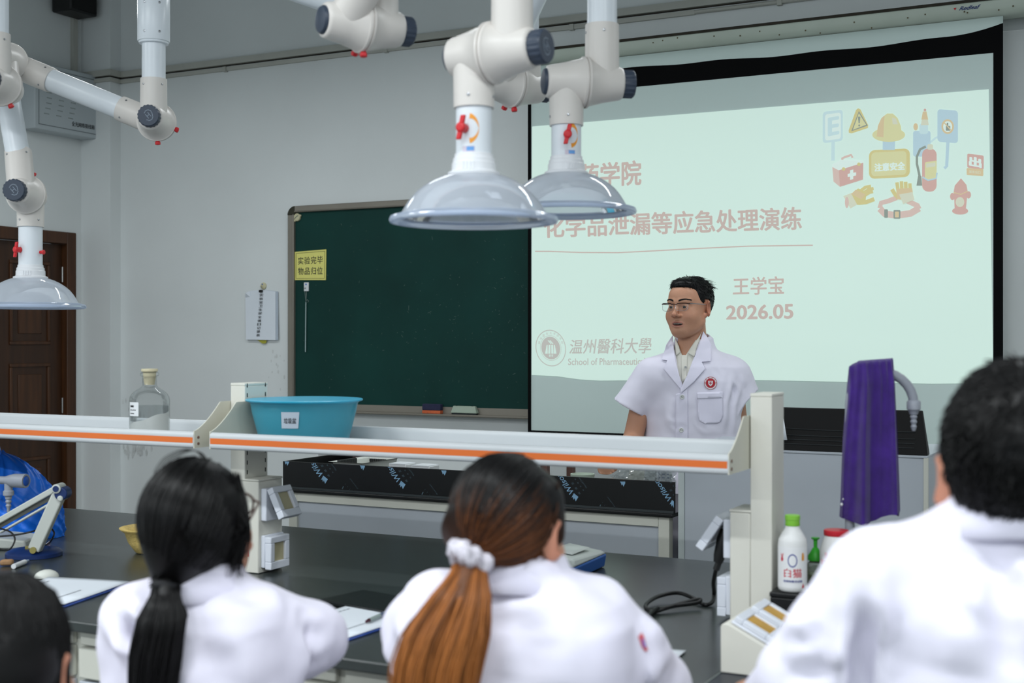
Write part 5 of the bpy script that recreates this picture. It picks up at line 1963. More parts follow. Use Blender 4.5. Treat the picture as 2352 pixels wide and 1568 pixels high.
def hood(root, rim, top_z, knob_ang=None, sticker=False, scale=1.0):
    """clear dome hood: rim centre rim; pipe reaches up to top_z"""
    x, y, z = rim
    R = .180 * scale
    H = .558 * R
    pr_r = [.885, .865, .845, .81, .765, .70, .62, .53, .43, .34, .285]
    pr_h = [.045, .085, .125, .185, .255, .335, .405, .465, .515, .548, .558]
    prof = [(R * h_, R * r_) for h_, r_ in zip(pr_h, pr_r)]
    m = MB()
    vs, fs = [], []
    n = 64
    for hh, r in prof:
        for k in range(n):
            a = 2 * math.pi * k / n
            vs.append((x + r * math.cos(a), y + r * math.sin(a), z + hh))
    for i in range(len(prof) - 1):
        for k in range(n):
            fs.append((i * n + k, i * n + (k + 1) % n, (i + 1) * n + (k + 1) % n, (i + 1) * n + k))
    m.add(vs, fs)
    d = m.build('dome', M_hood, root, ang=80)
    rm = MB()
    rr_ = R * .885
    rm.lathe([(.014, rr_ - .001), (.016, rr_ + .001), (.011, R * .985), (.004, R), (-.001, R - .002), (-.002, R - .006), (.004, R - .012), (.007, rr_ - .003)], (x, y, z), (0, 0, 1), 72, closed=True)
    rm.build('dome_rim', M_hrim, d, ang=60)
    nk = MB()
    nk.lathe([(H - .006, .053), (H - .002, .056), (H + .004, .056), (H + .008, .0475), (H + .024, .0470), (H + .026, .045), (H + .034, .0445), (H + .036, .0415), (H + .044, .041), (H + .045, .038)], (x, y, z), (0, 0, 1), 48)
    nk.build('hood_neck', mat('neck_white', (226, 228, 232), .35), root, ang=40)
    rb = MB()
    ed = EYE_DIR((x, y, z))
    b0_ = math.atan2(-ed.y, -ed.x)
    for k in range(-1, 3):
        a = b0_ - .35 + .16 * k if not sticker or sticker == 1 else b0_ + .25 + .16 * k
        c_ = Vector((x + .0475 * math.cos(a), y + .0475 * math.sin(a), z + H + .016))
        rb.obox(c_, Vector((-math.sin(a), math.cos(a), 0)) * .002, Vector((math.cos(a), math.sin(a), 0)) * .0014, UP * .0075)
    rb.build('neck_rib', mat('neck_white', (226, 228, 232)), root)
    tube_part(root, (x, y, z + H + .03), (x, y, top_z))
    if knob_ang is not None:
        zk = z + .194
        a = b0_ + knob_ang
        n_ = Vector((math.cos(a), math.sin(a), 0))
        t_ = Vector((-math.sin(a), math.cos(a), 0))
        p = Vector((x, y, zk)) + n_ * RTU
        k_ = MB()
        k_.lathe([(0, .010), (.010, .009), (.014, .011), (.022, .011), (.025, .008), (.025, 0)], p, n_, 20)
        for s in (1, -1):
            dd = (UP * .97 + t_ * .22).normalized()
            k_.obox(p + n_ * .018 + dd * (s * .014), dd * .012, t_ * .0055, n_ * .004)
        k_.build('damper_handle', M_redk, root, bevel=.002)
        if sticker:
            fc = cyl_fn(x, y, RTU + .0005, zk - .034, zk + .034, .75)
            m = MB()
            N_ = 18
            u0 = .5 + knob_ang / 1.5
            for i in range(N_):
                t0, t1 = -1.35 + 2.7 * i / N_, -1.35 + 2.7 * (i + 1) / N_
                w0, w1 = .34 * (abs(t0) / 1.35) ** .9 + .02, .34 * (abs(t1) / 1.35) ** .9 + .02
                P = lambda r, t: fc(u0 + .10 + r * .42 * math.cos(t), .5 + r * .48 * math.sin(t))
                m.poly([P(1 - w0, t0), P(1.0, t0), P(1.0, t1), P(1 - w1, t1)])
            m.build('dial_mark', mat('dial_orange', (236, 156, 50), .45, var=.05), root, smooth=False)
            fl = cyl_fn(x, y, RTU + .0005, zk - .066, zk - .037, .75)
            m = MB()
            patch(m, lambda u, v: fl(u0 - .10 + .46 * u, v), 6)
            lb_ = m.build('maker_label', mat('label_pale', (206, 196, 210), .5), root)
            m = MB()
            f2 = cyl_fn(x, y, RTU + .0009, zk - .066, zk - .037, .75)
            patch(m, lambda u, v: f2(u0 + .06 + .28 * u, .66 + .30 * v), 4)
            patch(m, lambda u, v: f2(u0 - .08 + .18 * u, .06 + .50 * v), 4)
            m.build('label_blue_block', mat('label_sky', (104, 160, 222), .5), lb_)
    return Vector((x, y, top_z))


def exhaust_arm(label, base):
    return thing('exhaust_arm', base, label, 'exhaust arm', 'jointed exhaust arms under the ceiling')


# arm of the large middle hood
ra_ = exhaust_arm('jointed exhaust arm with the largest clear hood, in the middle', (-1.307, 2.375, ZC))
j3 = aD(1132, 122, 2.71)
axB = (RT * .86 - FW * .50).normalized()
A_, B_ = elbow(ra_, j3, axB, (0, 0, 1), .155, (0, 0, -1), .112, 'knob', 'dome')
hood(ra_, (B_.x, B_.y, aD(1088, 508, 2.71).z), B_.z - .10, knob_ang=-.50, sticker=1)
j2 = Vector((A_.x, A_.y, 2.86)) 
j1 = aD(832, 58, 3.05)
axC = (RT * .84 + FW * .53).normalized()
rise = (j2 + RT * .09 + FW * .05 - j1).normalized()
A1, B1 = elbow(ra_, j1, axC, (0, 0, 1), .15, rise, .15, 'knob', 'dome', red=(-.1, .6), down=(0, 0, -1))
e2 = j2 - Vector(axC) * .047
A2, B2 = elbow(ra_, j2 + axC * .047, axC, -rise, .13, (0, 0, -1), .13, 'knob', 'dome')
tube_part(ra_, A_ + UP * .12, B2 - UP * .10)
tube_part(ra_, B1 + rise * .12, A2 - rise * .10)
tube_part(ra_, A1 + UP * .12, (A1.x, A1.y, ZC - .02))
MB().lathe([(-.15, .052), (-.145, .056), (-.02, .056), (0, .085)], (A1.x, A1.y, ZC), (0, 0, 1), 36).build('ceiling_collar', M_pvc, ra_)

# arm of the right hood
rb_ = exhaust_arm('jointed exhaust arm whose clear hood hangs in front of the slide', (-1.376, 3.0, ZC))
j3 = aD(1342, 190, 3.3)
axD = (RT * .985 + FW * .17).normalized()
A_, B_ = elbow(rb_, j3, axD, (0, 0, 1), .150, (0, 0, -1), .112, 'knob', 'dome')
hood(rb_, (B_.x, B_.y, aD(1303, 490, 3.3).z), B_.z - .09, knob_ang=.06, sticker=2)
j1 = aD(1178, 196, 3.72)
axE = (RT * .80 + FW * .60).normalized()
j2 = Vector((A_.x, A_.y, 2.95))
dirr = (j2 - j1).normalized()
A1, B1 = elbow(rb_, j1, axE, (0, 0, 1), .15, dirr, .15, 'knob', 'dome', red=(-.1, .6))
A2, B2 = elbow(rb_, j2 + axE * .047, axE, -dirr, .13, (0, 0, -1), .13)
tube_part(rb_, A_ + UP * .12, B2 - UP * .10)
tube_part(rb_, B1 + dirr * .12, A2 - dirr * .10)
tube_part(rb_, A1 + UP * .12, (A1.x, A1.y, ZC - .02))
MB().lathe([(-.15, .052), (-.145, .056), (-.02, .056), (0, .085)], (A1.x, A1.y, ZC), (0, 0, 1), 36).build('ceiling_collar', M_pvc, rb_)

# arm of the left hood
rl = exhaust_arm('jointed exhaust arm with the clear hood in front of the brown door', (-3.38, 3.08, ZC))
j1 = aD(360, 280, 4.34)
axA = (-FW * .995 + RT * .06).normalized()
j2 = aD(20, 142, 4.40)
d12 = ((j2 - axA * .047) - (j1 - axA * .047)).normalized()
A1, B1 = elbow(rl, j1, axA, (0, 0, 1), .135, d12, .15, 'knob', 'dome', red=(.05, 1.2))
j3 = aD(60, 446, 4.29)
hd = aD(68, 706, 4.28)
A3, B3 = elbow(rl, j3, axA, j2 - axA * .02 - (j3 + axA * .047), .155, (0, 0, -1), .105, 'knob', 'dome', red=(2.8,))
d32 = (j2 - axA * .02 - A3).normalized()
A2, B2 = elbow(rl, j2, axA, -d32, .15, -d12, .15, 'knob', 'dome')
tube_part(rl, B1 + d12 * .12, B2 - d12 * .12)
tube_part(rl, A3 + d32 * .12, A2 - d32 * .12)
tube_part(rl, A1 + UP * .11, (A1.x, A1.y, ZC - .02))
zc2 = aD(350, 95, 4.30).z
MB().lathe([(-.012, .040), (-.010, .048), (-.004, .049), (-.003, .052), (0, .053), (.225, .053), (.228, .050)], (A1.x, A1.y, zc2), (0, 0, 1), 40).build('sleeve', M_pvc, rl, ang=50)
m = MB()
for zz in (.022, .118):
    for q in (-.6, .35):
        ed = EYE_DIR(A1)
        a = math.atan2(-ed.y, -ed.x) + q
        n_ = Vector((math.cos(a), math.sin(a), 0))
        m.lathe([(-.001, .004), (.001, .004), (.0015, .002)], Vector((A1.x, A1.y, zc2 + zz)) + n_ * .053, n_, 10)
m.build('sleeve_screws', M_screw, rl)
MB().lathe([(-.15, .052), (-.145, .056), (-.02, .056), (0, .085)], (A1.x, A1.y, ZC), (0, 0, 1), 36).build('ceiling_collar', M_pvc, rl)
hood(rl, (B3.x, B3.y, hd.z), B3.z - .08, knob_ang=-.95, sticker=False)
# second red damper screw seen at the right of the pipe
ed = EYE_DIR(B3)
n_ = RT * .96 - FW * .28
m = MB()
m.lathe([(-.002, .006), (.008, .006), (.009, .008), (.015, .008), (.016, 0)], Vector((B3.x, B3.y, aD(98, 577, 4.28).z)) + n_ * RTU, n_, 8)
m.build('red_screw', M_redk, rl, bevel=.001)

# arm cut by the left edge
re_ = exhaust_arm('exhaust arm mostly cut off by the left edge of the picture', (-3.5, 2.95, ZC))
j1 = aD(2, 196, 4.02)
A1, B1 = elbow(re_, j1, axA, (0, 0, 1), .15, -RT * .9 + UP * .35, .15, 'knob', 'dome', red=(.45,))
dl = (-RT * .9 + UP * .35).normalized()
tube_part(re_, A1 + UP * .12, (A1.x, A1.y, ZC - .02))
tube_part(re_, B1 + dl * .12, B1 + dl * .75)

# pipe of a further arm, passing behind the middle arm's lower elbow
rf = exhaust_arm('pale exhaust pipe at the top edge, behind the elbow with the slate cap', aD(560, -66, 3.9))
pa, pb_ = aD(560, -66, 3.9), aD(800, 15, 3.9)
tube_part(rf, pa, pb_)
tube_part(rf, (pa.x, pa.y, pa.z - .02), (pa.x, pa.y, ZC - .01))
MB().lathe([(-.15, .052), (-.145, .056), (-.02, .056), (0, .085)], (pa.x, pa.y, ZC), (0, 0, 1), 36).build('ceiling_collar', M_pvc, rf)
MB().ball(pa, .046, 24, 16).build('elbow_joint', M_abs, rf)
MB().ball(pb_, .044, 24, 16).build('end_joint', M_abs, rf)

# ================================================================== people
# Bodies and clothes are modelled as smooth blended volumes and turned into one continuous surface each.


def surface(fn, lo, hi, h, proj=2):
    """surface of fn(x, y, z) = 0 inside the box lo..hi on a grid of step h (surface nets)"""
    lo = np.array(lo, float)
    n = np.maximum(4, np.ceil((np.array(hi, float) - lo) / h).astype(int) + 1)
    ax = [lo[k] + h * np.arange(n[k]) for k in range(3)]
    X, Y, Z = np.meshgrid(ax[0], ax[1], ax[2], indexing='ij')
    Fv = fn(X, Y, Z).astype(np.float32)
    Fv[0], Fv[-1], Fv[:, 0], Fv[:, -1], Fv[:, :, 0], Fv[:, :, -1] = (1,) * 6
    S_ = Fv < 0
    c = S_[:-1, :-1, :-1].astype(np.int8)
    cnt = np.zeros_like(c)
    for i in (0, 1):
        for j in (0, 1):
            for k in (0, 1):
                cnt += S_[i:n[0] - 1 + i, j:n[1] - 1 + j, k:n[2] - 1 + k]
    act = (cnt > 0) & (cnt < 8)
    idx = -np.ones(act.shape, np.int64)
    cells = np.argwhere(act)
    idx[act] = np.arange(len(cells))
    acc = np.zeros((len(cells), 3))
    num = np.zeros(len(cells))
    corners = [(i, j, k) for i in (0, 1) for j in (0, 1) for k in (0, 1)]
    for a in corners:
        for d in range(3):
            if a[d]:
                continue
            b = list(a)
            b[d] = 1
            fa = Fv[cells[:, 0] + a[0], cells[:, 1] + a[1], cells[:, 2] + a[2]]
            fb = Fv[cells[:, 0] + b[0], cells[:, 1] + b[1], cells[:, 2] + b[2]]
            m = (fa < 0) != (fb < 0)
            t = np.where(m, fa / np.where(np.abs(fa - fb) < 1e-12, 1, fa - fb), 0)
            p = np.tile(np.array(a, float), (len(cells), 1))
            p[:, d] = t
            acc[m] += p[m]
            num[m] += 1
    V = lo + h * (cells + acc / np.maximum(num, 1)[:, None])
    faces = []
    for d in range(3):
        e1, e2 = [(1, 2), (2, 0), (0, 1)][d]
        sl0 = [slice(None)] * 3
        sl1 = [slice(None)] * 3
        sl0[d], sl1[d] = slice(0, -1), slice(1, None)
        s0, s1 = S_[tuple(sl0)], S_[tuple(sl1)]
        ed = np.argwhere(s0 != s1)
        ok = (ed[:, e1] > 0) & (ed[:, e2] > 0) & (ed[:, e1] < n[e1] - 1) & (ed[:, e2] < n[e2] - 1)
        ed = ed[ok]
        ins = s0[ed[:, 0], ed[:, 1], ed[:, 2]]
        q = []
        for (o1, o2) in ((0, 0), (-1, 0), (-1, -1), (0, -1)):
            c_ = ed.copy()
            c_[:, e1] += o1
            c_[:, e2] += o2
            q.append(idx[c_[:, 0], c_[:, 1], c_[:, 2]])
        q = np.stack(q, 1)
        q[~ins] = q[~ins][:, ::-1]
        faces.append(q)
    Fc = np.concatenate(faces) if faces else np.zeros((0, 4), int)
    Fc = Fc[(Fc >= 0).all(1)]
    # slide the vertices onto the surface
    for _ in range(proj):
        e = h * .3
        x, y, z = V[:, 0], V[:, 1], V[:, 2]
        f0 = fn(x, y, z)
        g = np.stack([fn(x + e, y, z) - fn(x - e, y, z), fn(x, y + e, z) - fn(x, y - e, z), fn(x, y, z + e) - fn(x, y, z - e)], 1) / (2 * e)
        g2 = np.maximum((g * g).sum(1), .05)
        V = V - np.clip(f0 / g2, -h * .5, h * .5)[:, None] * g
    return V, Fc


def cone(a, b, ra, rb):
    """rounded cone between two points"""
    a, b = np.array(a, float), np.array(b, float)
    ba = b - a
    l2 = float(ba @ ba) + 1e-12

    def f(X, Y, Z):
        px, py, pz = X - a[0], Y - a[1], Z - a[2]
        t = np.clip((px * ba[0] + py * ba[1] + pz * ba[2]) / l2, 0, 1)
        return np.sqrt((px - ba[0] * t) ** 2 + (py - ba[1] * t) ** 2 + (pz - ba[2] * t) ** 2) - (ra + (rb - ra) * t)
    return f


def ell(c, r, R=None):
    c, r = np.array(c, float), np.array(r, float)
    M = np.array(R) if R is not None else np.eye(3)

    def f(X, Y, Z):
        x, y, z = X - c[0], Y - c[1], Z - c[2]
        a = (M[0, 0] * x + M[1, 0] * y + M[2, 0] * z) / r[0]
        b = (M[0, 1] * x + M[1, 1] * y + M[2, 1] * z) / r[1]
        d = (M[0, 2] * x + M[1, 2] * y + M[2, 2] * z) / r[2]
        k0 = np.sqrt(a * a + b * b + d * d)
        k1 = np.sqrt((a / r[0]) ** 2 + (b / r[1]) ** 2 + (d / r[2]) ** 2) + 1e-9
        return k0 * (k0 - 1) / k1
    return f


def smin(a, b, k):
    h = np.clip(.5 + .5 * (b - a) / k, 0, 1)
    return b + (a - b) * h - k * h * (1 - h)


def smax(a, b, k):
    return -smin(-a, -b, k)


def union(parts):
    """parts: (function, blend)"""
    def f(X, Y, Z):
        r = None
        for g, k in parts:
            v = g(X, Y, Z)
            r = v if r is None else (smin(r, v, k) if k > 0 else np.minimum(r, v))
        return r
    return f


def column(keys, ex=2.4):
    """upright trunk: keys of (z, cx, cy, rx, ry, turn) from the bottom up; turn = direction of the wide axis"""
    K = np.array(keys, float)

    def f(X, Y, Z):
        zz = np.clip(Z, K[0, 0], K[-1, 0])
        v = [np.interp(zz, K[:, 0], K[:, i]) for i in range(1, 6)]
        c, s = np.cos(v[4]), np.sin(v[4])
        x, y = X - v[0], Y - v[1]
        u, w = (x * c + y * s) / v[2], (-x * s + y * c) / v[3]
        q = (np.abs(u) ** ex + np.abs(w) ** ex + 1e-12) ** (1 / ex)
        d = (q - 1) * np.minimum(v[2], v[3])
        dz = np.maximum(K[0, 0] - Z, Z - K[-1, 0])
        return np.maximum(d, dz * .8)
    return f


def mesh_obj(name, V, Fc, mats, parent=None, cols=None, smooth=True):
    me = bpy.data.meshes.new(name)
    off = np.array(wloc(parent)) if parent is not None else np.zeros(3)
    me.from_pydata((V - off).tolist(), [], Fc.tolist() if hasattr(Fc, 'tolist') else Fc)
    for m in (mats if isinstance(mats, (list, tuple)) else [mats]):
        me.materials.append(m)
    me.polygons.foreach_set('use_smooth', [smooth] * len(me.polygons))
    if cols is not None:
        ca = me.color_attributes.new('Col', 'FLOAT_COLOR', 'POINT')
        c = np.ones((len(V), 4), np.float32)
        c[:, :3] = cols
        ca.data.foreach_set('color', c.ravel())
    me.update()
    o = bpy.data.objects.new(name, me)
    COL.objects.link(o)
    if parent is not None:
        o.parent = parent
    return o


def vnoise(V, scale, seed, oct=3):
    r = np.random.RandomState(seed)
    out = np.zeros(len(V))
    amp = 1.0
    for o in range(oct):
        for k in range(4):
            d = r.normal(size=3)
            d /= np.linalg.norm(d)
            out += amp * np.sin(V @ d * scale * (1 + .6 * r.rand()) + r.rand() * 6.3) / 4
        scale *= 2.1
        amp *= .5
    return out


def folds(V, N, a, b, width, waves, amp, seed=0):
    """soft cloth folds running across the line a-b"""
    a, b = np.array(a), np.array(b)
    t = ((V - a) @ (b - a)) / ((b - a) @ (b - a))
    d = np.linalg.norm(V - (a + np.clip(t, 0, 1)[:, None] * (b - a)), axis=1)
    w = np.exp(-(d / width) ** 2) * np.exp(-np.maximum(0, np.abs(t - .5) - .5) ** 2 * 12)
    return V + N * (w * amp * np.sin(t * waves * 6.283 + vnoise(V, 6, seed, 1) * 1.2))[:, None]


def normals(V, Fc):
    N = np.zeros_like(V)
    a = V[Fc[:, 0]]
    n = np.cross(V[Fc[:, 1]] - a, V[Fc[:, 2]] - a)
    for k in range(4):
        np.add.at(N, Fc[:, k], n)
    return N / (np.linalg.norm(N, axis=1)[:, None] + 1e-12)


def crease(V, N, pts, width, depth, rise=.6):
    """one drawn fold: a groove along the polyline with a soft ridge on either side"""
    P = np.array([tuple(p) for p in pts])
    best = np.full(len(V), 9.0)
    tt = np.zeros(len(V))
    acc = 0
    Ls = np.linalg.norm(P[1:] - P[:-1], axis=1)
    tot = Ls.sum()
    for i in range(len(P) - 1):
        ba = P[i + 1] - P[i]
        t = np.clip(((V - P[i]) @ ba) / (ba @ ba), 0, 1)
        d = np.linalg.norm(V - (P[i] + t[:, None] * ba), axis=1)
        m = d < best
        best[m] = d[m]
        tt[m] = (acc + t[m] * Ls[i]) / tot
        acc += Ls[i]
    env = np.clip(np.sin(np.clip(tt, .02, .98) * np.pi), 0, 1) ** .6
    q = best / width
    prof = -np.exp(-q * q) + rise * np.exp(-((q - 1.9) / .8) ** 2)
    return V + N * (prof * depth * env)[:, None]


SKIN = np.array(lin((200, 148, 120))[:3])
SKIN_RED = np.array(lin((186, 112, 92))[:3])
LIP = np.array(lin((170, 98, 92))[:3])
M_skin = attr_mat('skin', .48, .4, .12, .15, 240)
M_hair = attr_mat('hair', .40, .22, aniso=.5)
M_eye = mat('eye_white', (206, 204, 200), .15, var=0)
M_iris = mat('iris_dark', (22, 15, 12), .1, var=0)
M_teeth = mat('teeth', (178, 170, 160), .3, var=0)
M_coat = mat('white_coat_cloth', (232, 229, 244), .85, spec=.15, var=.02, vscale=14, bump=.06, bscale=900, sheen=.15)
M_coat2 = mat('coat_topcloth', (230, 227, 244), .85, spec=.15, var=.02, vscale=14, bump=.06, bscale=900)
M_shirt = mat('ivory_shirt', (222, 220, 210), .8, spec=.15, var=.02, bump=.05, bscale=700)
M_trous = mat('dark_trousers', (40, 42, 52), .85, var=.08)
M_shoe = mat('black_shoes', (20, 19, 19), .4, var=.1)


def head_fn(mouth=.35):
    """head in its own frame: x to the person's right, y forward, z up, origin between the eyes' level and the ears; unit metres"""
    P = []
    P.append((ell((0, -.018, .030), (.0755, .094, .086)), 0))
    P.append((ell((0, .020, -.030), (.0715, .066, .090)), .03))
    P.append((ell((0, .050, .045), (.055, .038, .045)), .03))
    P.append((cone((-.053, .006, -.060), (-.018, .058, -.099), .021, .020), .03))
    P.append((cone((.053, .006, -.060), (.018, .058, -.099), .021, .020), .03))
    P.append((ell((0, .034, -.070), (.057, .050, .046)), .02))
    P.append((ell((0, .064, -.099), (.027, .020, .018)), .018))
    for s in (-1, 1):
        P.append((ell((s * .046, .054, -.036), (.024, .024, .026)), .025))
        P.append((cone((s * .012, .083, .020), (s * .046, .070, .022), .0095, .008), .014))
    hd = union(P)

    def f(X, Y, Z):
        r = hd(X, Y, Z)
        for s in (-1, 1):            # sockets
            r = smax(r, -ell((s * .032, .094, -.001), (.019, .013, .0115))(X, Y, Z), .012)
        for s in (-1, 1):            # lids round the eyeball
            lid = ell((s * .032, .0715, -.001), (.0165, .0150, .0135))(X, Y, Z)
            r = smin(r, lid, .006)
        # nose
        nose = union([(cone((0, .083, .010), (0, .1040, -.029), .0070, .0100), 0), (ell((0, .1045, -.032), (.0115, .0100, .0085)), .008),
                      (ell((-.0140, .094, -.0350), (.0082, .010, .0070)), .006), (ell((.0140, .094, -.0350), (.0082, .010, .0070)), .006)])(X, Y, Z)
        r = smin(r, nose, .009)
        for s in (-1, 1):
            r = smax(r, -ell((s * .0068, .1000, -.0415), (.0038, .0055, .0035))(X, Y, Z), .003)
        # lips and mouth
        up = union([(cone((-.0265, .0775, -.0660), (-.004, .0905, -.0605), .0036, .0050), 0), (cone((.0265, .0775, -.0660), (.004, .0905, -.0605), .0036, .0050), .004)])(X, Y, Z)
        op = .0055 * mouth / .35
        lo = cone((-.021, .0795, -.0698 - op), (.021, .0795, -.0698 - op), .0046, .0046)(X, Y, Z)
        lo = smin(lo, ell((0, .0865, -.0720 - op), (.014, .0065, .0055))(X, Y, Z), .006)
        r = smin(smin(r, up, .006), lo, .006)
        if mouth > 0:
            r = smax(r, -ell((0, .086, -.0664 - op * .5), (.0235, .017, .0022 + op * .5))(X, Y, Z), .002)
        # slit between the lids
        for s in (-1, 1):
            r = smax(r, -ell((s * .032, .090, -.0012), (.0145, .012, .0036))(X, Y, Z), .0025)
        # ears
        for s in (-1, 1):
            c_, s_ = math.cos(.75 * s), math.sin(.75 * s)
            Rm = np.array([[c_, s_, 0], [-s_, c_, 0], [0, 0, 1]])
            ear = ell((s * .0840, -.014, -.006), (.0085, .0205, .0335), Rm)(X, Y, Z)
            ear = smin(ear, ell((s * .0765, -.002, -.034), (.0065, .008, .010))(X, Y, Z), .006)
            ear = smax(ear, -ell((s * .0935, -.006, -.004), (.0070, .0120, .022), Rm)(X, Y, Z), .004)
            r = smin(r, ear, .005)
        return r
    return f


def frame_of(f_dir, up=(0, 0, 1), roll=0.0):
    y = np.array(f_dir, float)
    y /= np.linalg.norm(y)
    u = np.array(up, float)
    x = np.cross(y, u)
    x /= np.linalg.norm(x)
    z = np.cross(x, y)
    if roll:
        c, s = math.cos(roll), math.sin(roll)
        x, z = c * x + s * z, c * z - s * x
    return np.stack([x, y, z], 1)      # columns


def skin_cols(V):
    c = np.tile(SKIN, (len(V), 1))
    c *= (1 + .05 * vnoise(V, 40, 3))[:, None]
    return c


def mixc(c, m, col):
    return c * (1 - m)[:, None] + np.array(col) * m[:, None]


def head_mesh(org, R, scale=1.0, mouth=.35, h=.0024):
    V, Fc = surface(head_fn(mouth), (-.105, -.13, -.15), (.105, .135, .135), h)
    c = skin_cols(V)
    x, y, z = V.T
    op = .0055 * mouth / .35
    lipm = np.exp(-((x / .028) ** 4)) * np.exp(-(((z + .0665 + op * .4) / (.0085 + op * .5)) ** 4)) * (y > .068)
    c = mixc(c, .75 * lipm, LIP)
    inm = np.exp(-((x / .0225) ** 6)) * np.exp(-(((z + .0664 + op * .5) / (.0022 + op * .5)) ** 4)) * ((y > .05) & (y < .0845))
    c = mixc(c, .85 * inm, lin((70, 30, 28))[:3])
    earm = np.clip((np.abs(x) - .072) / .008, 0, 1) * (np.abs(z + .005) < .045) * (y < .03)
    c = mixc(c, .45 * earm, SKIN_RED)
    nosem = np.exp(-(x / .018) ** 2 - ((z + .034) / .014) ** 2) * (y > .09)
    c = mixc(c, .35 * nosem, SKIN_RED)
    chk = sum(np.exp(-((x - s * .042) / .022) ** 2 - ((z + .034) / .022) ** 2) for s in (-1, 1)) * (y > .04)
    c = mixc(c, .18 * np.clip(chk, 0, 1), SKIN_RED)
    if mouth > 0:                       # shaven beard and moustache
        st = np.exp(-((x / .028) ** 2) - ((z + .054) / .007) ** 2) * (y > .08) + .6 * np.exp(-((x / .045) ** 2) - ((z + .098) / .018) ** 2) * (y > .03)
        c = mixc(c, .28 * np.clip(st, 0, 1), lin((120, 100, 88))[:3])
    W = (V * scale) @ R.T + np.array(org)
    return W, Fc, c


def eyes(parent, org, R, scale, look=(0, 1, 0)):
    o = np.array(org)
    L = np.array(look, float)
    L /= np.linalg.norm(L)
    for s in (-1, 1):
        c = np.array((s * .032, .0715, -.001))
        p = R @ (c * scale) + o
        m = MB()
        m.ball(Vector(p), .0134 * scale, 20, 14)
        e = m.build('eyeball', M_eye, parent)
        d = R @ L
        ip = p + d * .0118 * scale
        m = MB()
        m.lathe([(-.001 * scale, .0068 * scale), (.0014 * scale, .0062 * scale), (.0024 * scale, .003 * scale), (.0026 * scale, 0)], Vector(ip), Vector(d), 18)
        m.build('iris', M_iris, e)


def tubes_mesh(name, strands, mat_, parent, nside=4, cols=None):
    """many fine tubes (hair, brows, fringe) in one mesh; strands: (points, radii, colour)"""
    VV, FF, CC = [], [], []
    base = 0
    for pts, rad, col in strands:
        P = np.asarray(pts, float)
        n = len(P)
        T = np.gradient(P, axis=0)
        T /= np.linalg.norm(T, axis=1)[:, None] + 1e-12
        ref = np.array((.31, .17, .93))
        U = np.cross(T, ref)
        U /= np.linalg.norm(U, axis=1)[:, None] + 1e-9
        Wv = np.cross(T, U)
        a = 2 * np.pi * np.arange(nside) / nside
        ring = P[:, None, :] + (U[:, None, :] * np.cos(a)[None, :, None] + Wv[:, None, :] * np.sin(a)[None, :, None]) * np.asarray(rad).reshape(-1, 1, 1)
        VV.append(ring.reshape(-1, 3))
        i = np.arange(n - 1)[:, None] * nside + base
        k = np.arange(nside)[None, :]
        k2 = (k + 1) % nside
        FF.append(np.stack([i + k, i + k2, i + nside + k2, i + nside + k], -1).reshape(-1, 4))
        col = np.asarray(col)
        if col.ndim == 1:
            col = np.tile(col, (n, 1))
        CC.append(np.repeat(col, nside, axis=0))
        base += n * nside
    return mesh_obj(name, np.concatenate(VV), np.concatenate(FF), mat_, parent, np.concatenate(CC))


def pw(px, py, d):
    return np.array(aD(px, py, d))


def rot_to(d):
    return Vector(d)


def add_hand(parts, wrist, palm_dir, side_dir, s=1.0, curl=.35):
    """palm, four fingers and a thumb appended as blended cones; side_dir points to the thumb side"""
    w, d, t = np.array(wrist), np.array(palm_dir, float), np.array(side_dir, float)
    d /= np.linalg.norm(d)
    t = t - d * (t @ d)
    t /= np.linalg.norm(t)
    n = np.cross(d, t)
    parts.append((cone(w, w + d * .03 * s, .024 * s, .026 * s), .02))
    for k, (o, L) in enumerate(((.030, .070), (.010, .078), (-.010, .072), (-.029, .056))):
        b = w + d * .085 * s + t * o * s
        parts.append((cone(w + d * .03 * s + t * o * .7 * s, b, .015 * s, .0105 * s), .012))
        a1 = d * math.cos(curl) + n * math.sin(curl)
        k1 = b + a1 * L * .5 * s
        a2 = d * math.cos(curl * 2.2) + n * math.sin(curl * 2.2)
        parts.append((cone(b, k1, .0095 * s, .0085 * s), .004))
        parts.append((cone(k1, k1 + a2 * L * .5 * s, .0083 * s, .0068 * s), .003))
    tb_ = w + d * .028 * s + t * .028 * s
    td = d * .62 + t * .70 + n * .25
    parts.append((cone(tb_, tb_ + td * .035 * s, .0125 * s, .0105 * s), .010))
    parts.append((cone(tb_ + td * .035 * s, tb_ + td * .035 * s + (d * .85 + t * .35 + n * .35) * .032 * s, .0100 * s, .0075 * s), .003))


def neck_part(hc, R, base, s=1.0, r0=.052, r1=.058):
    a = np.array(hc) + R @ np.array((0, -.022, -.060)) * s
    return cone(a, base, r0 * s, r1 * s)


# ------------------------------------------------------------------ the lecturer
from mathutils.geometry import delaunay_2d_cdt


def project(X, Y, Z):
    dx, dy, dz = X - EYE.x, Y - EYE.y, Z - EYE.z
    d = dx * FW.x + dy * FW.y
    l = dx * RT.x + dy * RT.y
    d = np.maximum(d, .1)
    return 1176 + F_PX * l / d, HORIZON - F_PX * dz / d, d


def bvh_of(*VF):
    vs, fs, b = [], [], 0
    for V, Fc in VF:
        vs += [tuple(p) for p in V]
        fs += [tuple(int(i) + b for i in q) for q in Fc]
        b += len(V)
    return BVHTree.FromPolygons(vs, fs)


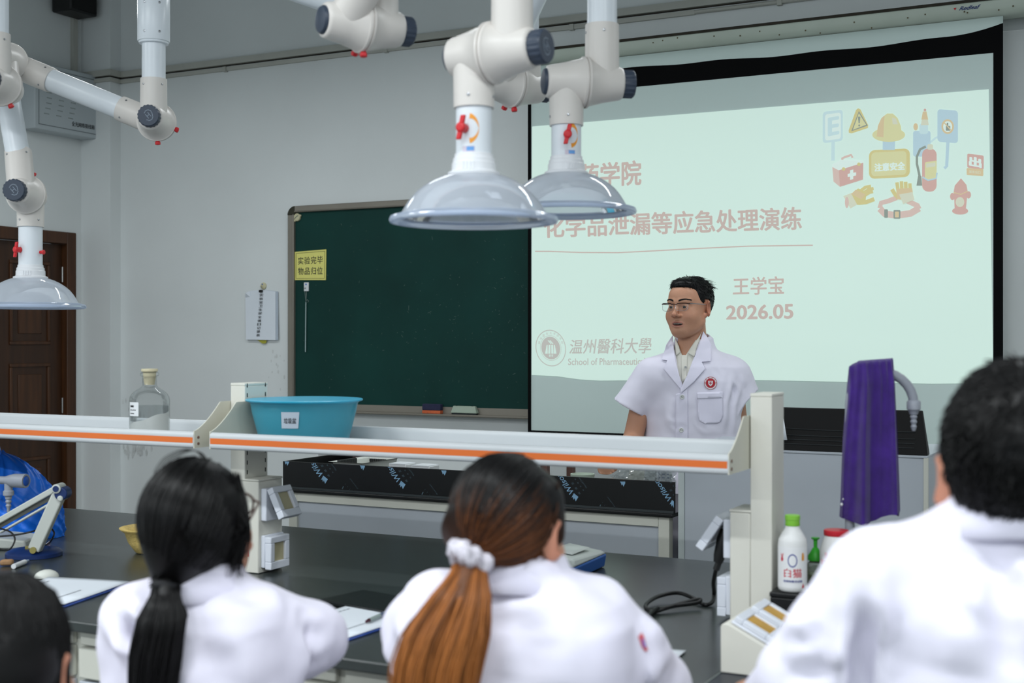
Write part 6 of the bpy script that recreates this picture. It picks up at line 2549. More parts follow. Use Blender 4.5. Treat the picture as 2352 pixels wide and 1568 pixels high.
def drape(bv, poly, off, step=3.0, soft=8):
    """lays a flat cut piece (outline in photograph pixels) on the cloth behind it"""
    pts = []
    n = len(poly)
    for i in range(n):
        a, b = poly[i], poly[(i + 1) % n]
        L = math.hypot(b[0] - a[0], b[1] - a[1])
        k = max(1, int(L / step))
        pts += [(a[0] + (b[0] - a[0]) * t / k, a[1] + (b[1] - a[1]) * t / k) for t in range(k)]
    nb = len(pts)
    edges = [(i, (i + 1) % nb) for i in range(nb)]
    x0, x1 = min(p[0] for p in pts), max(p[0] for p in pts)
    y0, y1 = min(p[1] for p in pts), max(p[1] for p in pts)
    def inside(x, y):
        c = False
        j = n - 1
        for i in range(n):
            if (poly[i][1] > y) != (poly[j][1] > y) and x < (poly[j][0] - poly[i][0]) * (y - poly[i][1]) / (poly[j][1] - poly[i][1]) + poly[i][0]:
                c = not c
            j = i
        return c
    y = y0 + step / 2
    while y < y1:
        x = x0 + step / 2
        while x < x1:
            if inside(x, y) and min(math.hypot(x - q[0], y - q[1]) for q in pts[:nb]) > step * .5:
                pts.append((x, y))
            x += step
        y += step
    r = delaunay_2d_cdt([Vector(p) for p in pts], edges, [], 1, 1e-4)
    ts = []
    for p in r[0]:
        hit = bv.ray_cast(EYE, ray(p[0], p[1]).normalized())
        ts.append((hit[0] - EYE).dot(FW) if hit[0] is not None else None)
    ok = sorted(t for t in ts if t is not None)
    med = ok[len(ok) // 2]
    good = [(p, t) for p, t in zip(r[0], ts) if t is not None and abs(t - med) < .13]
    for i, p in enumerate(r[0]):
        if ts[i] is None or abs(ts[i] - med) >= .13:
            ts[i] = min(good, key=lambda g: (g[0][0] - p[0]) ** 2 + (g[0][1] - p[1]) ** 2)[1]
    nbr = [set() for _ in ts]
    for f in r[2]:
        for a in f:
            nbr[a].update(b for b in f if b != a)
    for _ in range(soft):
        ts = [min(t, .5 * t + .5 * sum(ts[b] for b in nb) / len(nb)) if nb else t for t, nb in zip(ts, nbr)]
    vs = []
    for p, t in zip(r[0], ts):
        d = ray(p[0], p[1])
        vs.append(EYE + d * t - d.normalized() * off)
    m = MB()
    m.add(vs, [tuple(f) for f in r[2]])
    return m


TD = 5.23
tch = thing('person', (pw(1590, 900, TD)[0], pw(1590, 900, TD)[1], 0), 'man with glasses in a short-sleeved white coat standing by the slide', 'person')
px2m = TD / F_PX
vdir = Vector(ray(1583, 777)).normalized()
rdir = vdir.cross(UP).normalized()
hy = math.radians(33)
fdir = -vdir * math.cos(hy) - rdir * math.sin(hy)
TR = frame_of(fdir, roll=0.0)
TO = pw(1582.5, 705.5, TD - .02)
HV, HF, HC = head_mesh(TO, TR, 1.0, .40, .0022)


def tz(py):
    return CAM_H - (py - HORIZON) * px2m


tc = pw(1592, 900, TD)
TT = math.radians(9)
def tkeys(g, top=None):
    return [(z, tc[0] + ox, tc[1], rx + g, ry + g, TT) for z, ox, rx, ry in
            ((.50, 0, .225, .150), (.80, 0, .212, .140), (1.00, 0, .200, .128), (1.10, 0, .196, .124), (1.22, 0, .198, .124), (1.31, 0, .203, .120), (1.365, 0, .185, .108),
             (1.405, 0, .135, .092), (1.435, 0, .085, .078), (1.470, 0, .068, .070))]


shL, shR = pw(1502, 862, TD), pw(1680, 862, TD - .01)
elL, wrL = pw(1453, 1012, TD), pw(1402, 1062, TD - .33)
elR, wrR = pw(1699, 1020, TD - .01), pw(1700, 1128, TD - .10)
nb_ = pw(1592, 812, TD)
nb_[2] = tz(815)
bp = [(column([(k[0],) + k[1:] for k in tkeys(-.022)][2:]), 0), (neck_part(TO, TR, nb_ + np.array((0, 0, -.02)), 1.0, .054, .060), .03),
      (cone(pw(1485, 872, TD), elL, .042, .0405), .008), (cone(elL, wrL, .0395, .027), .012), (cone(shR, elR, .044, .0405), .008), (cone(elR, wrR, .0395, .027), .012)]
tow = np.array(-vdir)
add_hand(bp, wrL, np.array(-vdir) * .75 + np.array(-rdir) * .35 + np.array((0, 0, -.55)), np.array(rdir) * .9 + np.array((0, 0, .3)), 1.0, .35)
add_hand(bp, wrR, np.array((0, 0, -1.0)) + np.array(-vdir) * .15, np.array(-vdir), 1.0, .35)
for s in (-1, 1):
    hp = np.array((tc[0] + s * .09 * math.cos(TT), tc[1] + s * .09 * math.sin(TT), .93))
    kn = hp + np.array((0, -.01, -.46))
    an = kn + np.array((0, .02, -.40))
    bp += [(cone(hp, kn, .085, .058), .05), (cone(kn, an, .056, .040), .02), (cone(an + np.array((0, 0, -.03)), an + np.array((0, -.15, -.045)), .034, .026), .02)]
allp = np.array([shL, elL, wrL, elR, wrR])
bf = union(bp)
BV, BF = surface(bf, (allp[:, 0].min() - .12, tc[1] - .50, 0.0), (allp[:, 0].max() + .12, tc[1] + .22, 1.56), .0085)
Vb = np.concatenate([HV, BV])
Fb = np.concatenate([HF, BF + len(HV)])
body = mesh_obj('body', Vb, Fb, M_skin, tch, np.concatenate([HC, skin_cols(BV) * .93]))
eyes(body, TO, TR, 1.0, (-.05, 1, -.06))
L2W = lambda p, s=1.0: Vector(tuple(np.array(TO) + TR @ (np.array(p, float) * s)))
# teeth
m = MB()
for k in range(-3, 4):
    m.ball(L2W((k * .0058,   .0846 - .0009 * k * k * .35, -.0672)), (.0029, .0024, .0034), 8, 6, tuple(Vector(tuple(TR[:, i])) for i in range(3)))
m.build('teeth', M_teeth, body)

# trousers and shoes
tp_ = []
for s in (-1, 1):
    hp = np.array((tc[0] + s * .09 * math.cos(TT), tc[1] + s * .09 * math.sin(TT), .93))
    kn = hp + np.array((0, -.01, -.46))
    an = kn + np.array((0, .02, -.37))
    tp_ += [(cone(hp, kn, .098, .074), .05), (cone(kn, an, .074, .066), .02)]
V, Fc = surface(union(tp_), (tc[0] - .3, tc[1] - .25, .04), (tc[0] + .3, tc[1] + .25, 1.06), .012)
mesh_obj('trousers', V, Fc, M_trous, tch)
for s in (-1, 1):
    hp = np.array((tc[0] + s * .09 * math.cos(TT), tc[1] + s * .09 * math.sin(TT), .93))
    a = np.array((hp[0], hp[1] + .01, .045))
    V, Fc = surface(union([(cone(a + (0, .06, 0), a + (0, -.14, -.008), .045, .034), 0)]), a - (.07, .25, .05), a + (.07, .14, .06), .008)
    V[:, 2] = np.maximum(V[:, 2], .001)
    mesh_obj('shoe', V, Fc, M_shoe, tch)

# shirt
shf = union([(column(tkeys(-.010)), 0), (cone(nb_ + np.array((0, 0, -.03)), nb_ + np.array((0, 0, .020)), .074, .066), .03)])
neck_hole = cone(nb_ + np.array((0, -.0, -.02)), TO + TR @ np.array((0, -.03, -.08)), .061, .060)
def wedge_px(A_, B_, C_):            # an open V at the front, outline given in photograph pixels
    def f(X, Y, Z):
        px, py, d = project(X, Y, Z)
        def side(p, q):
            ex, ey = q[0] - p[0], q[1] - p[1]
            return ((px - p[0]) * ey - (py - p[1]) * ex) / math.hypot(ex, ey)
        v = np.maximum(side(A_, B_), side(C_, A_)) * px2m
        lat = (X - tc[0]) * -math.sin(TT) + (Y - tc[1]) * math.cos(TT)
        return np.maximum(v, lat + .02)
    return f


throat = wedge_px((1570.0, 823.0), (1546.0, 762.0), (1616.0, 752.0))


def shirt_fn(X, Y, Z):
    return np.maximum(np.maximum(shf(X, Y, Z), -neck_hole(X, Y, Z)), -throat(X, Y, Z))
SV, SFc = surface(shirt_fn, (tc[0] - .27, tc[1] - .2, 1.02), (tc[0] + .27, tc[1] + .2, 1.54), .006)
shirt = mesh_obj('shirt', SV, SFc, M_shirt, tch)

# coat
wedge = wedge_px((1565.5, 897.0), (1541.0, 750.0), (1620.0, 744.0))
hemL, hemR = pw(1444, 936, TD), pw(1703, 927, TD - .01)
nL = np.array(-rdir) * .50 + np.array((0, 0, -.86))
nR = np.array(rdir) * .66 + np.array((0, 0, -.74))


def sleeve(sh, hem, n_, r0, r1, flat=1.0):
    sh, hem = np.array(sh), np.array(hem)
    ax_ = hem - sh
    out = cone(sh, hem + ax_ * .25, r0, r1 + (r1 - r0) * .25)
    inn = cone(sh + ax_ * .55, hem + ax_ * .3, r0 - .018, r1 + (r1 - r0) * .3 - .016)
    def f(X, Y, Z):
        pl = (X - hem[0]) * n_[0] + (Y - hem[1]) * n_[1] + (Z - hem[2]) * n_[2]
        return np.maximum(out(X, Y, Z), pl), inn(X, Y, Z)
    return f


slL, slR = sleeve(shL, hemL, nL, .068, .071), sleeve(shR, hemR, nR, .068, .088)
trunk = union([(column(tkeys(0.004)), 0), (cone(shL, shL + (shL - shR) * -.25 + np.array((0, 0, .012)), .066, .070), .05), (cone(shR, shR + (shR - shL) * -.25 + np.array((0, 0, .012)), .066, .070), .05),
               (cone(nb_ + np.array((0, .01, -.04)), nb_ + np.array((0, .020, .040)), .086, .072), .035)])
neck_hole2 = cone(nb_ + np.array((0, -.005, -.03)), nb_ + np.array((0, .012, .11)), .063, .060)


def coat_fn(X, Y, Z):
    oL, iL = slL(X, Y, Z)
    oR, iR = slR(X, Y, Z)
    r = smin(trunk(X, Y, Z), oL, .035)
    r = smin(r, oR, .035)
    r = np.maximum(r, -iL)
    r = np.maximum(r, -iR)
    r = np.maximum(r, -neck_hole2(X, Y, Z))
    return smax(r, -wedge(X, Y, Z), .003)


lo_ = (min(hemL[0], hemR[0]) - .13, tc[1] - .24, .50)
hi_ = (max(hemL[0], hemR[0]) + .15, tc[1] + .26, 1.54)
CV, CF = surface(coat_fn, lo_, hi_, .0062)
N = normals(CV, CF)
P = lambda *l: [pw(x, y, TD - .12) for x, y in l]
for pts, w, dp in ((P((1482, 862), (1500, 905), (1510, 960)), .010, .007), (P((1486, 880), (1515, 930), (1535, 985)), .012, .006), (P((1476, 905), (1488, 950), (1490, 1010)), .012, .008),
                   (P((1668, 870), (1655, 920), (1650, 985)), .011, .007), (P((1690, 880), (1672, 930), (1668, 1000)), .012, .008), (P((1470, 868), (1452, 890), (1438, 905)), .010, .003),
                   (P((1482, 850), (1470, 875), (1462, 900)), .011, .004), (P((1696, 862), (1706, 880), (1712, 893)), .011, .003), (P((1676, 880), (1686, 900), (1688, 915)), .011, .003),
                   (P((1520, 950), (1540, 975), (1575, 985)), .010, .004), (P((1600, 960), (1620, 985), (1660, 990)), .010, .004), (P((1505, 985), (1530, 960), (1548, 935)), .010, .004),
                   (P((1640, 850), (1655, 870), (1665, 900)), .009, .004)):
    CV = crease(CV, N, pts, w * 1.15, dp * 1.5)
CV = CV + N * (.0034 * vnoise(CV, 24, 11))[:, None]
coat = mesh_obj('coat', CV, CF, M_coat, tch)
bv = bvh_of((CV, CF), (SV, SFc), (BV, BF))
lapL = [(1545.5, 769), (1537, 781), (1530.5, 791), (1520, 826), (1532.5, 827.5), (1524.5, 847), (1544, 870), (1563.5, 893.5), (1567, 884), (1558, 856), (1551, 829), (1547, 795)]
lapR = [(1615, 761), (1625, 775), (1633.5, 792), (1632.5, 829), (1612, 831), (1619.5, 847), (1592, 878), (1563.5, 903), (1563.5, 893), (1580, 858), (1595.5, 819), (1607, 790)]
for q in (lapL, lapR):
    drape(bv, q, .0075).build('lapel', M_coat2, coat, solid=.003, bevel=.0012, ang=50)
drape(bv, [(1552.5, 905), (1564, 902), (1579, 892), (1580, 1016), (1551, 1016)], .0035, 4).build('placket', M_coat2, coat, solid=.0018, ang=50)
drape(bv, [(1602, 908), (1660, 906), (1660.5, 955), (1655, 968), (1645, 973), (1618, 973), (1606, 966), (1603, 955)], .0030, 4).build('pocket', M_coat2, coat, solid=.0016, ang=50)
drape(bv, [(1601, 901.5), (1660.5, 899), (1661, 913.5), (1601.5, 916)], .0050, 4).build('pocket_band', M_coat2, coat, solid=.0016, ang=50)
for q in ([(1549, 770), (1551.5, 793), (1552.5, 817), (1562.5, 809), (1560, 796), (1553, 780)], [(1612, 762), (1602, 793), (1594.5, 819), (1580, 811), (1588, 797), (1603, 777)]):
    drape(bv, q, .0045, 2.5).build('shirt_collar', M_shirt, shirt, solid=.0025, ang=50)
drape(bv, [(1565, 815), (1579, 815), (1577, 870), (1566, 878)], .002, 3).build('shirt_placket', M_shirt, shirt, solid=.001, ang=50)


def on_cloth(px, py, off):
    hit = bv.ray_cast(EYE, ray(px, py).normalized())
    return hit[0] - ray(px, py).normalized() * off


M_butt = mat('pearl_button', (206, 208, 206), .25, var=.04)
for (x, y, r, par) in ((1567, 911.5, .0095, coat), (1565, 987.5, .0095, coat), (1574.5, 843, .0055, shirt)):
    c = on_cloth(x, y, .006)
    m = MB()
    m.lathe([(-.001, r), (.0015, r), (.0028, r * .85), (.0020, r * .6), (.0020, 0)], c, -vdir, 20)
    b_ = m.build('button', M_butt, par)
    m = MB()
    for sx in (-1, 1):
        m.obox(c - vdir * .0024 + rdir * (sx * r * .28) + UP * (sx * -.1 * r), rdir * .0009 + UP * .0006, vdir * .0003, UP * .0018 - rdir * .0004)
    m.build('thread', mat('thread_grey', (120, 122, 122), .8), b_)


def disc_drape(c, r, off, mt, name, par, r0=0.0):
    m = MB()
    n = 28
    vs = []
    for rr__ in ((r0, r) if r0 else (0, r * .5, r)):
        for k in range(n):
            a = 2 * math.pi * k / n
            vs.append(on_cloth(c[0] + rr__ * math.cos(a), c[1] + rr__ * math.sin(a), off))
    L = 2 if r0 else 3
    m.add(vs, [(j * n + k, j * n + (k + 1) % n, (j + 1) * n + (k + 1) % n, (j + 1) * n + k) for j in range(L - 1) for k in range(n)])
    return m.build(name, mt, par)


M_crim = mat('badge_crimson', (176, 34, 48), .6, var=.05)
M_bdw = mat('badge_white', (226, 222, 226), .7)
bc = (1632, 879.5)
bd = disc_drape(bc, 14.6, .0028, M_bdw, 'badge', coat)
disc_drape(bc, 11.0, .0034, M_crim, 'badge_disc', bd)
disc_drape(bc, 14.8, .0034, M_crim, 'badge_ring', bd, 14.0)
m = MB()
for q in ([(1626.5, 874.5), (1637.5, 874.5), (1637, 882), (1632, 887), (1627, 882)],):
    m.add([on_cloth(x, y, .0040) for x, y in q], [tuple(range(len(q)))[::-1]])
sh__ = m.build('badge_shield', M_bdw, bd)
m = MB()
for q in ([(1629, 876), (1635, 876), (1635, 877.3), (1629, 877.3)], [(1631.2, 877), (1632.8, 877), (1632.8, 883), (1631.2, 883)], [(1628.4, 879.5), (1635.6, 879.5), (1634.5, 881), (1629.5, 881)]):
    m.add([on_cloth(x, y, .0044) for x, y in q], [tuple(range(len(q)))[::-1]])
m.build('shield_mark', M_crim, sh__)
m = MB()
for i, ch in enumerate('温州医科大学'):
    a = math.pi * (1.02 + .96 * i / 5)
    x, y = bc[0] + 12.6 * math.cos(a), bc[1] + 12.6 * math.sin(a)
    add_text(m, ch, quad_fn((x - 1.3, y - 1.4), (x + 1.3, y - 1.4), (x + 1.3, y + 1.4), (x - 1.3, y + 1.4), lambda p, q: on_cloth(p, q, .0036)), 0)
m.build('badge_lettering', M_crim, bd, smooth=False)

# hair
BLK = np.array(lin((12, 11, 12))[:3])


def hair_line(y):
    return np.interp(y, [-.12, -.06, -.036, -.030, .004, .010, .024, .030, .046, .060, .11], [-.066, -.062, -.045, .030, .030, -.004, -.002, .034, .056, .074, .078])


def hair_cap(X, Y, Z):
    r = ell((0, -.024, .034), (.0815, .1015, .0935))(X, Y, Z)
    r = smin(r, ell((0, .030, .088), (.056, .052, .030))(X, Y, Z), .02)
    cut = (hair_line(Y - .10 * np.abs(X) * (Y > .03)) - Z) * .8
    return smax(r, cut, .008)


V, Fc = surface(hair_cap, (-.11, -.15, -.11), (.11, .13, .17), .003)
W = V @ TR.T + TO
hair = mesh_obj('hair', W, Fc, M_hair, tch, np.tile(BLK, (len(W), 1)))
Nn = normals(V, Fc)
rs = np.random.RandomState(4)
st = []
pick = rs.choice(len(V), 2600, replace=False)
for i in pick:
    p, n_ = V[i], Nn[i]
    if p[2] < hair_line(p[1]) + .004:
        continue
    topness = np.clip((p[2] - .02) / .08, 0, 1)
    flow = np.array((.35 * (1 if p[0] > -.01 else -1), -.35 if p[1] < .03 else .15, -.9 * (1 - topness) - .05))
    t = flow - n_ * (flow @ n_)
    t = t / (np.linalg.norm(t) + 1e-9) + rs.normal(size=3) * .14
    back = (p[1] < -.075 and p[2] > .085)
    L = .008 + .014 * topness * rs.rand() + (.010 if back else 0)
    lift = (.04 if p[1] > .02 else .12) + .14 * topness * rs.rand() * (p[1] < .03) + (.6 if back else 0)
    q = [p - n_ * .002, p + (t * .5 + n_ * lift * .5) * L, p + (t * 1.1 + n_ * lift * .8) * L]
    st.append(([TO + TR @ x for x in q], [.0011, .0009, .0003], BLK * (0.8 + .8 * rs.rand())))
tubes_mesh('hair_strands', st, M_hair, hair, 3)['kind'] = 'stuff'
# brows
hb_ = BVHTree.FromPolygons([tuple(p) for p in ((HV - TO) @ TR)], [tuple(map(int, q)) for q in HF])
st = []
for s in (-1, 1):
    for k in range(210):
        u = rs.rand()
        x = s * (.011 + .043 * u)
        z = .0235 + .0070 * math.sin(min(1, u * 1.25) * 2.2) + (rs.rand() - .5) * .0072 * (1 - .5 * u)
        hit = hb_.ray_cast(Vector((x, .2, z)), Vector((0, -1, 0)))
        if hit[0] is None:
            continue
        p = np.array(hit[0])
        d_ = np.array((s * .9, -.25 - .5 * u, .35 - .75 * u))
        d_ /= np.linalg.norm(d_)
        st.append(([TO + TR @ (p + (0, .0004, 0)), TO + TR @ (p + d_ * .005 + (0, .0010, 0)), TO + TR @ (p + d_ * .009 + (0, .0006, 0))], [.0006, .0006, .0002], BLK * 2.2))
tubes_mesh('eyebrows', st, M_hair, hair, 3)['kind'] = 'stuff'

# glasses
M_gf = mat('glasses_dark_metal', (50, 34, 34), .3, metal=.6, var=0)
M_gs = mat('glasses_silver', (196, 198, 204), .2, metal=1.0, var=0)
m = MB()
lens_c, lw_, lh_ = .0335, .0265, .0155
for s in (-1, 1):
    m.tube([L2W((s * (lens_c - lw_), .1075, .008)), L2W((s * (lens_c - lw_ * .6), .1085, .0128)), L2W((s * lens_c, .1085, .0140)), L2W((s * (lens_c + lw_ * .8), .1050, .0135)), L2W((s * (lens_c + lw_), .1010, .0115)),
            L2W((s * (lens_c + lw_ + .005), .0960, .0115))], .0018, 8)
m.tube([L2W((-.009, .1085, .009)), L2W((-.004, .1115, .0105)), L2W((.004, .1115, .0105)), L2W((.009, .1085, .009))], .0013, 8)
gl = m.build('glasses', M_gf, tch)
m = MB()
for s in (-1, 1):
    pts = [L2W((s * (lens_c - lw_), .1075, .008)), L2W((s * (lens_c - lw_), .1072, -.006)), L2W((s * (lens_c - lw_ * .75), .1078, -.0145)), L2W((s * lens_c, .1080, -.0170)), L2W((s * (lens_c + lw_ * .75), .1045, -.0145)), L2W((s * (lens_c + lw_), .1010, -.004)),
           L2W((s * (lens_c + lw_), .1010, .0110))]
    m.tube(smooth_path(pts, 5), .0008, 6)
m.build('lower_rim', M_gs, gl)
for s in (-1, 1):
    m = MB()
    m.tube([L2W((s * .0652, .0958, .0115)), L2W((s * .0720, .070, .0120)), L2W((s * .0800, .010, .0105)), L2W((s * .0815, -.012, .008)), L2W((s * .0810, -.030, -.006))], [.0022, .0018, .0015, .0015, .0014], 8)
    m.build('temple_arm', M_gf if s > 0 else M_gs, gl)
    m = MB()
    vs = [L2W((s * (lens_c + lw_ * x), .1080 - .0065 * max(0, x) ** 2, z)) for x, z in ((-.97, .007), (-.6, .0125), (0, .0138), (.8, .0132), (.97, .010), (.97, -.004), (.72, -.014), (0, -.0165), (-.72, -.014), (-.97, -.006))]
    m.poly(vs)
    m.build('lens', glass('lens_clear', (245, 248, 248), .0, .02, .35), gl)


# ------------------------------------------------------------------ students, seen from behind at the near side of the bench
def band(name, c, axis, R, r, mt, parent, lump=0.0, seed=0, n=36, k=12, squash=1.0):
    """soft ring (hair tie, scrunchie)"""
    c, axis = Vector(c), Vector(axis).normalized()
    u = axis.orthogonal().normalized()
    w = axis.cross(u)
    rr = random.Random(seed)
    ph = [rr.random() * 6.3 for _ in range(4)]
    vs = []
    for i in range(n):
        a = 2 * math.pi * i / n
        rad = u * math.cos(a) + w * math.sin(a)
        g = 1 + lump * (math.sin(5 * a + ph[0]) + .6 * math.sin(9 * a + ph[1])) * .5
        for j in range(k):
            b = 2 * math.pi * j / k
            q = 1 + lump * .5 * math.sin(3 * b + 7 * a + ph[2])
            vs.append(c + rad * (R + r * g * q * math.cos(b)) + axis * (r * g * q * squash * math.sin(b)))
    fs = [(i * k + j, ((i + 1) % n) * k + j, ((i + 1) % n) * k + (j + 1) % k, i * k + (j + 1) % k) for i in range(n) for j in range(k)]
    m = MB()
    m.add(vs, fs)
    return m.build(name, mt, parent, ang=180)


def hull_point(d, cen, rad):
    t = 1.0 / np.sqrt(((d / rad) ** 2).sum(-1))
    return cen + d * t[..., None]


def gathered_hair(parent, org, R, s, tie, seed, n, colour, cen=(0, -.022, .030), rad=(.083, .105, .097), low=-.045, face=.062):
    """strands combed over the head to the tie; returns nothing, adds hull and strands"""
    rs = np.random.RandomState(seed)
    cen, rad = np.array(cen), np.array(rad)
    tl = (R.T @ (np.array(tie) - org)) / s
    dt = (tl - cen) / np.linalg.norm(tl - cen)
    st = []
    while len(st) < n:
        d = rs.normal(size=3)
        d /= np.linalg.norm(d)
        p = hull_point(d, cen, rad)
        line = np.interp(p[1], [-.13, -.03, .02, .05, .075], [low, low * .6, .0, .055, .072])
        if p[2] < line or p[1] > face:
            continue
        ang = math.acos(np.clip(d @ dt, -1, 1))
        m = 12
        t = np.linspace(0, 1, m) ** .9
        sa = math.sin(ang) + 1e-6
        D = (np.sin((1 - t) * ang) / sa)[:, None] * d + (np.sin(t * ang) / sa)[:, None] * dt
        wob = 1 + .010 * rs.normal() + .012 * np.sin(t * 5 + rs.rand() * 6) * rs.rand()
        Q = cen + (hull_point(D, cen, rad) - cen) * (wob if np.ndim(wob) == 0 else wob[:, None])
        e = np.clip((t - .72) / .28, 0, 1) ** 2
        jit = rs.normal(size=3) * .008
        Q = Q * (1 - e)[:, None] + (tl + jit) * e[:, None]
        r0 = (.0010 + .0006 * rs.rand()) * s
        col = colour(Q, rs.rand(), t)
        st.append(((Q * s) @ R.T + org, np.r_[r0 * .5, np.full(m - 2, r0), r0 * .8], col))
    return st


def tail_strands(path, widths, depths, seed, n, colour, m=14, z_flat=.5):
    """pony tail hanging along a path of world points"""
    rs = np.random.RandomState(seed)
    path = np.array([tuple(p) for p in path])
    L = np.r_[0, np.cumsum(np.linalg.norm(path[1:] - path[:-1], axis=1))]
    L /= L[-1]
    tt = np.linspace(0, 1, m)
    P = np.stack([np.interp(tt, L, path[:, i]) for i in range(3)], 1)
    Wd, Dp = np.interp(tt, L, widths), np.interp(tt, L, depths)
    st = []
    rt, fw = np.array(RT), np.array(FW)
    for _ in range(n):
        a, r = rs.rand() * 6.283, math.sqrt(rs.rand())
        ph, am = rs.rand() * 6.3, rs.rand() * .10
        end = 1.0 if rs.rand() < .7 else .75 + .25 * rs.rand()
        k = max(5, int(m * end))
        x = r * math.cos(a) + am * np.sin(tt[:k] * 6 + ph)
        y = r * math.sin(a) + am * np.cos(tt[:k] * 5 + ph)
        Q = P[:k] + rt * (Wd[:k] * x)[:, None] + fw * (Dp[:k] * y)[:, None]
        r0 = .0010 + .0007 * rs.rand()
        st.append((Q, np.r_[np.full(k - 1, r0), r0 * .3], colour(Q, rs.rand(), tt[:k])))
    return st


def hull_mesh(name, org, R, s, parent, base, cut, cen=(0, -.022, .030), rad=(.081, .103, .095), extra=()):
    parts = [(ell(cen, rad), 0)] + list(extra)
    u = union(parts)
    def f(X, Y, Z):
        return smax(u(X, Y, Z), cut(X, Y, Z), .01)
    V, Fc = surface(f, (-.13, -.17, -.20), (.13, .12, .15), .0048)
    return mesh_obj(name, (V * s) @ R.T + org, Fc, M_hair, parent, np.tile(base, (len(V), 1)) if np.ndim(base) == 1 else base(V))


def collar(parent, c, r_top, r_bot, h_up, h_dn, face, tilt=0.0, name='collar', gap=.9):
    """turned-down coat collar open at the front; face = horizontal direction the wearer faces"""
    c = np.array(c, float)
    f = np.array((face[0], face[1], 0.0))
    f /= np.linalg.norm(f)
    x = np.array((f[1], -f[0], 0.0))
    n = 40
    prof = [(r_top - .004, h_up - .006), (r_top, h_up), (r_top + .004, h_up + .0005), (r_top + .009, h_up - .006), ((r_top + r_bot) / 2 + .006, (h_up + h_dn) / 2), (r_bot, h_dn)]
    vs = []
    for i in range(n + 1):
        a = gap + (2 * math.pi - 2 * gap) * i / n
        fr_ = math.cos(a)
        for r, h in prof:
            rad = f * math.cos(a) + x * math.sin(a)
            vs.append(tuple(c + rad * r * (1 - .08 * abs(math.sin(a))) + np.array((0, 0, h - .018 * max(0, fr_) - .010 * fr_ + tilt * math.sin(a)))))
    k = len(prof)
    fs = [(i * k + j, i * k + j + 1, (i + 1) * k + j + 1, (i + 1) * k + j) for i in range(n) for j in range(k - 1)]
    m = MB()
    m.add(vs, fs)
    return m.build(name, M_coat2, parent, solid=.0022, ang=50)


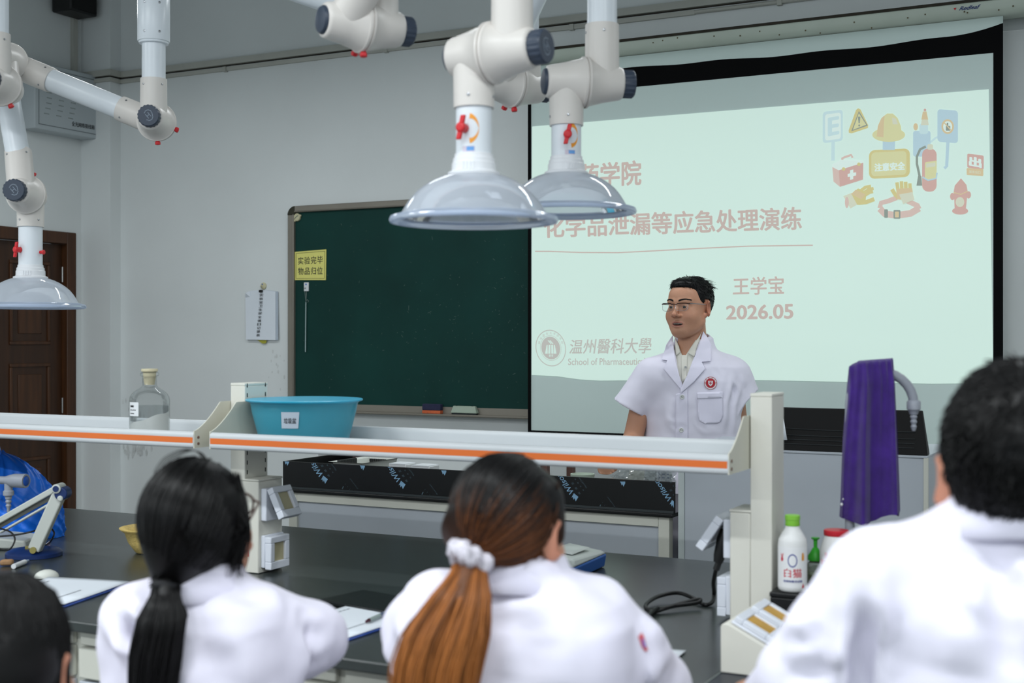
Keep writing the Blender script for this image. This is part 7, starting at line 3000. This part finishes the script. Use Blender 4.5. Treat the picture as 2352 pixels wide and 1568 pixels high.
def seated(label, D, org_px, head_yaw, s, keys_px, arms, drop, nb, hands, folds_, seed, coat_label=None, tt=0.0, hres=.0032, trunk_extra=()):
    """a seated student facing the bench: keys_px = (py, px, rx, ry) of the trunk; arms = lists of (px, py, ddepth, radius)"""
    org = pw(org_px[0], org_px[1], D)
    rd = Vector(ray(org_px[0], HORIZON)).normalized()
    rr = rd.cross(UP).normalized()
    fdir_ = rd * math.cos(head_yaw) + rr * math.sin(head_yaw) + UP * drop
    R = frame_of(fdir_)
    o = thing('person', (org[0], org[1] - .02, 0), label, 'person')
    HV_, HF_, HC_ = head_mesh(org, R, s, 0.0, hres)
    sc_ = D / F_PX
    keys = []
    for py, px, rx, ry in keys_px:
        c = pw(px, py, D)
        keys.append((CAM_H - (py - HORIZON) * sc_, c[0], c[1], rx, ry, tt))
    keys.sort()
    inner = [(k[0], k[1], k[2], max(.03, k[3] - .042), max(.03, k[4] - .042), k[5]) for k in keys[:-1]]
    nbp = pw(nb[0], nb[1], D)
    bp_ = [(column(inner), 0), (neck_part(org, R, nbp, s, .050, .056), .03)]
    cp_ = [(column(keys), 0)] + list(trunk_extra)
    lo, hi = [], []
    for arm in arms:
        pts = [pw(px, py, D + dd) for px, py, dd, r in arm]
        for i in range(len(pts) - 1):
            cp_.append((cone(pts[i], pts[i + 1], arm[i][3], arm[i + 1][3]), .030 if i == 0 else .020))
            bp_.append((cone(pts[i], pts[i + 1], max(.020, arm[i][3] * .55), max(.019, arm[i + 1][3] * .55)), .02))
        lo.append(np.min(pts, 0))
        hi.append(np.max(pts, 0))
        d_ = pts[-1] - pts[-2]
        d_ /= np.linalg.norm(d_)
        d_[2] = -.05
        add_hand(bp_, pts[-1] + d_ * .005, d_, np.cross((0, 0, 1), d_) * (1 if arm is arms[0] else -1) * -1 + np.array((0, 0, .15)), .92, .3)
    hip = np.array((keys[0][1], keys[0][2], keys[0][0] + .10))
    legs = []
    for sx in (-1, 1):
        h0 = hip + np.array((sx * .09, 0, -.02))
        kn = np.array((h0[0] + sx * .02, h0[1] + .40, .50))
        an = np.array((kn[0], kn[1] - .03, .10))
        legs += [(cone(h0, kn, .085, .062), .04), (cone(kn, an, .060, .045), .02)]
        bp_ += [(cone(h0, kn, .068, .048), .04), (cone(kn, an, .045, .032), .02), (cone(an + (0, -.01, -.06), an + (0, .14, -.066), .036, .028), .02)]
    lo_ = np.minimum(np.min(lo, 0), (keys[0][1] - .24, keys[0][2] - .20, 0)) - .10
    hi_ = np.maximum(np.max(hi, 0), (keys[0][1] + .24, keys[0][2] + .24, 0)) + .10
    V1, F1 = surface(union(bp_), (lo_[0], lo_[1], 0.0), (hi_[0], max(hi_[1] + .10, hip[1] + .62), nbp[2] + .06), .011)
    V1[:, 2] = np.maximum(V1[:, 2], .002)
    body_ = mesh_obj('body', np.concatenate([HV_, V1]), np.concatenate([HF_, F1 + len(HV_)]), M_skin, o, np.concatenate([HC_, skin_cols(V1) * .95]))
    eyes(body_, org, R, s)
    V2, F2 = surface(union(legs), (hip[0] - .28, hip[1] - .16, .03), (hip[0] + .28, hip[1] + .58, hip[2] + .12), .014)
    mesh_obj('trousers', V2, F2, M_trous, o)
    hole = cone(nbp + np.array((0, 0, -.03)), org + R @ np.array((0, -.025, -.05)) * s, .050, .052)
    cu = union(cp_)
    def cf(X, Y, Z):
        return np.maximum(cu(X, Y, Z), -hole(X, Y, Z))
    V3, F3 = surface(cf, (lo_[0] - .04, lo_[1] - .04, keys[0][0] - .02), (hi_[0] + .04, hi_[1] + .04, keys[-1][0] + .06), .0072)
    N3 = normals(V3, F3)
    for pts, w, dp in folds_:
        V3 = crease(V3, N3, [pw(x, y, D + dd) for x, y, dd in pts], w * 1.25, dp * 2.8)
    V3 = V3 + N3 * (.0016 * vnoise(V3, 20, seed))[:, None]
    ct = mesh_obj('coat', V3, F3, M_coat, o)
    return o, body_, ct, org, R, nbp, fdir_


def dark(Q, u, t):
    return np.tile(BLK * (.6 + .6 * u), (len(Q), 1))


def build_A():
    D, s = 2.10, .97
    o, body_, ct, org, R, nbp, fd = seated(
        'student with black hair in a low ponytail and glasses, white coat', D, (455, 1212), math.radians(21), s,
        [(1860, 462, .180, .13), (1640, 458, .165, .115), (1500, 455, .163, .108), (1420, 455, .158, .100), (1385, 456, .140, .088), (1350, 458, .100, .072), (1318, 462, .070, .062), (1290, 465, .062, .058)],
        [[(318, 1420, .0, .056), (306, 1470, .01, .047), (312, 1640, .03, .045), (400, 1610, .34, .034)],
         [(600, 1425, .02, .058), (715, 1462, .06, .055), (690, 1500, .24, .040), (600, 1500, .36, .030)]],
        .26, (468, 1330), None,
        [([(560, 1400, 0), (640, 1440, .0), (720, 1450, -.0)], .014, .007), ([(590, 1440, -.02), (640, 1490, -.0), (760, 1470, .03)], .016, .009), ([(580, 1500, -.03), (650, 1530, 0), (750, 1520, .03)], .016, .008),
         ([(300, 1430, -.05), (330, 1460, -.07), (350, 1480, -.09)], .012, .008), ([(285, 1400, -.02), (320, 1440, -.05), (340, 1500, -.08)], .014, .009), ([(330, 1380, -.05), (350, 1420, -.08), (360, 1500, -.09)], .012, .006),
         ([(622, 1375, .0), (618, 1420, -.03), (605, 1500, -.05)], .008, .006), ([(500, 1360, -.05), (560, 1400, -.05), (590, 1470, -.06)], .018, .006), ([(460, 1480, -.1), (500, 1520, -.1), (520, 1600, -.1)], .02, .006)], 21, tt=.10)
    collar(ct, nbp + np.array((0, 0, .004)), .057, .096, .018, -.036, fd)
    tie = pw(381, 1342, D - .075)
    base = BLK
    h = hull_mesh('hair', org, R, s, o, BLK * .8, lambda X, Y, Z: (np.interp(Y, [-.13, -.05, .0, .03, .055, .08], [-.085, -.070, -.035, -.02, .050, .074]) - Z) * .7,
                  extra=[(cone((-.012, -.065, -.01), (-.030, -.090, -.095), .052, .018), .03), (cone((.040, -.010, .05), (.064, .010, -.105), .036, .018), .05)])
    st = gathered_hair(o, org, R, s, tie, 5, 2600, dark, low=-.075, face=.070)
    rs = np.random.RandomState(9)
    for k in range(420):            # loose hair falling in front of the ear
        a = pw(492 + 60 * rs.rand(), 1082 + 70 * rs.rand(), D - .05 + .05 * rs.rand())
        b = pw(530 + 46 * rs.rand(), 1205 + 20 * rs.rand(), D - .06 + .06 * rs.rand())
        c = pw(515 + 46 * rs.rand(), 1245 + 85 * rs.rand() ** 1.6, D - .06 + .06 * rs.rand())
        q = np.array([tuple(x) for x in smooth_path([a, b, c], 5)])
        st.append((q, np.linspace(.0011, .0004, len(q)), BLK * (1 + .6 * rs.rand())))
    for k in range(5):              # flyaway strands over the crown
        q = [pw(x + k * 3, y + k * 2.2 * (1 if i < 3 else .4), D - .02) for i, (x, y) in enumerate(((352, 1085), (372, 1055), (400, 1038), (428, 1031), (450, 1036), (462, 1048)))]
        q = np.array([tuple(x) for x in smooth_path(q, 4)])
        st.append((q, np.full(len(q), .0006), BLK * 1.5))
    tubes_mesh('hair_strands', st, M_hair, h, 4)['kind'] = 'stuff'
    path = [pw(383, 1335, D - .080), pw(380, 1365, D - .115), pw(372, 1420, D - .135), pw(358, 1500, D - .140), pw(350, 1580, D - .140), pw(345, 1680, D - .135)]
    w = [.020, .022, .037, .040, .036, .026]
    dp = [.016, .016, .024, .026, .024, .016]
    m = MB()
    m.tube([path[0]] + [Vector(tuple(p)) for p in path[1:]], [x * .72 for x in dp], 14)
    core = m.build('ponytail', mat('hair_core_black', (16, 15, 16), .6, var=.1), h)
    ts = tail_strands(path, w, dp, 3, 900, dark)
    for k in range(60):             # curl at the right of the tail
        a0 = rs.rand() * .4
        q = [pw(405 + 4 * rs.rand(), 1372 + 8 * rs.rand(), D - .12), pw(418 + 6 * rs.rand(), 1392, D - .125), pw(426 + 5 * rs.rand(), 1412 + 4 * a0, D - .125), pw(418 + 5 * rs.rand(), 1432, D - .125), pw(404, 1446 + 5 * rs.rand(), D - .125)]
        q = np.array([tuple(x) for x in smooth_path(q, 4)])
        ts.append((q, np.full(len(q), .0008), BLK * (1 + .5 * rs.rand())))
    tubes_mesh('tail_strands', ts, M_hair, core, 4)['kind'] = 'stuff'
    band('hair_tie', pw(382, 1347, D - .088), Vector((0, -.35, -1)), .016, .0075, mat('black_elastic', (15, 16, 20), .8), h)
    # glasses seen past the right cheek
    f = lambda p: Vector(tuple(org + R @ (np.array(p, float) * s)))
    m = MB()
    for sx in (-1, 1):
        pts = [(sx * .010, .110, .008), (sx * .020, .111, .020), (sx * .045, .108, .021), (sx * .062, .101, .016), (sx * .064, .100, .004), (sx * .055, .104, -.014), (sx * .032, .108, -.018), (sx * .014, .110, -.010), (sx * .010, .110, .008)]
        m.tube(smooth_path([f(p) for p in pts], 4), .0022 * s, 8)
        m.tube([f((sx * .064, .100, .012)), f((sx * .080, .085, .013)), f((sx * .086, .01, .010)), f((sx * .083, -.03, -.006))], .0022 * s, 8)
    m.tube([f((-.010, .110, .006)), f((0, .113, .008)), f((.010, .110, .006))], .002 * s, 8)
    g = m.build('glasses', mat('tortoise_frame', (64, 34, 24), .3, var=.3, vscale=60), o)
    for sx in (-1, 1):
        m = MB()
        m.poly([f((sx * x, .1085 - .008 * max(0, (x - .04) / .022), z)) for x, z in ((.012, .008), (.021, .018), (.044, .019), (.060, .014), (.062, .004), (.054, -.012), (.032, -.016), (.015, -.009))])
        m.build('lens', MATS['lens_clear'], g)


BRN, ORG = np.array(lin((98, 56, 28))[:3]), np.array(lin((158, 98, 50))[:3])


def build_B():
    D, s = 1.95, .94
    o, body_, ct, org, R, nbp, fd = seated(
        'student with brown dyed ponytail in a white scrunchie, white coat', D, (1172, 1222), math.radians(27), s,
        [(1880, 1185, .19, .13), (1660, 1185, .182, .118), (1500, 1185, .185, .112), (1420, 1186, .180, .105), (1375, 1188, .158, .094), (1336, 1190, .118, .080), (1304, 1192, .078, .068), (1272, 1196, .066, .060)],
        [[(1005, 1400, .0, .060), (968, 1446, .02, .053), (985, 1610, .07, .050), (1040, 1570, .38, .034)],
         [(1368, 1404, .02, .056), (1440, 1490, .04, .056), (1500, 1580, .10, .058), (1440, 1520, .42, .036)]],
        -.12, (1186, 1306), None,
        [([(1400, 1390, 0), (1375, 1430, -.03), (1365, 1560, -.05)], .010, .008), ([(1420, 1440, 0), (1440, 1480, 0), (1500, 1510, .02)], .014, .008), ([(1390, 1520, -.02), (1450, 1540, 0), (1520, 1545, .04)], .014, .008),
         ([(1010, 1370, 0), (990, 1430, -.03), (1000, 1520, -.05)], .012, .008), ([(920, 1440, 0), (950, 1480, -.02), (985, 1500, -.04)], .014, .008), ([(1220, 1420, -.1), (1240, 1480, -.1), (1230, 1560, -.1)], .02, .005),
         ([(1100, 1360, -.08), (1180, 1350, -.09), (1280, 1350, -.08)], .012, .004), ([(1300, 1450, -.08), (1320, 1510, -.08), (1300, 1580, -.08)], .02, .005)], 33, tt=.04)
    collar(ct, nbp + np.array((0, 0, .008)), .057, .098, .016, -.038, fd)
    tie = pw(1078, 1278, D - .085)

    def col(Q, u, t):
        z = Q[:, 2]
        far = np.clip((.055 - z) / .075 + (u - .5) * .9, 0, 1)
        far = np.clip(far * .9, 0, 1)[:, None]
        c = (BLK * (1.0 + .5 * u)) * (1 - far) + (BRN * (.55 + .9 * u)) * far
        return c

    def basec(V):
        far = np.clip((.045 - V[:, 2]) / .08, 0, 1)[:, None] * .6
        return BLK * (1 - far) + BRN * .6 * far
    h = hull_mesh('hair', org, R, s, o, basec, lambda X, Y, Z: (np.interp(Y, [-.13, -.05, .0, .03, .055, .08], [-.080, -.062, -.030, -.012, .055, .074]) - Z) * .7,
                  extra=[(cone((-.02, -.075, -.01), tuple((R.T @ (np.array(tie) - org)) / s), .058, .016), .03), (cone((.044, .006, .05), (.066, .036, -.055), .034, .016), .04)])
    st = gathered_hair(o, org, R, s, tie, 15, 2800, col, low=-.066, face=.068)
    rs = np.random.RandomState(19)
    for k in range(420):
        u = rs.rand()
        q = [pw(1262 + 22 * rs.rand(), 1105 + 60 * u, D - .03 + .05 * rs.rand()), pw(1262 + 22 * rs.rand() - 6 * u, 1170 + 45 * u, D - .05 + .05 * rs.rand()),
             pw(1236 + 16 * rs.rand(), 1225 + 28 * u, D - .07 + .04 * rs.rand()), pw(1185 + 16 * rs.rand(), 1262 + 18 * u, D - .085 + .02 * rs.rand()), pw(1120, 1280 + 8 * rs.rand(), D - .095)]
        q = np.array([tuple(x) for x in smooth_path(q, 4)])
        st.append((q, np.full(len(q), .0011), (BLK * 1.2) * (1 - np.linspace(.2, .9, len(q)))[:, None] + (BRN * (.5 + .8 * rs.rand())) * np.linspace(.2, .9, len(q))[:, None]))
    for k in range(26):
        q = [pw(1262 + 10 * rs.rand(), 1195, D + .04), pw(1264 + 12 * rs.rand(), 1240, D + .05), pw(1256 + 18 * rs.rand(), 1275 + 22 * rs.rand(), D + .05)]
        q = np.array([tuple(x) for x in smooth_path(q, 4)])
        st.append((q, np.linspace(.0007, .0003, len(q)), BRN))
    tubes_mesh('hair_strands', st, M_hair, h, 4)['kind'] = 'stuff'
    path = [pw(1082, 1275, D - .085), pw(1074, 1320, D - .125), pw(1055, 1375, D - .150), pw(1026, 1450, D - .165), pw(1005, 1530, D - .170), pw(996, 1600, D - .170), pw(990, 1720, D - .165)]
    w = [.020, .026, .044, .060, .062, .060, .040]
    dp = [.016, .018, .026, .030, .030, .028, .018]

    def tcol(Q, u, t):
        k = np.clip(.25 + t * 1.2 + (u - .5) * .7, 0, 1)[:, None]
        return (BRN * (.8 + .5 * u)) * (1 - k) + ORG * (.55 + .75 * u) * k
    m = MB()
    m.tube([Vector(tuple(p)) for p in path], [x * .75 for x in dp], 14)
    core = m.build('ponytail', mat('hair_core_brown', (96, 56, 28), .6, var=.2, stretch=(30, 30, 1)), h)
    tubes_mesh('tail_strands', tail_strands(path, w, dp, 13, 1100, tcol, 16), M_hair, core, 4)['kind'] = 'stuff'
    M_scr = mat('scrunchie_cloth', (200, 196, 206), .9, spec=.1, var=.32, vscale=110, bump=.6, bscale=70)
    ax = Vector((-.25, -.45, -.85)) - RT * .15
    band('scrunchie', pw(1078, 1281, D - .100), ax, .0195, .0150, M_scr, h, .42, 3, 48, 14, .95)
    # pearl at the right temple, badge on the sleeve
    MB().ball(Vector(tuple(pw(1286, 1157, D + .045))), .0042, 14, 10).build('pearl_clip', mat('pearl', (214, 212, 196), .25), h)
    d = Vector(tuple(pw(1482, 1478, D)))
    bvh = bvh_of((np.array([tuple(ct.matrix_world @ v.co + wloc(o)) for v in ct.data.vertices]), np.array([tuple(p.vertices) for p in ct.data.polygons])))
    for (poly, mt, nm) in (([(1466, 1462), (1474, 1452), (1480, 1462), (1484, 1482), (1489, 1492), (1482, 1496), (1474, 1484)], 'sleeve_red', 'sleeve_badge'), ([(1474, 1466), (1479, 1468), (1484, 1484), (1479, 1486)], 'sleeve_blue', 'badge_mark')):
        mm = mat(mt, (206, 96, 104) if mt == 'sleeve_red' else (108, 112, 190), .7)
        drape(bvh, poly, .002 if mt == 'sleeve_red' else .003, 3).build(nm, mm, ct)


def short_hair(parent, org, R, s, seed, n, fn_line, cen, rad, L=.018):
    h = hull_mesh('hair', org, R, s, parent, BLK * .8, lambda X, Y, Z: (fn_line(Y) - Z) * .7, cen=cen, rad=rad)
    rs = np.random.RandomState(seed)
    st = []
    c_, r_ = np.array(cen), np.array(rad)
    while len(st) < n:
        d = rs.normal(size=3)
        d /= np.linalg.norm(d)
        p = hull_point(d, c_, r_)
        if p[2] < fn_line(p[1]) + .004:
            continue
        nn = (p - c_) / r_ ** 2
        nn /= np.linalg.norm(nn)
        top = np.clip((p[2] - .03) / .08, 0, 1)
        fl = np.array((.4 * math.sin(p[0] * 40), .25 * top - .1, -.8 * (1 - top) - .1))
        t = fl - nn * (fl @ nn)
        t = t / (np.linalg.norm(t) + 1e-9) + rs.normal(size=3) * .18
        q = np.array([p - nn * .003, p + (t * .5 + nn * .25) * L * (.6 + .6 * rs.rand()), p + (t * 1.15 + nn * (.08 + .20 * top * rs.rand())) * L * (.6 + .8 * rs.rand())])
        st.append(((q * s) @ R.T + org, [.0013, .0011, .0004], BLK * (.55 + .5 * rs.rand())))
    tubes_mesh('hair_strands', st, M_hair, h, 3)['kind'] = 'stuff'
    return h


def build_C():
    D, s = 1.52, 1.0
    o, body_, ct, org, R, nbp, fd = seated(
        'student with short black hair and white collared coat at the right edge', D, (2338, 1096), math.radians(-4), s,
        [(1950, 2300, .215, .14), (1720, 2300, .210, .13), (1560, 2305, .212, .125), (1420, 2310, .200, .120), (1345, 2318, .180, .112), (1295, 2325, .148, .100), (1244, 2330, .108, .088), (1190, 2335, .078, .074), (1155, 2336, .068, .066)],
        [[(1988, 1328, .0, .048), (1905, 1456, .01, .049), (1846, 1555, .03, .052), (1760, 1600, .36, .036)],
         [(2660, 1320, .0, .058), (2740, 1450, .01, .055), (2760, 1600, .03, .050), (2650, 1600, .36, .036)]],
        -.06, (2334, 1168), None,
        [([(2020, 1250, 0), (1990, 1340, -.03), (1975, 1480, -.04), (1970, 1600, -.03)], .010, .009), ([(2210, 1300, -.1), (2180, 1400, -.12), (2170, 1560, -.12)], .014, .006), ([(2260, 1250, -.08), (2300, 1330, -.1), (2330, 1420, -.1)], .012, .007),
         ([(2100, 1330, -.08), (2120, 1420, -.1), (2110, 1540, -.1)], .016, .005), ([(1900, 1440, -.04), (1860, 1480, -.04), (1790, 1500, -.02)], .012, .006), ([(1940, 1500, -.04), (1880, 1540, -.04), (1800, 1560, -.02)], .012, .006),
         ([(2330, 1300, -.1), (2320, 1420, -.12), (2325, 1560, -.12)], .014, .006)], 44, tt=.02,
        trunk_extra=[(cone(pw(2015, 1312, D), pw(2230, 1250, D), .047, .047), .05), (cone(pw(2640, 1300, D), pw(2440, 1235, D), .050, .050), .05)])
    collar(ct, nbp + np.array((0, -.006, .004)), .066, .102, .018, -.034, fd, tilt=.007, gap=.7)
    collar(ct, nbp + np.array((0, -.004, .002)), .061, .076, .030, .004, fd, tilt=.007, name='collar_stand', gap=.7)
    line = lambda y: np.interp(y, [-.13, -.06, -.036, -.030, .004, .010, .024, .030, .046, .060, .11], [-.052, -.050, -.040, .030, .030, -.004, .0, .034, .056, .074, .078])
    short_hair(o, org, R, s, 8, 5200, line, (0, -.026, .034), (.0845, .106, .104), .0105)


def build_D():
    D, s = 1.60, .97
    o, body_, ct, org, R, nbp, fd = seated(
        'student at the lower left corner, only black hair and jaw in the picture', D, (6, 1540), math.radians(27), s,
        [(2200, 10, .18, .13), (2000, 10, .165, .115), (1880, 10, .163, .108), (1790, 10, .158, .100), (1730, 12, .140, .088), (1690, 12, .100, .072), (1655, 12, .066, .060), (1630, 12, .058, .055)],
        [[(-220, 1790, .0, .055), (-240, 1900, .02, .047), (-230, 2060, .06, .044), (-120, 1960, .36, .033)],
         [(240, 1790, .02, .055), (270, 1900, .04, .047), (280, 2040, .10, .044), (160, 1960, .38, .033)]],
        -.10, (12, 1665), None, [], 55, tt=.06)
    collar(ct, nbp + np.array((0, 0, .004)), .057, .096, .018, -.036, fd)
    h = hull_mesh('hair', org, R, s, o, BLK * .8, lambda X, Y, Z: (np.interp(Y, [-.13, -.05, .005, .03, .055, .08], [-.16, -.15, -.10, -.010, .050, .074]) - Z) * .7,
                  extra=[(cone((0, -.05, 0), (0, -.070, -.15), .082, .070), .04), (cone((.060, .012, .02), (.064, .012, -.060), .022, .016), .02)])
    rs = np.random.RandomState(29)
    cen, rad = np.array((0, -.022, .030)), np.array((.085, .107, .098))
    st = []
    while len(st) < 2200:           # hair falling from the crown
        a = rs.rand() * 6.283
        crown = np.array((.0, -.03, .128))
        d1 = np.array((math.sin(a), math.cos(a), 0))
        if d1[1] > .55:
            continue
        m = 12
        q = []
        fall = .30 + .5 * rs.rand()
        for i in range(m):
            t = i / (m - 1)
            th = .15 + min(1.0, t * 1.6) * (1.5 - .1)
            d = np.array((d1[0] * math.sin(th), d1[1] * math.sin(th), math.cos(th)))
            p = hull_point(d, cen, rad)
            if t > .62:
                p = p + np.array((0, -.02 * (t - .62), -.19 * (t - .62) / .38 * (.6 + fall * .5)))
            q.append(p * (1 + .012 * rs.normal() * (1 if i else .2)))
        q = np.array(q)
        q[:, 0] += .003 * np.sin(np.linspace(0, 5, m) + rs.rand() * 6)
        st.append(((q * s) @ R.T + org, np.r_[np.full(m - 1, .0012), .0004], BLK * (.75 + .8 * rs.rand())))
    tubes_mesh('hair_strands', st, M_hair, h, 4)['kind'] = 'stuff'


build_A()
build_B()
build_C()
build_D()
